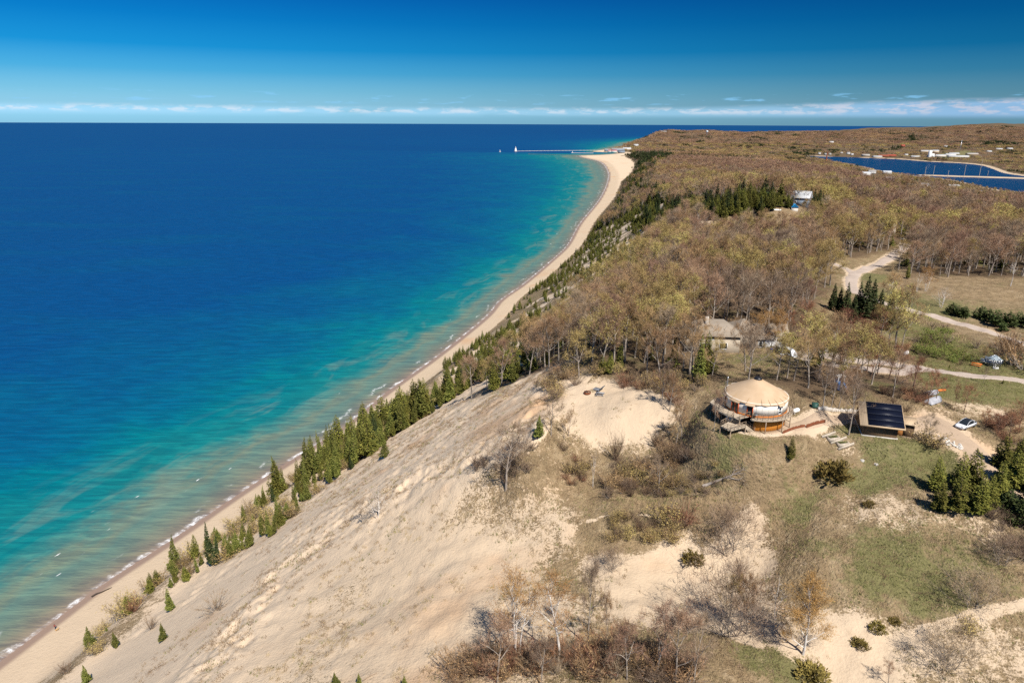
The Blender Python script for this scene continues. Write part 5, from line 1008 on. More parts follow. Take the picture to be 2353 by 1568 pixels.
# ------------------------------------------------------------------ building helpers (local frames: x right, y away, z up)
def plain(name, c, rough=.6, spec=.3, c2=None, scale=2.0, metal=0.0, bump=None, bstr=.3):
    m, t = material(name); col = c
    if c2 is not None:
        p = t.n('ShaderNodeTexCoord').outputs['Object']; col = t.mix(t.smooth(t.noise(p, scale, 4, .6), .3, .7), c, c2)
        if bump: bump = t.noise(p, bump, 3)
    finish(t, col, rough, spec, bump if not isinstance(bump, (int, float)) else None, bstr, .03, {'Metallic': metal}); return m
def boards(name, a, b, pitch=.25, axis='X', rough=.8, radial=False):
    """boards or ribs: a sawtooth of thin dark joints along one local axis"""
    m, t = material(name); p = t.n('ShaderNodeTexCoord').outputs['Object']; s = t.n('ShaderNodeSeparateXYZ', i={0: p})
    c = s.outputs['XYZ'.index(axis)] if not radial else t.math('MULTIPLY', t.math('ARCTAN2', s.outputs[0], s.outputs[1]), 5.5)
    fr = t.math('FRACT', t.math('DIVIDE', c, pitch)); line = t.smooth(t.math('ABSOLUTE', t.math('SUBTRACT', fr, .5)), .40, .48)
    wn = t.n('ShaderNodeTexWhiteNoise', noise_dimensions='1D', i={'W': t.math('FLOOR', t.math('DIVIDE', c, pitch))}).outputs[0]
    col = t.mix(t.math('ADD', t.math('MULTIPLY', wn, .5), t.math('MULTIPLY', t.noise(p, 1.5, 4, .65), .5)), a, b)
    col = t.mix(t.math('MULTIPLY', line, .5), col, tuple(v*.35 for v in a)); finish(t, col, rough, .2, t.math('SUBTRACT', 1.0, line), .4, .03); return m
def bx(g, x0, x1, y0, y1, z0, z1, m=0):
    V = [(x, y, z) for z in (z0, z1) for y in (y0, y1) for x in (x0, x1)]
    g.add(V, [(0, 2, 3, 1), (4, 5, 7, 6), (0, 1, 5, 4), (2, 6, 7, 3), (0, 4, 6, 2), (1, 3, 7, 5)], m)
def beam(g, a, b, w, h=None, m=0):
    """square-section bar between two points"""
    a = np.array(a, float); b = np.array(b, float); h = h or w; t = unit(b-a); s = np.cross(t, [0, 0, 1.]); s = np.array([1., 0, 0]) if np.linalg.norm(s) < .05 else unit(s); u = np.cross(s, t)
    V = [p+sx*s*w/2+sz*u*h/2 for p in (a, b) for sx, sz in ((-1, -1), (1, -1), (1, 1), (-1, 1))]
    g.add(V, [(0, 1, 2, 3), (7, 6, 5, 4), (0, 4, 5, 1), (1, 5, 6, 2), (2, 6, 7, 3), (3, 7, 4, 0)], m)
def slab(g, poly, z0, z1, m=0):
    """extruded polygon with per-corner or constant heights"""
    n = len(poly); z0 = np.broadcast_to(z0, (n,)); z1 = np.broadcast_to(z1, (n,)); P = np.asarray(poly, float)
    A = np.c_[P[:, :2], z0]; B = np.c_[P[:, :2], z1]
    from mathutils.geometry import tessellate_polygon
    T = [list(t_) for t_ in tessellate_polygon([[Vector((p[0], p[1], 0)) for p in P]])]
    T = np.array(T); ar = np.cross(P[T[:, 1], :2]-P[T[:, 0], :2], P[T[:, 2], :2]-P[T[:, 0], :2]); T[ar < 0] = T[ar < 0][:, ::-1]
    g.add(B, T, m); g.add(A, T[:, ::-1], m)
    i = np.arange(n); j = (i+1) % n; area = .5*np.sum(P[i, 0]*P[j, 1]-P[j, 0]*P[i, 1]); Fq = np.stack([i, j, j+n, i+n], -1)
    g.add(np.vstack([A, B]), Fq if area > 0 else Fq[:, ::-1], m)
def ring(g, r0, r1, a0, a1, z0, z1, n=32, m=0):
    """part of a ring; angles from the -Y axis, positive to +X"""
    th = np.linspace(a0, a1, n+1); c = np.stack([np.sin(th), -np.cos(th)], -1)
    P = [np.c_[c*r, np.full(n+1, z)] for r, z in ((r0, z0), (r1, z0), (r1, z1), (r0, z1))]; V = np.vstack(P); k = n+1; i = np.arange(n)
    F = []
    for a, b in ((0, 1), (1, 2), (2, 3), (3, 0)): F.append(np.stack([a*k+i, b*k+i, b*k+i+1, a*k+i+1], -1))
    g.add(V, np.vstack(F), m); g.add(V, [(0, 3*k, 2*k, k), (n, k+n, 2*k+n, 3*k+n)], m)
def lathe(g, prof, n=24, m=0, c=(0, 0), cap=False):
    """profile of (radius, z) from bottom to top"""
    th = np.arange(n)*2*np.pi/n; P = np.array(prof, float); V = np.stack([np.outer(P[:, 0], np.cos(th))+c[0], np.outer(P[:, 0], np.sin(th))+c[1], np.repeat(P[:, 1:2], n, 1)], -1)
    i = np.arange(len(P)*n).reshape(len(P), n); j = np.roll(i, -1, 1); g.add(V, np.stack([i[:-1], j[:-1], j[1:], i[1:]], -1).reshape(-1, 4), m)
    if cap: q = np.arange(1, n-1); g.add(V[-1], np.stack([0*q, q, q+1], -1), m); g.add(V[0], np.stack([0*q, q+1, q], -1), m)
def obj(name, g, mats, parent=None, smooth=False, **kw):
    mats = mats if isinstance(mats, (list, tuple)) else [mats]; me = g.mesh(name, mats, smooth); return link(name, me, parent, **kw)
def one(name, mats, parent, fn, smooth=False):
    g = Geo(); fn(g); return obj(name, g, mats, parent, smooth)
def thing(name, label, cat, loc, rz=0.0, group=None):
    o = bpy.data.objects.new(name, None); COL.objects.link(o); o.location = loc; o.rotation_euler = (0, 0, rz); o['label'] = label; o['category'] = cat
    if group: o['group'] = group
    return o
def lonely(name, g, mats, label, cat, loc=(0, 0, 0), rz=0.0, group=None, smooth=False):
    o = obj(name, g, mats, None, smooth); o.location = loc; o.rotation_euler = (0, 0, rz); o['label'] = label; o['category'] = cat
    if group: o['group'] = group
    return o
def copy_tree(o, loc, rz, label=None, sc=None):
    c = o.copy(); COL.objects.link(c); c.location = loc; c.rotation_euler = (0, 0, rz)
    if label: c['label'] = label
    if sc: c.scale = (sc, sc, sc)
    for ch in o.children:
        d = ch.copy(); COL.objects.link(d); d.parent = c
        for gch in ch.children: e = gch.copy(); COL.objects.link(e); e.parent = d
    return c
def facing(p): return math.atan2(p[1], p[0])-math.pi/2     # local -Y looks at the camera's foot
def crop(x0, y0, s):                                       # zoomed-photo pixel -> photo point
    return lambda x, y: ((x0+x/s)/1.2075, (y0+y/s)/1.2075)

GLASS = plain('dark_glass', (.02, .025, .03), .08, .6); WHITEP = plain('white_paint', (.78, .77, .74), .5, .3); BLACK = plain('black_plastic', (.015, .015, .017), .4, .4)
CANVAS = plain('white_canvas', (.78, .72, .63), .85, .1, (.72, .66, .57), .8); ROOFC = plain('tan_roof_canvas', (.52, .375, .24), .75, .2, (.46, .325, .20), .5)
ORANGE = boards('orange_boards', (.50, .185, .025), (.58, .23, .035), .42, radial=True); REDP = plain('red_orange_paint', (.46, .085, .02), .5, .3); ORP = plain('orange_skirt', (.52, .16, .02), .6, .2)
DECKW = boards('weathered_deck', (.40, .32, .23), (.48, .40, .30), .16); RAILW = plain('weathered_timber', (.34, .25, .17), .8, .15, (.22, .16, .11), 1.5); STEEL = plain('galvanised_steel', (.55, .56, .57), .35, .5, metal=.8)
TANR = boards('tan_ribbed_metal', (.50, .37, .23), (.54, .40, .26), .30, rough=.5); BARN = boards('brown_boards', (.12, .075, .04), (.20, .13, .075), .22); BARNO = plain('orange_stained_wood', (.40, .17, .05), .7, .2)
SOLAR, t = material('solar_cells'); p = t.n('ShaderNodeTexCoord').outputs['Object']; s = t.n('ShaderNodeSeparateXYZ', i={0: p})
gx_ = t.smooth(t.math('ABSOLUTE', t.math('SUBTRACT', t.math('FRACT', t.math('DIVIDE', s.outputs[0], 1.0)), .5)), .485, .497); finish(t, t.mix(t.math('MULTIPLY', gx_, .25), (.006, .008, .018), (.03, .035, .05)), .45, .12)
ALU = plain('panel_rail', (.07, .08, .11), .4, .5); CONC = plain('concrete', (.50, .47, .42), .9, .15, (.40, .37, .33), 3.0); RUST = plain('rusty_steel', (.22, .07, .03), .8, .2, (.14, .045, .02), 2.5)

# ------------------------------------------------------------------ the round house (yurt)
c1 = crop(1940, 1030, 7.84)
YR = 5.75
yt = thing('yurt', 'round tan-roofed yurt house with white canvas walls on an orange base', 'yurt', (EC[0], EC[1], ZD), facing(EC))
def YL(x, y, z):                                           # zoomed-photo point at a height above the deck, in the yurt's frame
    p = atz(*c1(x, y), ZD+z)-np.array([EC[0], EC[1], ZD]); a = -facing(EC); return np.array([p[0]*math.cos(a)-p[1]*math.sin(a), p[0]*math.sin(a)+p[1]*math.cos(a)])
one('wall', CANVAS, yt, lambda g: (ring(g, YR-.12, YR, 0, 2*math.pi, .32, 2.75, 96),))
def seams(g):
    for a in np.radians([-80, -52, -20, 4, 14, 26, 38, 62, 84, 110]): c, s_ = math.cos(a), math.sin(a); beam(g, (s_*(YR+.01), -c*(YR+.01), .34), (s_*(YR+.01), -c*(YR+.01), 2.6), .035)
one('wall_seam', plain('canvas_seam', (.55, .52, .47), .8, .1), yt, seams)
one('skirt', ORP, yt, lambda g: ring(g, YR-.10, YR+.035, 0, 2*math.pi, .0, .34, 96))
def roofg(g):
    RO = YR+.14; prof = [(RO, 1.88), (RO+.02, 2.02), (RO-.05, 2.10)]+[(RO-.05+(.62-RO+.05)*f, 2.10+2.9*(f*.97+.03*f*f)) for f in np.linspace(.08, 1, 10)]
    n = 96; th = np.arange(n)*2*np.pi/n; P = np.array(prof); sc = 1+.006*np.sin(th*24)[None]*np.r_[1.0, 1, .8, np.linspace(.6, 0, 10)][:, None]
    V = np.stack([P[:, 0:1]*sc*np.cos(th), P[:, 0:1]*sc*np.sin(th), np.repeat(P[:, 1:2], n, 1)], -1); V[0, :, 2] += .05*np.sin(th*17)+.03*np.sin(th*31)
    i = np.arange(len(P)*n).reshape(len(P), n); j = np.roll(i, -1, 1); g.add(V, np.stack([i[:-1], j[:-1], j[1:], i[1:]], -1).reshape(-1, 4))
rf = one('roof', ROOFC, yt, roofg, True); rf.location = (0, 0, .55)
def rseams(g):
    for a in np.radians([-150, -115, -78, -45, -14, 12, 27, 42, 58, 74, 90, 120, 150]):
        pts = [(YR+.27, 2.12), (YR*.66, 2.12+2.9*.335), (YR*.36, 2.12+2.9*.665), (.62, 5.02)]; tube(g, [(math.sin(a)*r_, -math.cos(a)*r_, z_+.005) for r_, z_ in pts], [.03]*4, 4, 0, False)
one('roof_seam', plain('roof_seam', (.40, .26, .13), .8, .1), rf, rseams)
one('skylight', BLACK, rf, lambda g: lathe(g, [(.74, 4.93), (.74, 5.05), (.66, 5.21), (.45, 5.37), (.2, 5.45), (.02, 5.47)], 24), True)
def porch_flap(a, w):
    def f(g):
        th = np.linspace(a-w/2, a+w/2, 7); k = 7; q0 = np.c_[np.sin(th)*(YR+.2), -np.cos(th)*(YR+.2), np.full(k, 2.55)]; q1 = np.c_[np.sin(th)*(YR+.5), -np.cos(th)*(YR+.5), np.full(k, 2.36)]; q2 = q1-np.array([0, 0, .12])
        V = np.vstack([q0, q1, q2]); i = np.arange(k-1); g.add(V, np.vstack([np.stack([i, i+1, k+i+1, k+i], -1), np.stack([k+i, k+i+1, 2*k+i+1, 2*k+i], -1)]))
    return f
def opening(kind, deg, w, z0, z1, frame, mull=1):
    a = rad(deg); c, s_ = math.cos(a), math.sin(a); r0 = YR+.02
    L = lambda u, v, r_: (s_*r_+c*u, -c*r_+s_*u, v)
    def fr(g):
        for u in (-w/2, w/2): beam(g, L(u, z0, r0), L(u, z1, r0), .16)
        beam(g, L(-w/2, z1, r0), L(w/2, z1, r0), .14); beam(g, L(-w/2, z0+.05, r0), L(w/2, z0+.05, r0), .12)
        for k in range(1, mull): beam(g, L(-w/2+w*k/mull, z0, r0), L(-w/2+w*k/mull, z1, r0), .12)
    o = one(kind, frame, yt, fr)
    def pn(g):
        V = [L(-w/2, z0+.05, r0+.0), L(w/2, z0+.05, r0), L(w/2, z1, r0), L(-w/2, z1, r0)]; g.add(V, [(0, 1, 2, 3)])
    one('pane', GLASS, o, pn)
    if kind == 'window': one('sash', WHITEP, o, lambda g: beam(g, L(-w/2, (z0+z1)/2, r0+.02), L(w/2, (z0+z1)/2, r0+.02), .09))
    one('door_flap' if kind == 'door' else 'window_flap', ROOFC, o, porch_flap(a, (w+.6)/YR)); return o
o = opening('door', -7.5, 1.0, .0, 2.15, REDP); o['label'] = 'single red framed glass door'
o = opening('door', -37, 1.6, .0, 2.15, REDP, 2); o['label'] = 'double red framed glass door'
opening('window', 50, .75, .55, 1.85, WHITEP); opening('window', -68, .8, .45, 1.85, REDP)
GZ = zb-ZD
one('base_wall', ORANGE, yt, lambda g: ring(g, YR-.35, YR-.12, rad(2), rad(150), GZ-.6, -.28, 48))
one('base_wall', [WHITEP], yt, lambda g: ring(g, YR-.4, YR-.2, rad(-62), rad(-24), GZ-.6, -.28, 16))['label'] = 'white side of the lower storey under the deck'
one('base_wall', [BLACK], yt, lambda g: ring(g, YR-1.9, YR-1.8, rad(-30), rad(8), GZ-.6, -.28, 12))['label'] = 'black panel for the shade inside the lower entrance'  # black sheet set back to paint the shade under the deck
# deck: a ring walk that widens on the left
left = [YL(*q, 0) for q in [(1190, 963), (870, 1035), (740, 985), (610, 948), (400, 855), (320, 760), (230, 660), (330, 585), (470, 545)]]
def deckg(g):
    th = np.radians(np.linspace(112, -4, 30)); outer = np.stack([np.sin(th)*(YR+1.1), -np.cos(th)*(YR+1.1)], -1)
    th2 = np.radians(np.linspace(-115, 112, 40)); inner = np.stack([np.sin(th2)*(YR-.3), -np.cos(th2)*(YR-.3)], -1)
    slab(g, np.vstack([outer, np.array(left), inner]), -.24, 0)
one('deck', DECKW, yt, deckg)
def rail(pts, zs, h=1.0, step=1.0):
    def f(g):
        P = [np.array([p[0], p[1], z]) for p, z in zip(pts, zs)]
        for a, b in zip(P[:-1], P[1:]):
            n = max(1, int(round(np.linalg.norm(b-a)/step)))
            for k in range(n+1): q = a+(b-a)*k/n; beam(g, q-np.array([0, 0, .25]), q+np.array([0, 0, h]), .07)
            beam(g, a+np.array([0, 0, h]), b+np.array([0, 0, h]), .11, .05)
            for u in (.33, .62): beam(g, a+np.array([0, 0, h*u]), b+np.array([0, 0, h*u]), .035)
    return f
th = np.radians(np.linspace(110, -2, 15)); outr = [np.array([math.sin(a), -math.cos(a)])*(YR+1.05) for a in th]
one('railing', RAILW, yt, rail(outr+[left[0]*.995, left[1]*.99], [0]*17))
one('railing', RAILW, yt, rail([left[2]*.99, left[3]*.99, left[4]*.99, left[5]*.99], [0]*4))
def posts(g):
    for a in np.radians([100, 75, 50, 20]): beam(g, (math.sin(a)*(YR+.95), -math.cos(a)*(YR+.95), GZ-.8), (math.sin(a)*(YR+.95), -math.cos(a)*(YR+.95), -.24), .16)
    for q in left: beam(g, (q[0]*.96, q[1]*.96, -6), (q[0]*.96, q[1]*.96, -.24), .16)
one('deck_post', RAILW, yt, posts)
LZ = -1.35; land_ = [YL(*q, LZ) for q in [(450, 1185), (625, 1092), (850, 1135), (1000, 1150), (1005, 1195), (675, 1285)]]
one('landing', DECKW, yt, lambda g: slab(g, land_, LZ-.2, LZ))
def lposts(g):
    for q in land_: beam(g, (q[0]*.99, q[1]*.99, LZ-4), (q[0]*.99, q[1]*.99, LZ-.1), .16)
one('deck_post', RAILW, yt, lposts)
one('railing', RAILW, yt, rail([land_[1], land_[0], land_[5], land_[4]], [LZ]*4, 1.0, .9))
def stairs(a0, a1, b0, b1, z0, z1, n):
    def f(g):
        for k in range(n):
            u = (k+.5)/n; A = a0+(b0-a0)*u; B = a1+(b1-a1)*u; z = z0+(z1-z0)*u; beam(g, (*A, z), (*B, z), .28, .05)
        for A, B in ((a0, b0), (a1, b1)): beam(g, (*A, z0-.15), (*B, z1-.15), .06, .28)
    return f
one('stairs', DECKW, yt, stairs(left[2], left[1], land_[1]+(land_[2]-land_[1])*.12, land_[2], 0, LZ, 7))
one('stair_rail', RAILW, yt, rail([left[2], land_[1]+(land_[2]-land_[1])*.1], [0, LZ], .95)); one('stair_rail', RAILW, yt, rail([left[1], land_[2]], [0, LZ], .95))
foot = [YL(1195, 1305, GZ), YL(1085, 1320, GZ)]
one('stairs', DECKW, yt, stairs(land_[3], land_[4], foot[0], foot[1], LZ, GZ, 7)); one('stair_rail', RAILW, yt, rail([land_[3], foot[0]], [LZ, GZ], .95))
pq = YL(1190, 1200, GZ); one('pillar', WHITEP, yt, lambda g: lathe(g, [(.2, GZ-.4), (.2, -.24)], 16, 0, pq), True)
one('deck_disc', plain('blue_disc', (.05, .14, .22), .4, .4), yt, lambda g: lathe(g, [(.02, .72), (.33, .74), (.35, .80), (.02, .86)], 18, 0, YL(1232, 940, .8)), True)  # plain blue round disc at the deck edge; gives no light
pp_ = YL(580, 520, 0)
def pipe(g): lathe(g, [(.1, -.2), (.1, 3.75)], 12, 0, pp_); lathe(g, [(.16, 3.72), (.16, 3.86), (.03, 3.98)], 12, 0, pp_); lathe(g, [(.05, -.2), (.05, 3.1)], 8, 0, pp_-np.array([.28, 0])); beam(g, (pp_[0], pp_[1], 2.2), (pp_[0]*.86, pp_[1]*.86, 1.7), .05)
one('stove_pipe', STEEL, yt, pipe, True)
def apron(g): ring(g, YR-.4, YR+2.1, rad(-18), rad(118), GZ-1.6, GZ+.06, 40)
one('ground_deck', boards('pale_deck', (.48, .37, .25), (.54, .43, .31), .2), yt, apron)
EXCL.append((EC[0], EC[1], 9))
p = hit(*c1(2090, 905))
def tank(L, R_):
    def f(g):
        prof = [(0.01, -L/2)]+[(R_*math.sin(a), -L/2+R_*(1-math.cos(a))*.7) for a in np.linspace(.3, math.pi/2, 5)]+[(R_*math.sin(a), L/2-R_*(1-math.cos(a))*.7) for a in np.linspace(math.pi/2, .3, 5)]+[(.01, L/2)]
        h = Geo(); lathe(h, prof, 16)
        for V, F in zip(h.V, h.F): g.add(np.stack([V[:, 2], V[:, 0], V[:, 1]+R_+.18], -1), F-F.min(), 0)
    return f
def make_tank(loc, rz, label, L=1.7, R_=.42):
    o = thing('propane_tank', label, 'gas tank', loc, rz); one('body', WHITEP, o, tank(L, R_), True); one('cap', STEEL, o, lambda g: lathe(g, [(.13, 2*R_+.16), (.13, 2*R_+.3), (.02, 2*R_+.34)], 10), True)
    for sx in (-.5, .5): one('leg', CONC, o, lambda g: bx(g, sx*L*.6-.08, sx*L*.6+.08, -.22, .22, -.2, .22))
make_tank((p[0], p[1], p[2]), .55, 'white propane tank on the sand beside the round house')
c3 = crop(2120, 650, 3.267)
p = hit(*c3(1282, 1095)); make_tank((p[0], p[1], p[2]), .9, 'white propane tank by the bushes above the gravel drive', 2.2, .5)

# ------------------------------------------------------------------ shed with solar roof
c2 = crop(2340, 1090, 5.602)
zg = zg_shed; ZE = zg+2.35; BL = atz(*c2(262, 488), ZE); BR = atz(*c2(962, 568), ZE); e = BR-BL; WS = math.hypot(e[0], e[1]); rzs = math.atan2(e[1], e[0])
sh = thing('shed', 'brown board shed with a dark solar roof and tan metal edges', 'shed', (BL[0], BL[1], zg), rzs)
DS, RI = 5.0, 2.75                                          # horizontal run and rise of the front slope
def slope(g, x0, x1, y0, y1, lift, th, m=0):
    k = RI/DS; f = lambda y: 2.35+y*k+lift
    V = [(x0, y0, f(y0)), (x1, y0, f(y0)), (x1, y1, f(y1)), (x0, y1, f(y1))]; B = [(a, b, c_-th) for a, b, c_ in V]; g.add(V+B, [(0, 1, 2, 3), (7, 6, 5, 4), (0, 4, 5, 1), (1, 5, 6, 2), (2, 6, 7, 3), (3, 7, 4, 0)], m)
def shroof(g):
    slope(g, 0, WS, 0, DS, 0, .14); k = RI/DS
    V = [(0, DS, 2.35+RI), (WS, DS, 2.35+RI), (WS, 2*DS-.6, 2.35+.4), (0, 2*DS-.6, 2.35+.4)]; B = [(a, b, c_-.14) for a, b, c_ in V]; g.add(V+B, [(0, 1, 2, 3), (7, 6, 5, 4), (0, 4, 5, 1), (1, 5, 6, 2), (2, 6, 7, 3), (3, 7, 4, 0)])
one('roof', TANR, sh, shroof)
for k in range(4):
    y0 = .12+k*(DS-.2)/4; o = one('solar_panel', SOLAR, sh, lambda g: slope(g, WS*.182, WS-.1, y0, y0+(DS-.2)/4-.05, .12, .06))
    one('frame_rail', ALU, o, lambda g: slope(g, WS*.182, WS-.1, y0+(DS-.2)/4-.05, y0+(DS-.2)/4, .115, .05))
one('fascia', plain('tan_fascia', (.46, .33, .20), .7, .2), sh, lambda g: (slope(g, -.05, -.003, -.03, DS, .02, .22), slope(g, WS+.003, WS+.05, -.03, DS, .02, .22), slope(g, -.05, WS+.05, -.06, -.003, .02, .22)))
def shwall(g):
    bx(g, .75, WS-.95, .8, 2*DS-1.4, -.7, 2.35)
    for x in (.75, WS-.95):
        xs = (x, x+.12) if x < 1 else (x-.12, x)
        V = [(q, y, z) for q in xs for y, z in ((.8, 2.35), (2*DS-1.4, 2.35), (DS, 2.35+RI-.3))]; g.add(V, [(0, 1, 2), (5, 4, 3)]); g.add(V, [(0, 3, 4, 1), (1, 4, 5, 2), (2, 5, 3, 0)])
one('wall', BARN, sh, shwall); one('foundation', CONC, sh, lambda g: bx(g, .6, WS-.8, .55, 2*DS-1.3, -1.2, .12))
def lean(g):
    V = [(WS-.35, 2.0, 2.62), (WS+2.7, 2.0, 2.5), (WS+2.7, 4.9, 3.0), (WS-.35, 4.9, 3.12)]; B = [(a, b, c_-.1) for a, b, c_ in V]; g.add(V+B, [(0, 1, 2, 3), (7, 6, 5, 4), (0, 4, 5, 1), (1, 5, 6, 2), (2, 6, 7, 3), (3, 7, 4, 0)])
o = one('roof', TANR, sh, lean); o['label'] = 'small tan metal roof of the side lean-to'
o = one('wall', BARN, sh, lambda g: (bx(g, WS-.95, WS+2.1, 4.5, 4.65, -.7, 2.85), bx(g, WS+1.95, WS+2.1, 2.45, 4.5, -.7, 2.7), bx(g, WS+.35, WS+1.95, 2.45, 2.55, -.7, 2.5))); o['label'] = 'dark boards of the lean-to'
one('door', BARNO, sh, lambda g: bx(g, WS-.9, WS+.3, 2.46, 2.54, -.3, 2.3))
p = hit(*c2(970, 690)); g = Geo(); bx(g, -1.0, 1.0, -.1, .1, -.1, .18); lonely('timber', g, RAILW, 'grey timber edging on the grass below the lean-to', 'timber', tuple(p), rzs-.1)

# ------------------------------------------------------------------ walls, beds and rocks around the round house
c4 = crop(1880, 1000, 2.45)
def wall_line(name, pts, w, h, mat, label, cat, jitter=0, step=.5, seed=1):
    r = np.random.default_rng(seed); L = smooth_line(np.array([hit(*q)[:2] for q in pts]), 8); g = Geo(); run = np.r_[0, np.cumsum(np.hypot(*np.diff(L, axis=0).T))]; n = int(run[-1]/step)
    for k in range(n):
        u0, u1 = run[-1]*k/n, run[-1]*(k+.93)/n; a = np.array([np.interp(u0, run, L[:, 0]), np.interp(u0, run, L[:, 1])]); b = np.array([np.interp(u1, run, L[:, 0]), np.interp(u1, run, L[:, 1])]); z = Z1(*((a+b)/2)); hh = h*(1+jitter*r.uniform(-1, 1))
        beam(g, (*a, z+hh/2-.25), (*b, z+hh/2-.25), w*(1+jitter*r.uniform(-.4, .4)), hh+.5)
    g2 = lonely(name, g, mat, label, cat); return g2
wall_line('retaining_wall', [c4(712, 497), c4(790, 468), c4(862, 452)], .12, .6, RUST, 'rusty steel retaining wall in front of the round house, lower run', 'wall', .12, .38, 3)
wall_line('retaining_wall', [c4(872, 458), c4(930, 438), c4(1000, 422)], .12, .7, RUST, 'rusty steel retaining wall below the sandy drive, upper run', 'wall', .12, .38, 4)
STONE = plain('pale_field_stone', (.55, .50, .44), .9, .15, (.36, .32, .27), 4.0)
wall_line('stone_wall', [c4(955, 338), c4(1060, 342), c4(1160, 347), c4(1250, 347)], .45, .55, STONE, 'low dry stone wall of pale rocks behind the round house', 'wall', .3, .42, 5)
TIMB = plain('silvered_timber', (.50, .43, .34), .85, .15, (.38, .32, .25), 2.0); SOIL = plain('garden_soil', (.06, .045, .03), .95, .1, (.10, .08, .045), 4.0)
for a, b, lab in [((978, 522), (1070, 490), 'timber step on the slope below the round house, uppermost of three'), ((1038, 566), (1145, 524), 'timber step between the two raised beds'), ((1090, 606), (1196, 566), 'timber step on the slope, lowest of three')]:
    A = hit(*c4(*a)); B = hit(*c4(*b)); g = Geo(); m_ = (A+B)/2; beam(g, A-m_+np.array([0, 0, .1]), B-m_+np.array([0, 0, .1]), .22, .55); lonely('timber_step', g, TIMB, lab, 'timber', tuple(m_))
for q, lab in [((1052, 528), 'raised garden bed with dark plants, upper of two'), ((1118, 566), 'raised garden bed with dark plants, lower of two')]:
    A = hit(*c4(*q)); o = thing('raised_bed', lab, 'garden bed', tuple(A), rzs+.55)
    one('box', TIMB, o, lambda g: (bx(g, -1.1, 1.1, -.6, -.52, -.5, .42), bx(g, -1.1, 1.1, .52, .6, -.5, .42), bx(g, -1.1, -1.02, -.52, .52, -.5, .42), bx(g, 1.02, 1.1, -.52, .52, -.5, .42)))
    one('soil', SOIL, o, lambda g: bx(g, -1.02, 1.02, -.52, .52, -.4, .3))
    def lv(g): r = np.random.default_rng(3); n = 120; leaves(g, r, np.stack([r.uniform(-.95, .95, n), r.uniform(-.45, .45, n), r.uniform(.32, .55, n)], -1), .09)
    one('plants', BUD['green'], o, lv)
def rock_mesh(seed):
    bm_ = bmesh.new(); bmesh.ops.create_icosphere(bm_, subdivisions=2, radius=1); r = np.random.default_rng(seed); s_ = r.uniform(.6, 1.1, 3)
    for v in bm_.verts:
        n_ = float(fbm(np.array([v.co.x*1.6+seed]), np.array([v.co.y*1.6+v.co.z*1.1]), 2, seed)[0]); k = 1+.55*n_; v.co = Vector((v.co.x*s_[0]*k, v.co.y*s_[1]*k, v.co.z*s_[2]*.7*k))
    me = bpy.data.meshes.new('rock'); bm_.to_mesh(me); bm_.free(); me.materials.append(plain('white_rock', (.66, .62, .56), .85, .2, (.46, .42, .36), 2.0)); return me
RK = [rock_mesh(k) for k in (1, 2, 3)]; r = np.random.default_rng(9)
rl = smooth_line(np.array([hit(*c2(*q))[:2] for q in [(1500, 705), (1580, 730), (1650, 790), (1740, 820), (1830, 860)]]), 8)
for k in range(46):
    q = rl[int(r.uniform(0, .92)**.8*len(rl))]+r.normal(0, .42, 2); o = bpy.data.objects.new('rock', RK[k % 3]); COL.objects.link(o); sc_ = r.uniform(.13, .36)
    o.location = (q[0], q[1], Z1(*q)+sc_*.25); o.scale = (sc_,)*3; o.rotation_euler = (0, 0, r.uniform(0, 6)); o['label'] = 'pale rock in the heap along the edge of the sandy track'; o['category'] = 'rock'; o['group'] = 'rocks heaped along the sandy track'
for q, lab in [((288, 1042), 'pale round lid set in the grass below the shed, left of two'), ((503, 1103), 'pale round lid set in the grass below the shed, right of two')]:
    p = hit(*c2(*q)); g = Geo(); lathe(g, [(.36, -.2), (.36, .1), (.30, .14)], 20, 0, (0, 0), True); lonely('tank_lid', g, CONC, lab, 'lid', tuple(p))
p = hit(*c4(930, 318)); g = Geo(); bx(g, -.55, .55, -.5, .5, -.2, .85); bx(g, -.6, .6, -.55, .55, .853, .93); lonely('utility_box', g, plain('dark_green_metal', (.03, .09, .07), .5, .4), 'dark green utility box at the left end of the stone wall', 'utility box', tuple(p), rzs)

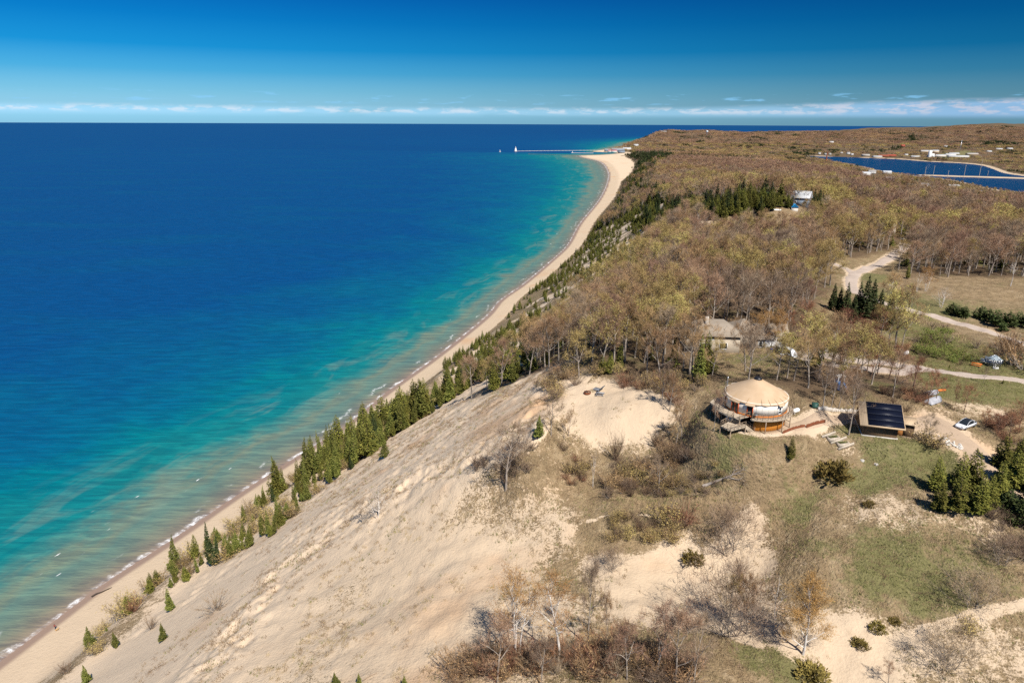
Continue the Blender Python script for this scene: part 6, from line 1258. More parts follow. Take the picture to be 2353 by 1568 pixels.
# ------------------------------------------------------------------ houses
def house(name, label, loc, rz, w, d, h, rh, wall, roofm, hip=False, over=.4, wins=(), group=None, chimney=None, cat='house', ridge_x=True):
    o = thing(name, label, cat, loc, rz, group)
    def wl(g):
        bx(g, -w/2, w/2, -d/2, d/2, -1.5, h)
        if not hip:
            if ridge_x: 
                for x in (-w/2, w/2-.15): V = [(q, y, z) for q in (x, x+.15) for y, z in ((-d/2, h), (d/2, h), (0, h+rh-.05))]; g.add(V, [(0, 1, 2), (5, 4, 3)]); g.add(V, [(1, 4, 5, 2), (2, 5, 3, 0)])
            else:
                for y in (-d/2, d/2-.15): V = [(x, q, z) for q in (y, y+.15) for x, z in ((-w/2, h), (w/2, h), (0, h+rh-.05))]; g.add(V, [(0, 1, 2), (5, 4, 3)]); g.add(V, [(1, 4, 5, 2), (2, 5, 3, 0)])
    one('wall', wall, o, wl)
    def rf_(g):
        t_ = .16; W_, D_ = (w, d) if ridge_x else (d, w); k = rh/(D_/2); ze = h-over*k+.02; rx = W_/2+over-(min(D_/2+over, W_/2+over-.3) if hip else 0); zr = h+rh+.02
        V = [(-W_/2-over, -D_/2-over, ze), (W_/2+over, -D_/2-over, ze), (W_/2+over, D_/2+over, ze), (-W_/2-over, D_/2+over, ze), (-rx, 0, zr), (rx, 0, zr)]
        B = [(a, b, c_-t_) for a, b, c_ in V]; 
        if not ridge_x: V = [(b, a, c_) for a, b, c_ in V]; B = [(b, a, c_) for a, b, c_ in B]
        g.add(V+B, [(0, 1, 5, 4), (2, 3, 4, 5), (6, 10, 11, 7), (8, 11, 10, 9), (0, 6, 7, 1), (2, 8, 9, 3), (1, 7, 8, 2), (3, 9, 6, 0)]); g.add(V+B, [(1, 2, 5), (3, 0, 4), (7, 11, 8), (9, 10, 6)])
    ro = one('roof', roofm, o, rf_)
    if chimney: one('chimney', STONE, ro, lambda g: bx(g, chimney[0]-.4, chimney[0]+.4, chimney[1]-.4, chimney[1]+.4, h, h+rh+.9))
    for (side, u, z0, ww, hh, kind) in wins:                # side F front (-y), L left (-x), R right (+x)
        def q(u_, z_, out): return {'F': (u_, -d/2-out, z_), 'L': (-w/2-out, u_, z_), 'R': (w/2+out, u_, z_)}[side]
        def fr(g):
            for a, b in (((u-ww/2, z0), (u-ww/2, z0+hh)), ((u+ww/2, z0), (u+ww/2, z0+hh)), ((u-ww/2, z0), (u+ww/2, z0)), ((u-ww/2, z0+hh), (u+ww/2, z0+hh))): beam(g, q(*a, .03), q(*b, .03), .12)
            if kind == 'garage_door':
                g.add([q(u-ww/2, z0, .02), q(u+ww/2, z0, .02), q(u+ww/2, z0+hh, .02), q(u-ww/2, z0+hh, .02)], [(0, 1, 2, 3)])
                for k in range(1, 4): beam(g, q(u-ww/2, z0+hh*k/4, .03), q(u+ww/2, z0+hh*k/4, .03), .03)
        fo = one(kind, WHITEP, o, fr)
        if kind != 'garage_door': one('pane', GLASS, fo, lambda g: g.add([q(u-ww/2, z0, .02), q(u+ww/2, z0, .02), q(u+ww/2, z0+hh, .02), q(u-ww/2, z0+hh, .02)], [(0, 1, 2, 3) if side != 'L' else (0, 3, 2, 1)]))
    return o
BEIGE = boards('beige_siding', (.44, .37, .28), (.48, .41, .32), .18, 'Z'); SHING = boards('tan_shingles', (.26, .215, .165), (.33, .275, .215), .35, 'Y', .9); BLUEG = boards('blue_grey_siding', (.20, .25, .31), (.24, .29, .35), .22, 'Z'); PALE = boards('pale_siding', (.60, .55, .48), (.66, .61, .54), .2, 'Z')
BROWNR = plain('brown_shingles', (.17, .125, .10), .9, .1, (.22, .165, .13), 1.5); GREYM = boards('pale_metal_roof', (.48, .49, .50), (.53, .54, .55), .4, 'X', .45); DKGREY = boards('dark_grey_siding', (.10, .10, .105), (.14, .14, .14), .2, 'Z')
BLUEM = plain('bright_blue_metal', (.02, .22, .48), .4, .4); WHITEW = boards('white_siding', (.58, .56, .52), (.63, .61, .57), .2, 'Z'); GREYR = plain('grey_shingles', (.26, .25, .24), .9, .1, (.34, .325, .31), 1.2); REDR = plain('red_roof', (.42, .07, .05), .7, .2); GREENR = plain('green_roof', (.03, .20, .14), .5, .3); REDB = plain('red_brick', (.34, .10, .06), .9, .1, (.26, .08, .05), 1.0); TANB = plain('tan_block', (.48, .38, .27), .9, .1)
ch = crop(1900, 870, 6.92)
zg = hit(*ch(980, 840))[2]
def at_h(f, x, y, z): p = atz(*f(x, y), z); return p
p = atz(*ch(610, 760), zg); MH = house('house', 'large hip-roofed beige house with attached garage among bare trees', (p[0]-.6, p[1]+5, zg), -.06, 13.5, 7.6, 4.8, 2.9, BEIGE, SHING, True, .6, [('F', -2.5, .8, 1.6, 1.5, 'window'), ('F', 2.6, .8, 2.0, 1.6, 'window'), ('R', -1.5, .8, 1.4, 1.5, 'window'), ('R', -1.5, 3.4, 1.4, 1.3, 'window'), ('F', 0, 3.3, 1.6, 1.3, 'window')], None, (-1.5, -1.2))
def wing(nm, px, py, dy, w, d, h, rh, lab, wins, hip=True, rx=True):
    q = atz(*ch(px, py), zg); o = house('wing_tmp', '', (0, 0, 0), 0, w, d, h, rh, BEIGE, SHING, hip, .5, wins, ridge_x=rx)
    # fold the wing's meshes into the house as parts of it
    off = Matrix.Translation((q[0]-MH.location.x, q[1]+dy-MH.location.y, 0)); off = Matrix.Rotation(.06, 4, 'Z')@off
    for chd in list(o.children):
        chd.parent = MH; chd.data.transform(off)
        for gch in chd.children: gch.data.transform(off)
        if chd.name.split('.')[0] in ('wall', 'roof'): chd['label'] = lab+' '+chd.name.split('.')[0]
    bpy.data.objects.remove(o)
wing('wing', 1180, 640, 4, 5.5, 8, 4.4, 2.2, 'middle wing', [('F', .2, 2.6, 1.9, 1.3, 'window')])
wing('wing', 1660, 655, 3.6, 8.2, 7.5, 2.9, 2.7, 'garage wing', [('F', .6, .1, 4.8, 2.2, 'garage_door'), ('F', -3.1, .2, .9, 2.0, 'door')], False)
c6 = crop(2000, 500, 4.706)
def at_ground(f, x, y): return hit(*f(x, y))
p = at_ground(c6, 1010, 335); house('house', 'blue-grey gabled house with pale metal roof on the dune clearing', (p[0]+4, p[1]+6, p[2]), -.62, 9.5, 7, 4.8, 3.4, BLUEG, GREYM, False, .5, [('L', -1.8, .8, 1.1, 1.4, 'window'), ('L', 1.8, .8, 1.1, 1.4, 'window'), ('L', -1.2, 3.6, 1.1, 1.3, 'window'), ('L', 1.2, 3.6, 1.1, 1.3, 'window'), ('F', -3, 1.0, 1.6, 1.6, 'window'), ('F', 2.5, 1.0, 1.6, 1.6, 'window'), ('F', 0, 3.2, 1.1, 1.1, 'window')])
p = at_ground(c6, 965, 402); house('garden_shed', 'small pale shed with bright blue roof in front of the blue-grey house', (p[0], p[1]+1.5, p[2]), -.15, 3.4, 3.2, 2.4, 1.5, PALE, BLUEM, False, .3, [], None, None, 'shed', False)
p = at_ground(c6, 700, 385); g = Geo(); bx(g, -3.2, 3.2, -1.6, 1.6, -.3, .35); bx(g, -3.2, -.6, -1.6, 1.6, .353, .6); lonely('platform', g, WHITEP, 'low white platform on the dune clearing left of the blue-grey house', 'platform', tuple(p), -.2)
p = at_ground(c6, 260, 985); z_ = p[2]; house('cabin', 'brown-roofed cabin nearly buried in bare trees', (p[0], p[1]+4, z_+1.5), .05, 7.5, 7, 5.0, 3.0, TANB, BROWNR, False, .5, [('F', -1.5, 2.6, 1.2, 1.6, 'window'), ('F', 1.5, 2.6, 1.2, 1.6, 'window')]); q = at_ground(c6, 100, 985); house('cabin', 'lower grey-brown cabin roof left of the brown-roofed cabin', (q[0], q[1]+5, z_+1.5), .25, 8.5, 7, 4.4, 2.8, TANB, BROWNR, False, .5)
p = at_ground(c6, 1965, 680); house('house', 'dark grey gabled house with white trim in the wood', (p[0], p[1]+4, p[2]+2), -.5, 7, 8, 5.0, 3.0, DKGREY, GREYR, False, .4, [('F', 0, 3.6, 1.6, 1.6, 'window')], None, None, 'house', False)
p = at_ground(c6, 2165, 735); house('house', 'white cottage among trees beside the dark grey house', (p[0], p[1]+3, p[2]+2.5), .15, 8, 6.5, 3.2, 3.0, PALE, GREYR, False, .4, [('F', -1.6, 1.0, 1.3, 1.3, 'window'), ('F', 1.8, 1.0, 1.3, 1.3, 'window')])
p = at_ground(c6, 1690, 490); house('cabin', 'small grey-roofed cabin showing between the trees right of the blue-grey house', (p[0], p[1]+3, p[2]+3), .2, 6, 6, 4, 2.6, DKGREY, GREYR, False, .4)
# far houses of the two small towns, each a thing
c5 = crop(2240, 360, 3.922)
def far_house(f, x, y, w, d, h, rh, wl, rf_, label, group, rz=.0, hip=False, lift=0):
    p = hit(*f(x, y)); house('house', label, (p[0], p[1]+d/2, p[2]+lift), rz, w, d, h, rh, wl, rf_, hip, .5, [('F', -w*.2, 1.0, 1.4, 1.4, 'window'), ('F', w*.2, 1.0, 1.4, 1.4, 'window')] if w < 22 else [], group)
r = np.random.default_rng(12)
G1, G2 = 'houses in the near lakeside village', 'houses on the far harbour shore'
for x, y, w, wl, rf_, lab in [(705, 486, 16, WHITEW, GREYR, 'white gabled house at the water edge of the village, largest by the trees'), (640, 508, 20, WHITEW, GREYM, 'long white-roofed house left of the gabled one in the village'), (872, 492, 18, WHITEW, GREYM, 'white-roofed house standing alone beside the harbour'), (1395, 672, 20, WHITEW, GREYM, 'big white-roofed house under the dark pines of the village'), (1415, 698, 22, WHITEW, GREYM, 'second white-roofed house below the pines of the village'), (1405, 724, 22, PALE, GREENR, 'green-roofed house in the village'), (1600, 732, 15, WHITEW, GREYM, 'white-roofed house right of the green one'), (1650, 712, 15, WHITEW, GREYM, 'tall white house behind the small white one'), (1735, 738, 15, BLUEG, GREYR, 'blue-grey house in the middle of the village row'), (1795, 736, 16, BLUEG, GREYM, 'pale-roofed house right of the blue-grey one'), (1870, 730, 22, DKGREY, GREYR, 'long dark grey house at the right end of the village row'), (1600, 655, 20, BEIGE, GREYR, 'grey-roofed house behind the village row'), (1545, 715, 20, BEIGE, GREYM, 'long beige house left of the small white one'), (1120, 648, 14, WHITEW, GREYR, 'white house at the left edge of the village'), (1280, 640, 14, WHITEW, GREYR, 'white house with grey roof beside the village street'), (900, 568, 16, BLUEG, GREYR, 'blue-grey house in the trees above the village'), (1160, 690, 14, WHITEW, GREYM, 'white-roofed house at the lower left of the village'), (1730, 712, 24, PALE, GREYM, 'long pale house behind the village row')]:
    far_house(c5, x, y, w*1.1, w*.68, 4.6, 3.2, wl, rf_, lab, G1, r.uniform(-.3, .3), False, 3)
for x, y, w, h, wl, rf_, lab in [(130, 272, 14, 8, WHITEW, GREYR, 'white house first from the left on the far shore'), (200, 276, 16, 6, WHITEW, GREYR, 'white house second from the left on the far shore'), (245, 276, 12, 6, WHITEW, GREYR, 'white house third from the left on the far shore'), (370, 262, 14, 6, WHITEW, GREYR, 'white house set back on the far shore'), (445, 272, 18, 9, WHITEW, GREYR, 'tall white gabled house on the far shore'), (485, 280, 14, 6, WHITEW, GREYM, 'low white house beside the tall gabled one'), (640, 287, 40, 6, PALE, GREYR, 'long pale building on the far shore'), (765, 303, 50, 5, WHITEW, GREYM, 'long white building by the harbour water'), (830, 296, 60, 6, REDB, REDB, 'long red brick building by the far harbour shore, left half'), (918, 294, 50, 6, REDB, REDR, 'long red building by the far harbour shore, right half'), (1075, 288, 18, 8, WHITEW, GREYR, 'white building right of the long red one'), (1180, 303, 46, 5, WHITEW, GREYM, 'low white building at the water right of the red ones'), (1350, 300, 36, 6, WHITEW, GREYM, 'white building at the foot of the white silo'), (1450, 298, 60, 8, PALE, GREYM, 'pale factory block right of the silo'), (1560, 290, 60, 9, WHITEW, GREYM, 'white factory block, middle of the row'), (1650, 305, 110, 7, WHITEW, GREYM, 'longest white factory block by the far shore'), (1600, 270, 60, 6, WHITEW, GREYM, 'white factory block behind the middle one'), (1300, 250, 80, 9, TANB, GREYM, 'tan flat block behind the silo'), (1395, 255, 40, 12, TANB, GREYM, 'taller tan block right of the flat one'), (1800, 276, 70, 6, TANB, GREYM, 'tan building right of the factory'), (1850, 296, 50, 5, PALE, BROWNR, 'brown-roofed building at the right end of the factory row'), (1040, 188, 26, 9, REDB, REDR, 'red-roofed building up the far hillside'), (262, 146, 30, 8, PALE, GREYM, 'pale roofed building high in the far trees at left'), (1510, 190, 26, 6, WHITEW, GREYM, 'white house above the far green field'), (2090, 220, 40, 6, WHITEW, GREYM, 'white roof in the trees at the far right, left of two'), (2205, 216, 36, 6, WHITEW, GREYM, 'white roof in the trees at the far right, right of two'), (1980, 246, 30, 6, WHITEW, GREYM, 'white roof among trees right of the factory')]:
    far_house(c5, x, y, w*.72, min(w*.45, 18), h*.75, h*.3, wl, rf_, lab, G2, r.uniform(-.12, .12), False, 2)
p = hit(*c5(1325, 298)); g = Geo(); lathe(g, [(7, -1), (7, 26), (5, 28)], 20, 0, (0, 0), True); bx(g, 5, 16, -6, 6, -1, 14); lonely('silo', g, WHITEP, 'white silo tower beside the far harbour factory', 'silo', tuple(p))
p = hit(*c5(200, 352)); g = Geo(); lathe(g, [(2.2, -3), (2.0, 6), (1.5, 34), (1.7, 34.5), (1.6, 36)], 16, 0, (0, 0), True); lonely('smokestack', g, REDB, 'slim brick smokestack on the near harbour shore', 'chimney', tuple(p))
cb = crop(1350, 330, 4.706)
for x, y, w, h, wl, rf_, lab in [(1575, 428, 26, 8, BLUEG, GREYR, 'blue-grey building first in the row at the beach end'), (1612, 440, 22, 7, WHITEW, REDR, 'small red-roofed white building at the beach end, left of two'), (1665, 443, 24, 8, WHITEW, REDR, 'red-roofed white building at the beach end, right of two'), (1715, 430, 60, 11, BLUEG, GREYR, 'long grey apartment block at the beach end'), (1760, 446, 30, 8, BLUEG, DKGREY, 'dark blue building at the right of the beach end'), (1830, 410, 40, 8, PALE, GREYM, 'pale building behind the apartment block at the beach end'), (1950, 360, 24, 7, WHITEW, GREYM, 'white house on the slope above the beach end'), (2215, 172, 60, 8, PALE, PALE, 'pale long house on the headland crest, left of two'), (2310, 190, 40, 10, DKGREY, GREYR, 'grey house on the headland crest, right of two')]:
    far_house(cb, x, y, w, min(w*.6, 20), h, h*.4, wl, rf_, lab, 'houses at the harbour mouth', r.uniform(-.1, .1), False, 2)
# ------------------------------------------------------------------ vehicles
def car_mesh(L=4.7, W_=1.85, Hh=1.45, van=False):
    """body lofted from cross sections along x (front at -x)"""
    xs = np.array([-.5, -.485, -.44, -.36, -.27, -.20, -.05, .10, .24, .34, .43, .485, .5])*L
    belt = np.array([.40, .55, .62, .68, .72, .74, .76, .78, .80, .80, .76, .68, .45])*Hh/1.45*1.02
    roof = np.array([0, 0, 0, 0, .0, .20, .56, .62, .52, .30, .08, 0, 0])*Hh/1.45 if not van else np.array([0, 0, 0, .0, .25, .75, .95, .98, .98, .98, .96, .9, 0])*Hh/1.45
    wid = np.array([.62, .80, .92, .98, 1, 1, 1, 1, 1, .99, .96, .88, .70])*W_/2
    return xs, belt, roof, wid
def make_car(label, loc, rz, paint, roofm, cat='car', name='parked_car', van=False):
    L = 4.7
    xs, belt, roof, wid = car_mesh(van=van); o = thing(name, label, cat, loc, rz)
    g = Geo(); n = len(xs); S_ = []
    for x, b, w_ in zip(xs, belt, wid):
        S_.append([(x, -w_*.86, .22), (x, -w_, .36), (x, -w_, b*.8), (x, -w_*.95, b), (x, -w_*.7, b+.015), (x, w_*.7, b+.015), (x, w_*.95, b), (x, w_, b*.8), (x, w_, .36), (x, w_*.86, .22)])
    V = np.array(S_).reshape(-1, 3); k = 10; i = np.arange(n*k).reshape(n, k); j = np.roll(i, -1, 1); g.add(V, np.stack([i[:-1], i[1:], j[1:], j[:-1]], -1).reshape(-1, 4)); g.add(V[:k], [(0, 1, 8, 9), (1, 2, 7, 8), (2, 3, 6, 7), (3, 4, 5, 6)]); g.add(V[-k:], [(9, 8, 1, 0), (8, 7, 2, 1), (7, 6, 3, 2), (6, 5, 4, 3)])
    obj('body', g, paint, o, True)
    m = np.where(roof > 0)[0]; a, b = m[0]-1, min(m[-1]+1, n-1); g = Geo(); g2 = Geo(); S_ = []
    for q in range(a, b+1):
        h = belt[q]+.01+roof[q]; wt = wid[q]*(.92 if roof[q] == 0 else .90-.22*min(roof[q]/.62, 1)); S_.append([(xs[q], -wid[q]*.92, belt[q]), (xs[q], -wt, h), (xs[q], -wt*.55, h+.03*(roof[q] > 0)), (xs[q], wt*.55, h+.03*(roof[q] > 0)), (xs[q], wt, h), (xs[q], wid[q]*.92, belt[q])])
    V = np.array(S_).reshape(-1, 3); nn = b-a+1; i = np.arange(nn*6).reshape(nn, 6)
    g.add(V, np.stack([i[:-1, 1:4], i[1:, 1:4], i[1:, 2:5], i[:-1, 2:5]], -1).reshape(-1, 4)); obj('roof_glass' if roofm is GLASS else 'roof', g, roofm, o, True)
    g2.add(V, np.vstack([np.stack([i[:-1, 0], i[1:, 0], i[1:, 1], i[:-1, 1]], -1), np.stack([i[:-1, 4], i[1:, 4], i[1:, 5], i[:-1, 5]], -1)])); wn = obj('side_window', g2, GLASS, o)
    def pil(gg):
        for s_ in (1, 4):
            for q in range(nn-1): beam(gg, V[i[q, s_]]+np.array([0, 0, .0]), V[i[q+1, s_]], .07, .05)
        for q in (nn//2,): 
            for lo, hi in ((0, 1), (5, 4)): beam(gg, V[i[q, lo]], V[i[q, hi]], .08)
    one('pillar_trim', paint, wn, pil)
    for x in (-.315*L, .30*L):
        for y in (-.82, .82):
            w_ = one('wheel', BLACK, o, lambda gg: tube(gg, [(x, y-.13 if y < 0 else y-.10, .33), (x, y+.10 if y < 0 else y+.13, .33)], [.34, .34], 18))
            ys = y-.135 if y < 0 else y+.135; one('rim', STEEL, w_, lambda gg: tube(gg, [(x, ys, .33), (x, ys+(-.01 if y < 0 else .01), .33)], [.21, .2], 14))
    for y in (-.62, .62): one('headlight', plain('lamp_glass', (.7, .75, .8), .15, .6), o, lambda gg: bx(gg, -.492*L, -.455*L, y-.2, y+.2, .56, .66))
    for y in (-.62, .62): one('tail_light', plain('red_lamp', (.35, .02, .02), .2, .5), o, lambda gg: bx(gg, .470*L, .497*L, y-.2, y+.2, .66, .76))
    return o
CARW, t = material('white_car_paint'); finish(t, (.72, .74, .77), .22, .5, extra={'Coat Weight': .5})
DARKP, t = material('dark_car_paint'); finish(t, (.03, .03, .035), .25, .5); SILV, t = material('silver_car_paint'); finish(t, (.45, .46, .47), .28, .5, extra={'Metallic': .4})
a = hit(*c2(1800, 572)); b = hit(*c2(1990, 500)); m_ = (a+b)/2; rzc = math.atan2(b[1]-a[1], b[0]-a[0])
m_ = hit(*c2(1890, 520)); make_car('white car with black glass roof parked beside the sandy track', (m_[0], m_[1], m_[2]+.02), rzc, CARW, GLASS)
p = hit(*ch(2005, 800)); make_car('white van parked in front of the hip-roofed house', (p[0], p[1], p[2]), 1.9, CARW, CARW, 'van', 'parked_van', True)
p = hit(*ch(1830, 760)); make_car('dark car parked by the white garage door', (p[0], p[1], p[2]), 1.5, DARKP, GLASS)
p = hit(*c3(500, 1068)); make_car('silver car parked behind the red maples on the gravel drive', (p[0], p[1], p[2]), .3, SILV, SILV)
p = hit(*ch(1650, 745)); g = Geo(); lathe(g, [(.28, -.1), (.36, 1.0), (.40, 1.02), (.38, 1.12), (.02, 1.18)], 14); lonely('bin', g, plain('blue_plastic', (.02, .06, .30), .4, .4), 'blue bin in front of the garage', 'bin', tuple(p))

# ------------------------------------------------------------------ things on the sand flat
c5b = crop(1400, 1000, 3.267)
GREYW = plain('grey_timber', (.30, .30, .31), .8, .2, (.22, .22, .23), 2.0)
p = hit(*c5b(748, 296)); o = thing('fire_ring', 'rusty steel fire ring on the sand flat', 'fire pit', (p[0], p[1], p[2]), 0)
one('rim', RUST, o, lambda g: (ring(g, .72, .80, 0, 6.283, -.15, .42, 28))); one('ash', plain('ash', (.08, .07, .065), .95, .1, (.18, .165, .15), 5), o, lambda g: lathe(g, [(.72, .02), (.4, .1), (.01, .14)], 18))
one('log', RAILW, o, lambda g: (tube(g, [(-.5, -.2, .2), (.4, .25, .3)], [.09, .08], 7), tube(g, [(-.3, .4, .18), (.45, -.3, .32)], [.08, .07], 7)))
one('grate', BLACK, o, lambda g: ([beam(g, (-.7, y, .44), (.1, y, .44), .03) for y in np.linspace(-.35, .35, 7)]))
p = hit(*c5b(862, 316)); rzt = facing(p)-.15
def picnic(label, loc, rz, mat, L=1.8):
    o = thing('picnic_table', label, 'picnic table', loc, rz)
    one('table_top', mat, o, lambda g: [bx(g, -L/2, L/2, y-.06, y+.06, .71, .75) for y in np.linspace(-.33, .33, 6)])
    for s_ in (-1, 1): one('bench', mat, o, lambda g: [bx(g, -L/2, L/2, s_*.78+y-.06, s_*.78+y+.06, .42, .46) for y in (-.07, .07)])
    for s_ in (-1, 1): one('leg', mat, o, lambda g: (beam(g, (s_*L*.36, -.30, .71), (s_*L*.36, -.68, -.1), .06, .09), beam(g, (s_*L*.36, .30, .71), (s_*L*.36, .68, -.1), .06, .09), beam(g, (s_*L*.36, -.86, .38), (s_*L*.36, .86, .38), .05, .08)))
    return o
picnic('grey picnic table on the sand flat beside the lounge chair', (p[0], p[1], p[2]), rzt, GREYW, 1.9)
p = hit(*c5b(852, 272)); o = thing('lounge_chair', 'wide slatted grey lounge chair facing the lake on the sand flat', 'chair', (p[0], p[1], p[2]), rzt-.35)
SLATE = plain('slate_slats', (.17, .19, .22), .6, .3)
one('seat', SLATE, o, lambda g: [beam(g, (-1.15+u*1.5, -.75, .42-.10*math.sin(u*3.1)), (-1.15+u*1.5, .75, .42-.10*math.sin(u*3.1)), .13, .04) for u in np.linspace(0, 1, 10)])
one('backrest', SLATE, o, lambda g: [beam(g, (.42+u*.75, -.75, .45+u*.95), (.42+u*.75, .75, .45+u*.95), .13, .04) for u in np.linspace(0, 1, 8)])
one('frame', GREYW, o, lambda g: [(beam(g, (-1.1, y, .36), (.45, y, .34), .07, .1), beam(g, (.4, y, .36), (1.2, y, 1.4), .07, .1)) for y in (-.7, 0, .7)])
for x in (-1.0, .35):
    for y in (-.7, .7): one('leg', GREYW, o, lambda g: beam(g, (x, y, -.1), (x, y, .36), .09))

# ------------------------------------------------------------------ garden corner on the lawn
c7 = crop(2560, 930, 7.84)
def G7(x, y): return hit(*c7(x, y))
ORT = plain('orange_paint', (.62, .16, .02), .5, .3)
p = G7(1150, 668); picnic('bright orange picnic table on the lawn', (p[0], p[1], p[2]), facing(p)-.1, ORT, 2.2)
p = G7(1520, 670); o = thing('gazebo', 'round wire-walled garden dome with grey conical roof on the lawn', 'gazebo', (p[0], p[1], p[2]), facing(p))
one('roof', plain('grey_blue_panel', (.22, .27, .30), .5, .3), o, lambda g: (lathe(g, [(1.55, 1.95), (1.5, 2.02), (.03, 2.95)], 8),))
one('ridge_bar', STEEL, o, lambda g: [beam(g, (1.55*math.cos(a), 1.55*math.sin(a), 2.02), (0, 0, 2.98), .05) for a in np.arange(8)*math.pi/4])
one('post', STEEL, o, lambda g: [beam(g, (1.45*math.cos(a), 1.45*math.sin(a), -.2), (1.45*math.cos(a), 1.45*math.sin(a), 1.98), .07) for a in np.arange(8)*math.pi/4])
one('wire_mesh', STEEL, o, lambda g: [ring(g, 1.44, 1.46, 0, 6.283, z, z+.02, 16) for z in (.3, .6, .9, 1.2, 1.5, 1.8)]+[beam(g, (1.45*math.cos(a), 1.45*math.sin(a), 0), (1.45*math.cos(a), 1.45*math.sin(a), 1.95), .02) for a in np.arange(32)*math.pi/16])
one('bench', SLATE, o, lambda g: (bx(g, -.7, .5, -.25, .25, .38, .44), bx(g, -.6, -.5, -.2, .2, -.1, .38), bx(g, .3, .4, -.2, .2, -.1, .38)))
def crate(label, q, w, d, h, slats=True, roofed=False):
    p = G7(*q); o = thing('planter_crate', label, 'planter', (p[0], p[1], p[2]), facing(p)+.1)
    one('box', WHITEP, o, lambda g: [bx(g, -w/2, w/2, s_*d/2-.03, s_*d/2+.03, z, z+h*.27) for s_ in (-1, 1) for z in np.arange(3)*h*.33]+[bx(g, s_*w/2-.03, s_*w/2+.03, -d/2+.033, d/2-.033, z, z+h*.27) for s_ in (-1, 1) for z in np.arange(3)*h*.33])
    one('leg', WHITEP, o, lambda g: [bx(g, sx*(w/2-.1)-.05, sx*(w/2-.1)+.05, sy*(d/2-.1)-.05, sy*(d/2-.1)+.05, -.2, h) for sx in (-1, 1) for sy in (-1, 1)])
    one('soil', SOIL, o, lambda g: bx(g, -w/2+.04, w/2-.04, -d/2+.04, d/2-.04, h*.4, h*.86))
    if roofed: one('lid', WHITEP, o, lambda g: [bx(g, -w/2, w/2, y-.06, y+.06, h+.003, h+.05) for y in np.linspace(-d/2+.1, d/2-.1, 6)])
    return o
crate('white slatted planter table left of the wire dome', (1300, 575), 1.3, .9, .75, roofed=True); crate('white slatted bin behind the wire dome', (1430, 585), 1.9, 1.0, 1.3, roofed=True); crate('white slatted planter right of the wire dome', (1660, 605), 1.2, .9, .9); crate('small white box planter in front of the wire dome', (1575, 728), 1.05, .7, .5)
def post_pair():
    o = thing('swing_frame', 'dark post frame behind the orange table', 'frame', tuple(G7(1150, 640)), facing(G7(1150, 640))); p0 = 1.15
    one('post', plain('dark_post', (.05, .045, .035), .8, .2), o, lambda g: (beam(g, (-p0, .5, -.2), (-p0-.05, .5, 1.9), .1), beam(g, (p0, .5, -.2), (p0-.1, .5, .9), .1)))
post_pair()

# ------------------------------------------------------------------ odds and ends in the yard
p = hit(*c3(690, 1400)); o = thing('play_set', 'blue play set under the bare trees behind the round house', 'play set', (p[0], p[1], p[2]), .2); BLUEP = plain('blue_play_plastic', (.02, .16, .42), .4, .4)
one('slide', BLUEP, o, lambda g: [(beam(g, (-1.2, -.9, .15), (-.4, .2, 1.5), .5, .06)), beam(g, (1.0, -1.0, .12), (.6, .2, 1.4), .5, .06)])
one('tower', BLUEP, o, lambda g: (bx(g, -.7, .8, .2, 1.4, 1.4, 1.5), bx(g, -.7, .8, 1.36, 1.4, 1.503, 2.1)))
one('post', WHITEP, o, lambda g: [beam(g, (x, y, -.2), (x, y, 2.7), .12) for x in (-.65, .75) for y in (.25, 1.35)]); one('canopy', WHITEP, o, lambda g: slab(g, [(-.9, .1), (.95, .1), (.95, 1.5), (-.9, 1.5)], 2.65, 2.72))
TARP = plain('silver_tarp', (.40, .40, .42), .5, .3, (.28, .28, .30), 1.5, bump=3.0, bstr=.6)
def covered(label, q, rz, L, wd, hh):
    p = hit(*q); o = thing('covered_boat', label, 'boat', (p[0], p[1], p[2]), rz); r = np.random.default_rng(int(L*10)); nx, ny = 16, 9
    U, V_ = np.meshgrid(np.linspace(-1, 1, nx), np.linspace(-1, 1, ny), indexing='ij'); tap = (1-np.clip(U-.35, 0, 1)**2*1.2)
    X = U*L/2; Y = V_*wd/2*np.clip(tap, .1, 1); Z = .45+hh*(1-np.abs(V_)**1.5)*(.8+.2*np.cos(U*1.8))+.05*fbm(X*2, Y*2+3, 2, 5)
    edge = (np.abs(V_) == 1) | (np.abs(U) == 1); Z = np.where(edge, .25, Z); g = Geo(); g.add(np.stack([X, Y, Z], -1).reshape(-1, 3), grid_faces(nx, ny)); obj('tarp', g, TARP, o, True)
    one('hull', plain('hull_grey', (.30, .30, .31), .5, .3), o, lambda gg: slab(gg, [(-L/2+.1, -wd*.38), (L*.3, -wd*.38), (L/2-.05, 0), (L*.3, wd*.38), (-L/2+.1, wd*.38)], -.1, .42)); one('wheel', BLACK, o, lambda gg: [tube(gg, [(-.4, s_*wd*.42-.06, .22), (-.4, s_*wd*.42+.06, .22)], [.28, .28], 14) for s_ in (-1, 1)])
covered('boat under a silver tarp among red-twigged trees, nearer of two', c3(1530, 1520), .55, 4.6, 1.9, .75); covered('boat under a grey tarp among red-twigged trees, farther of two', c3(1510, 1450), .4, 3.6, 1.5, .5)
p = hit(*c3(1606, 1417)); o = thing('kayak', 'short orange kayak lying on the lawn edge', 'kayak', (p[0], p[1], p[2]), .2); one('hull', ORT, o, lambda g: (tube(g, [(-1.1, 0, .2), (-.8, 0, .17), (-.3, 0, .17), (.3, 0, .17), (.8, 0, .17), (1.1, 0, .2)], [.02, .2, .28, .28, .2, .02], 10)), True); one('cockpit', BLACK, o, lambda g: lathe(g, [(.24, .40), (.26, .46), (.2, .45)], 14), True)
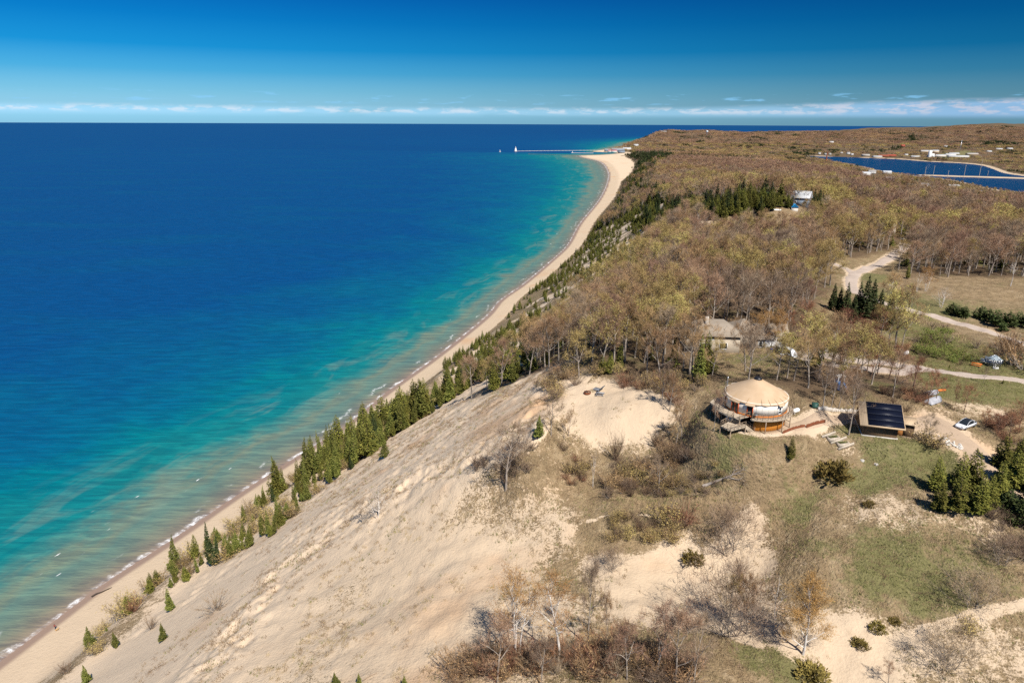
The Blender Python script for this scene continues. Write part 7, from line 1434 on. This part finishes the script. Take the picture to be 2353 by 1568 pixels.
def pole(label, q, h, arm=True):
    p = hit(*q); o = thing('utility_pole', label, 'utility pole', (p[0], p[1], p[2]), facing(p)+.4, 'utility poles'); one('post', TIMB, o, lambda g: tube(g, [(0, 0, -.5), (0, 0, h)], [.16, .11], 8))
    if arm: one('crossarm', TIMB, o, lambda g: beam(g, (-.9, .12, h-.5), (.9, .12, h-.5), .1)); one('insulator', STEEL, o, lambda g: [tube(g, [(x, .12, h-.45), (x, .12, h-.2)], [.05, .04], 6) for x in (-.8, -.4, .4, .8)])
    one('transformer', STEEL, o, lambda g: tube(g, [(.28, 0, h-1.9), (.28, 0, h-1.1)], [.2, .2], 10))
pole('pale wooden utility pole beside the gravel road at the fork', (2066, 600), 10.5); pole('pale wooden utility pole deeper in the wood up the gravel road', (2068, 548), 12)
# bare log and sticks on the beach
p = hit(232, 1362); g = Geo(); tube(g, [(-2.2, -1.2, .2), (-1.2, -.2, .3), (.2, .3, .28), (1.6, 1.3, .3), (2.6, 1.7, .5)], [.22, .2, .18, .14, .05], 7); tube(g, [(1.4, 1.2, .3), (2.0, .8, .7)], [.08, .03], 5); lonely('driftwood', g, plain('wet_wood', (.06, .045, .035), .8, .2), 'dark driftwood log at the water line', 'log', tuple(p), .25, None, True)
for q, a, L, lab in [((630, 1245+40), .9, 2.4, 'dead branch lying on the bluff face below the scarp'), ((850, 1555), .6, 2.2, 'dead stick on the lower sand near the bottom edge')]:
    p = hit(*q); g = Geo(); tube(g, [(-L/2, 0, .1), (0, .15, .2), (L/2, 0, .15)], [.09, .07, .03], 6); tube(g, [(0, .15, .2), (.5, .6, .4)], [.05, .02], 5); lonely('branch', g, RAILW, lab, 'branch', tuple(p), a, None, True)

# ------------------------------------------------------------------ harbour mouth
def strip(name, a, b, w, h, mat, label, cat):
    A = atz(*a, 0)[:2]; B = atz(*b, 0)[:2]; g = Geo(); n = 24; r = np.random.default_rng(3)
    for k in range(n):
        p0 = A+(B-A)*k/n; p1 = A+(B-A)*(k+.985)/n; beam(g, (*p0, h/2-1), (*p1, h/2-1), w, h+2+r.uniform(-.05, .05))
    return lonely(name, g, mat, label, cat)
strip('breakwater', (1187, 347.4), (1384, 345.6), 4.5, 1.6, plain('pale_breakwater', (.44, .42, .39), .9, .1, (.33, .32, .30), .1), 'long pale breakwater leading to the white lighthouse', 'breakwater')
strip('breakwater', (1213, 354.4), (1322, 356.9), 5, 1.2, plain('dark_breakwater', (.07, .075, .08), .9, .1, (.12, .12, .115), .1), 'low dark breakwater on the near side of the harbour mouth', 'breakwater')
strip('pier', (1312, 351.6), (1363, 352.2), 4, 1.6, plain('inner_pier', (.46, .44, .41), .9, .1), 'short inner pier at the harbour mouth', 'pier')
p = atz(1184.4, 348.2, 0); o = thing('lighthouse', 'tall white square lighthouse at the end of the long breakwater', 'lighthouse', tuple(p), .3)
one('base', CONC, o, lambda g: bx(g, -6, 6, -6, 6, -2, 3.0))
def tower(g):
    th = np.pi/4+np.arange(4)*np.pi/2; P = [(4.6*1.2, 3), (4.4*1.2, 9), (3.6*1.2, 10.2), (2.7*1.2, 19), (2.9*1.2, 19.4), (2.9*1.2, 20)]; lathe(g, P, 4, 0, (0, 0), True)
one('tower', WHITEP, o, tower); one('window', GLASS, o, lambda g: [bx(g, -.5, .5, -3.3-.3*(12-z)/3, -3.1-.3*(12-z)/3, z, z+1.6) for z in (12, 15.5)])
one('lantern_room', BLACK, o, lambda g: lathe(g, [(1.5, 20), (1.5, 22)], 10)); one('lantern_roof', WHITEP, o, lambda g: lathe(g, [(1.8, 22), (.4, 23.4), (.05, 24)], 10))
def beacon(label, q, h):
    p = atz(*q, 0); o = thing('beacon', label, 'beacon', tuple(p), 0); one('base', CONC, o, lambda g: lathe(g, [(5, -2), (4.5, 1.5)], 12, 0, (0, 0), True)); one('mast', WHITEP, o, lambda g: (lathe(g, [(1.4, 1.5), (1.1, h*.75)], 10, 0, (0, 0), True), lathe(g, [(.5, h*.75), (.5, h)], 8, 0, (0, 0), True)))
beacon('small white beacon standing off the lighthouse to the left', (1148.5, 349.4), 11); beacon('small beacon at the end of the inner pier', (1315, 351.4), 9)
cw = crop(1400, 250, 1.634); p = hit(*cw(915, 213)); o = thing('water_tower', 'pale water tower above the far wood', 'water tower', (p[0], p[1], p[2]), 0); one('leg', STEEL, o, lambda g: lathe(g, [(1.6, -2), (1.3, 26)], 10)); one('bowl', plain('pale_blue_tank', (.55, .62, .66), .5, .3), o, lambda g: lathe(g, [(1.3, 25), (6, 29), (7, 33), (5.5, 37), (.1, 39)], 18), True)
p = hit(*c5(1650, 262)); o = thing('radio_mast', 'thin radio mast behind the far factory', 'mast', (p[0], p[1], p[2]), 0); one('post', STEEL, o, lambda g: (beam(g, (0, 0, -2), (0, 0, 62), 1.4), beam(g, (-3, 0, 50), (3, 0, 50), .8)))
r = np.random.default_rng(14)
for k, (x, y, h) in enumerate([(1865, 508, 46), (1700, 505, 30), (1525, 500, 14), (1955, 508, 16), (1365, 495, 26), (1275, 490, 22)]):
    p = hit(*c5(x, y)); o = thing('utility_pole', 'tall grey utility pole along the causeway across the harbour', 'utility pole', (p[0], p[1], p[2]), 0, 'utility poles on the causeway'); one('post', TIMB, o, lambda g: tube(g, [(0, 0, -1), (0, 0, h)], [.55, .4], 6)); one('crossarm', TIMB, o, lambda g: beam(g, (-2.4, 0, h-2), (2.4, 0, h-2), .4))

# ------------------------------------------------------------------ the walker and the dog on the beach
SKIN = plain('skin', (.46, .28, .20), .6, .3); SHIRT = plain('dark_red_jacket', (.22, .03, .03), .8, .2); PANTS = plain('dark_blue_trousers', (.03, .04, .08), .8, .2); HAIR = plain('dark_hair', (.04, .025, .018), .7, .3); SHOE = plain('dark_shoes', (.03, .03, .03), .6, .3); DOGM = plain('tan_dog_coat', (.46, .25, .07), .8, .2, (.52, .32, .12), 4)
def skin_body(name, verts, edges, radii, root, mats, pick, parent, sub=1):
    me = bpy.data.meshes.new(name); me.from_pydata(verts, edges, []); o = bpy.data.objects.new(name, me); COL.objects.link(o)
    sk = o.modifiers.new('skin', 'SKIN'); sk.use_smooth_shade = True; sk.branch_smoothing = .4
    if not me.skin_vertices: 
        bpy.context.view_layer.objects.active = o; me.update()
    for k, v in enumerate(me.skin_vertices[0].data): v.radius = (radii[k], radii[k]); v.use_root = (k == root)
    su = o.modifiers.new('sub', 'SUBSURF'); su.levels = sub; su.render_levels = sub
    bpy.context.view_layer.update(); dg = bpy.context.evaluated_depsgraph_get(); em = bpy.data.meshes.new_from_object(o.evaluated_get(dg)); bpy.data.objects.remove(o)
    for m in mats: em.materials.append(m)
    for f in em.polygons: f.material_index = pick(f.center); f.use_smooth = True
    return link(name, em, parent)
p = hit(127, 1444); wk = thing('person', 'person in dark red jacket and dark trousers walking on the wet beach', 'person', (p[0], p[1], p[2]-.02), rad(-20))
Vb = [(0, 0, .95), (0, .0, 1.18), (0, .02, 1.40), (0, .03, 1.50), (0, .05, 1.60), (0, .04, 1.72),                       # pelvis, waist, chest, neck, face, crown
      (-.11, 0, .90), (-.12, .14, .50), (-.12, .06, .09), (-.12, .20, .04), (.11, 0, .90), (.12, .03, .50), (.12, -.22, .14), (.12, -.10, .05),    # legs mid-stride
      (-.19, .02, 1.41), (-.24, -.10, 1.15), (-.23, .04, .92), (-.22, .08, .84), (.19, .02, 1.41), (.24, .10, 1.15), (.23, .26, .97), (.22, .31, .91)]
Eb = [(0, 1), (1, 2), (2, 3), (3, 4), (4, 5), (0, 6), (6, 7), (7, 8), (8, 9), (0, 10), (10, 11), (11, 12), (12, 13), (2, 14), (14, 15), (15, 16), (16, 17), (2, 18), (18, 19), (19, 20), (20, 21)]
Rb = [.15, .13, .15, .06, .095, .08, .09, .062, .045, .04, .09, .062, .045, .04, .062, .045, .034, .04, .062, .045, .034, .04]
def pickp(c):
    if c.z > 1.69 or (c.z > 1.57 and c.y < .03): return 3
    if c.z > 1.46: return 0
    if abs(c.x) > .19 and c.z < .91: return 0
    if abs(c.x) > .185 and c.z > .9 or c.z > .98: return 1
    return 4 if c.z < .10 else 2
skin_body('body', Vb, Eb, Rb, 0, [SKIN, SHIRT, PANTS, HAIR, SHOE], pickp, wk, 2)
def fingers(g):
    for hx, hy, hz in ((-.22, .08, .80), (.22, .31, .87)):
        for k, (dx, L_) in enumerate(((-.03, .07), (-.01, .08), (.01, .078), (.03, .06))): tube(g, [(hx, hy+dx, hz), (hx*.98, hy+dx+.01, hz-L_*.6), (hx*.94, hy+dx+.015, hz-L_)], [.011, .010, .007], 5)
        tube(g, [(hx, hy+.035, hz+.02), (hx*.96, hy+.06, hz-.03)], [.012, .008], 5)
one('fingers', SKIN, wk, fingers); one('hair', HAIR, wk, lambda g: lathe(g, [(.10, 1.64), (.115, 1.70), (.10, 1.77), (.05, 1.81), (.005, 1.82)], 12, 0, (0, .025), False), True)
p = hit(131.5, 1447.5); dgo = thing('dog', 'tan dog trotting beside the walker on the beach', 'dog', (p[0], p[1], p[2]-.01), rad(-35))
Vd = [(0, -.28, .50), (0, 0, .47), (0, .26, .50), (0, .40, .62), (0, .50, .70), (0, .64, .66), (0, -.40, .56), (0, -.58, .66),
      (-.09, -.30, .42), (-.09, -.22, .30), (-.09, -.36, .17), (-.09, -.32, .03), (.09, -.30, .42), (.09, -.14, .30), (.09, -.22, .17), (.09, -.16, .03),
      (-.08, .26, .40), (-.08, .30, .20), (-.08, .36, .03), (.08, .26, .40), (.08, .20, .20), (.08, .14, .05)]
Ed = [(0, 1), (1, 2), (2, 3), (3, 4), (4, 5), (0, 6), (6, 7), (0, 8), (8, 9), (9, 10), (10, 11), (0, 12), (12, 13), (13, 14), (14, 15), (2, 16), (16, 17), (17, 18), (2, 19), (19, 20), (20, 21)]
Rd = [.12, .11, .14, .09, .085, .04, .05, .02, .08, .055, .032, .03, .08, .055, .032, .03, .065, .035, .03, .065, .035, .03]
skin_body('body', Vd, Ed, Rd, 0, [DOGM], lambda c: 0, dgo, 1)
one('ear', DOGM, dgo, lambda g: [tube(g, [(s_*.06, .46, .77), (s_*.09, .46, .80), (s_*.10, .48, .70)], [.03, .03, .01], 5) for s_ in (-1, 1)])
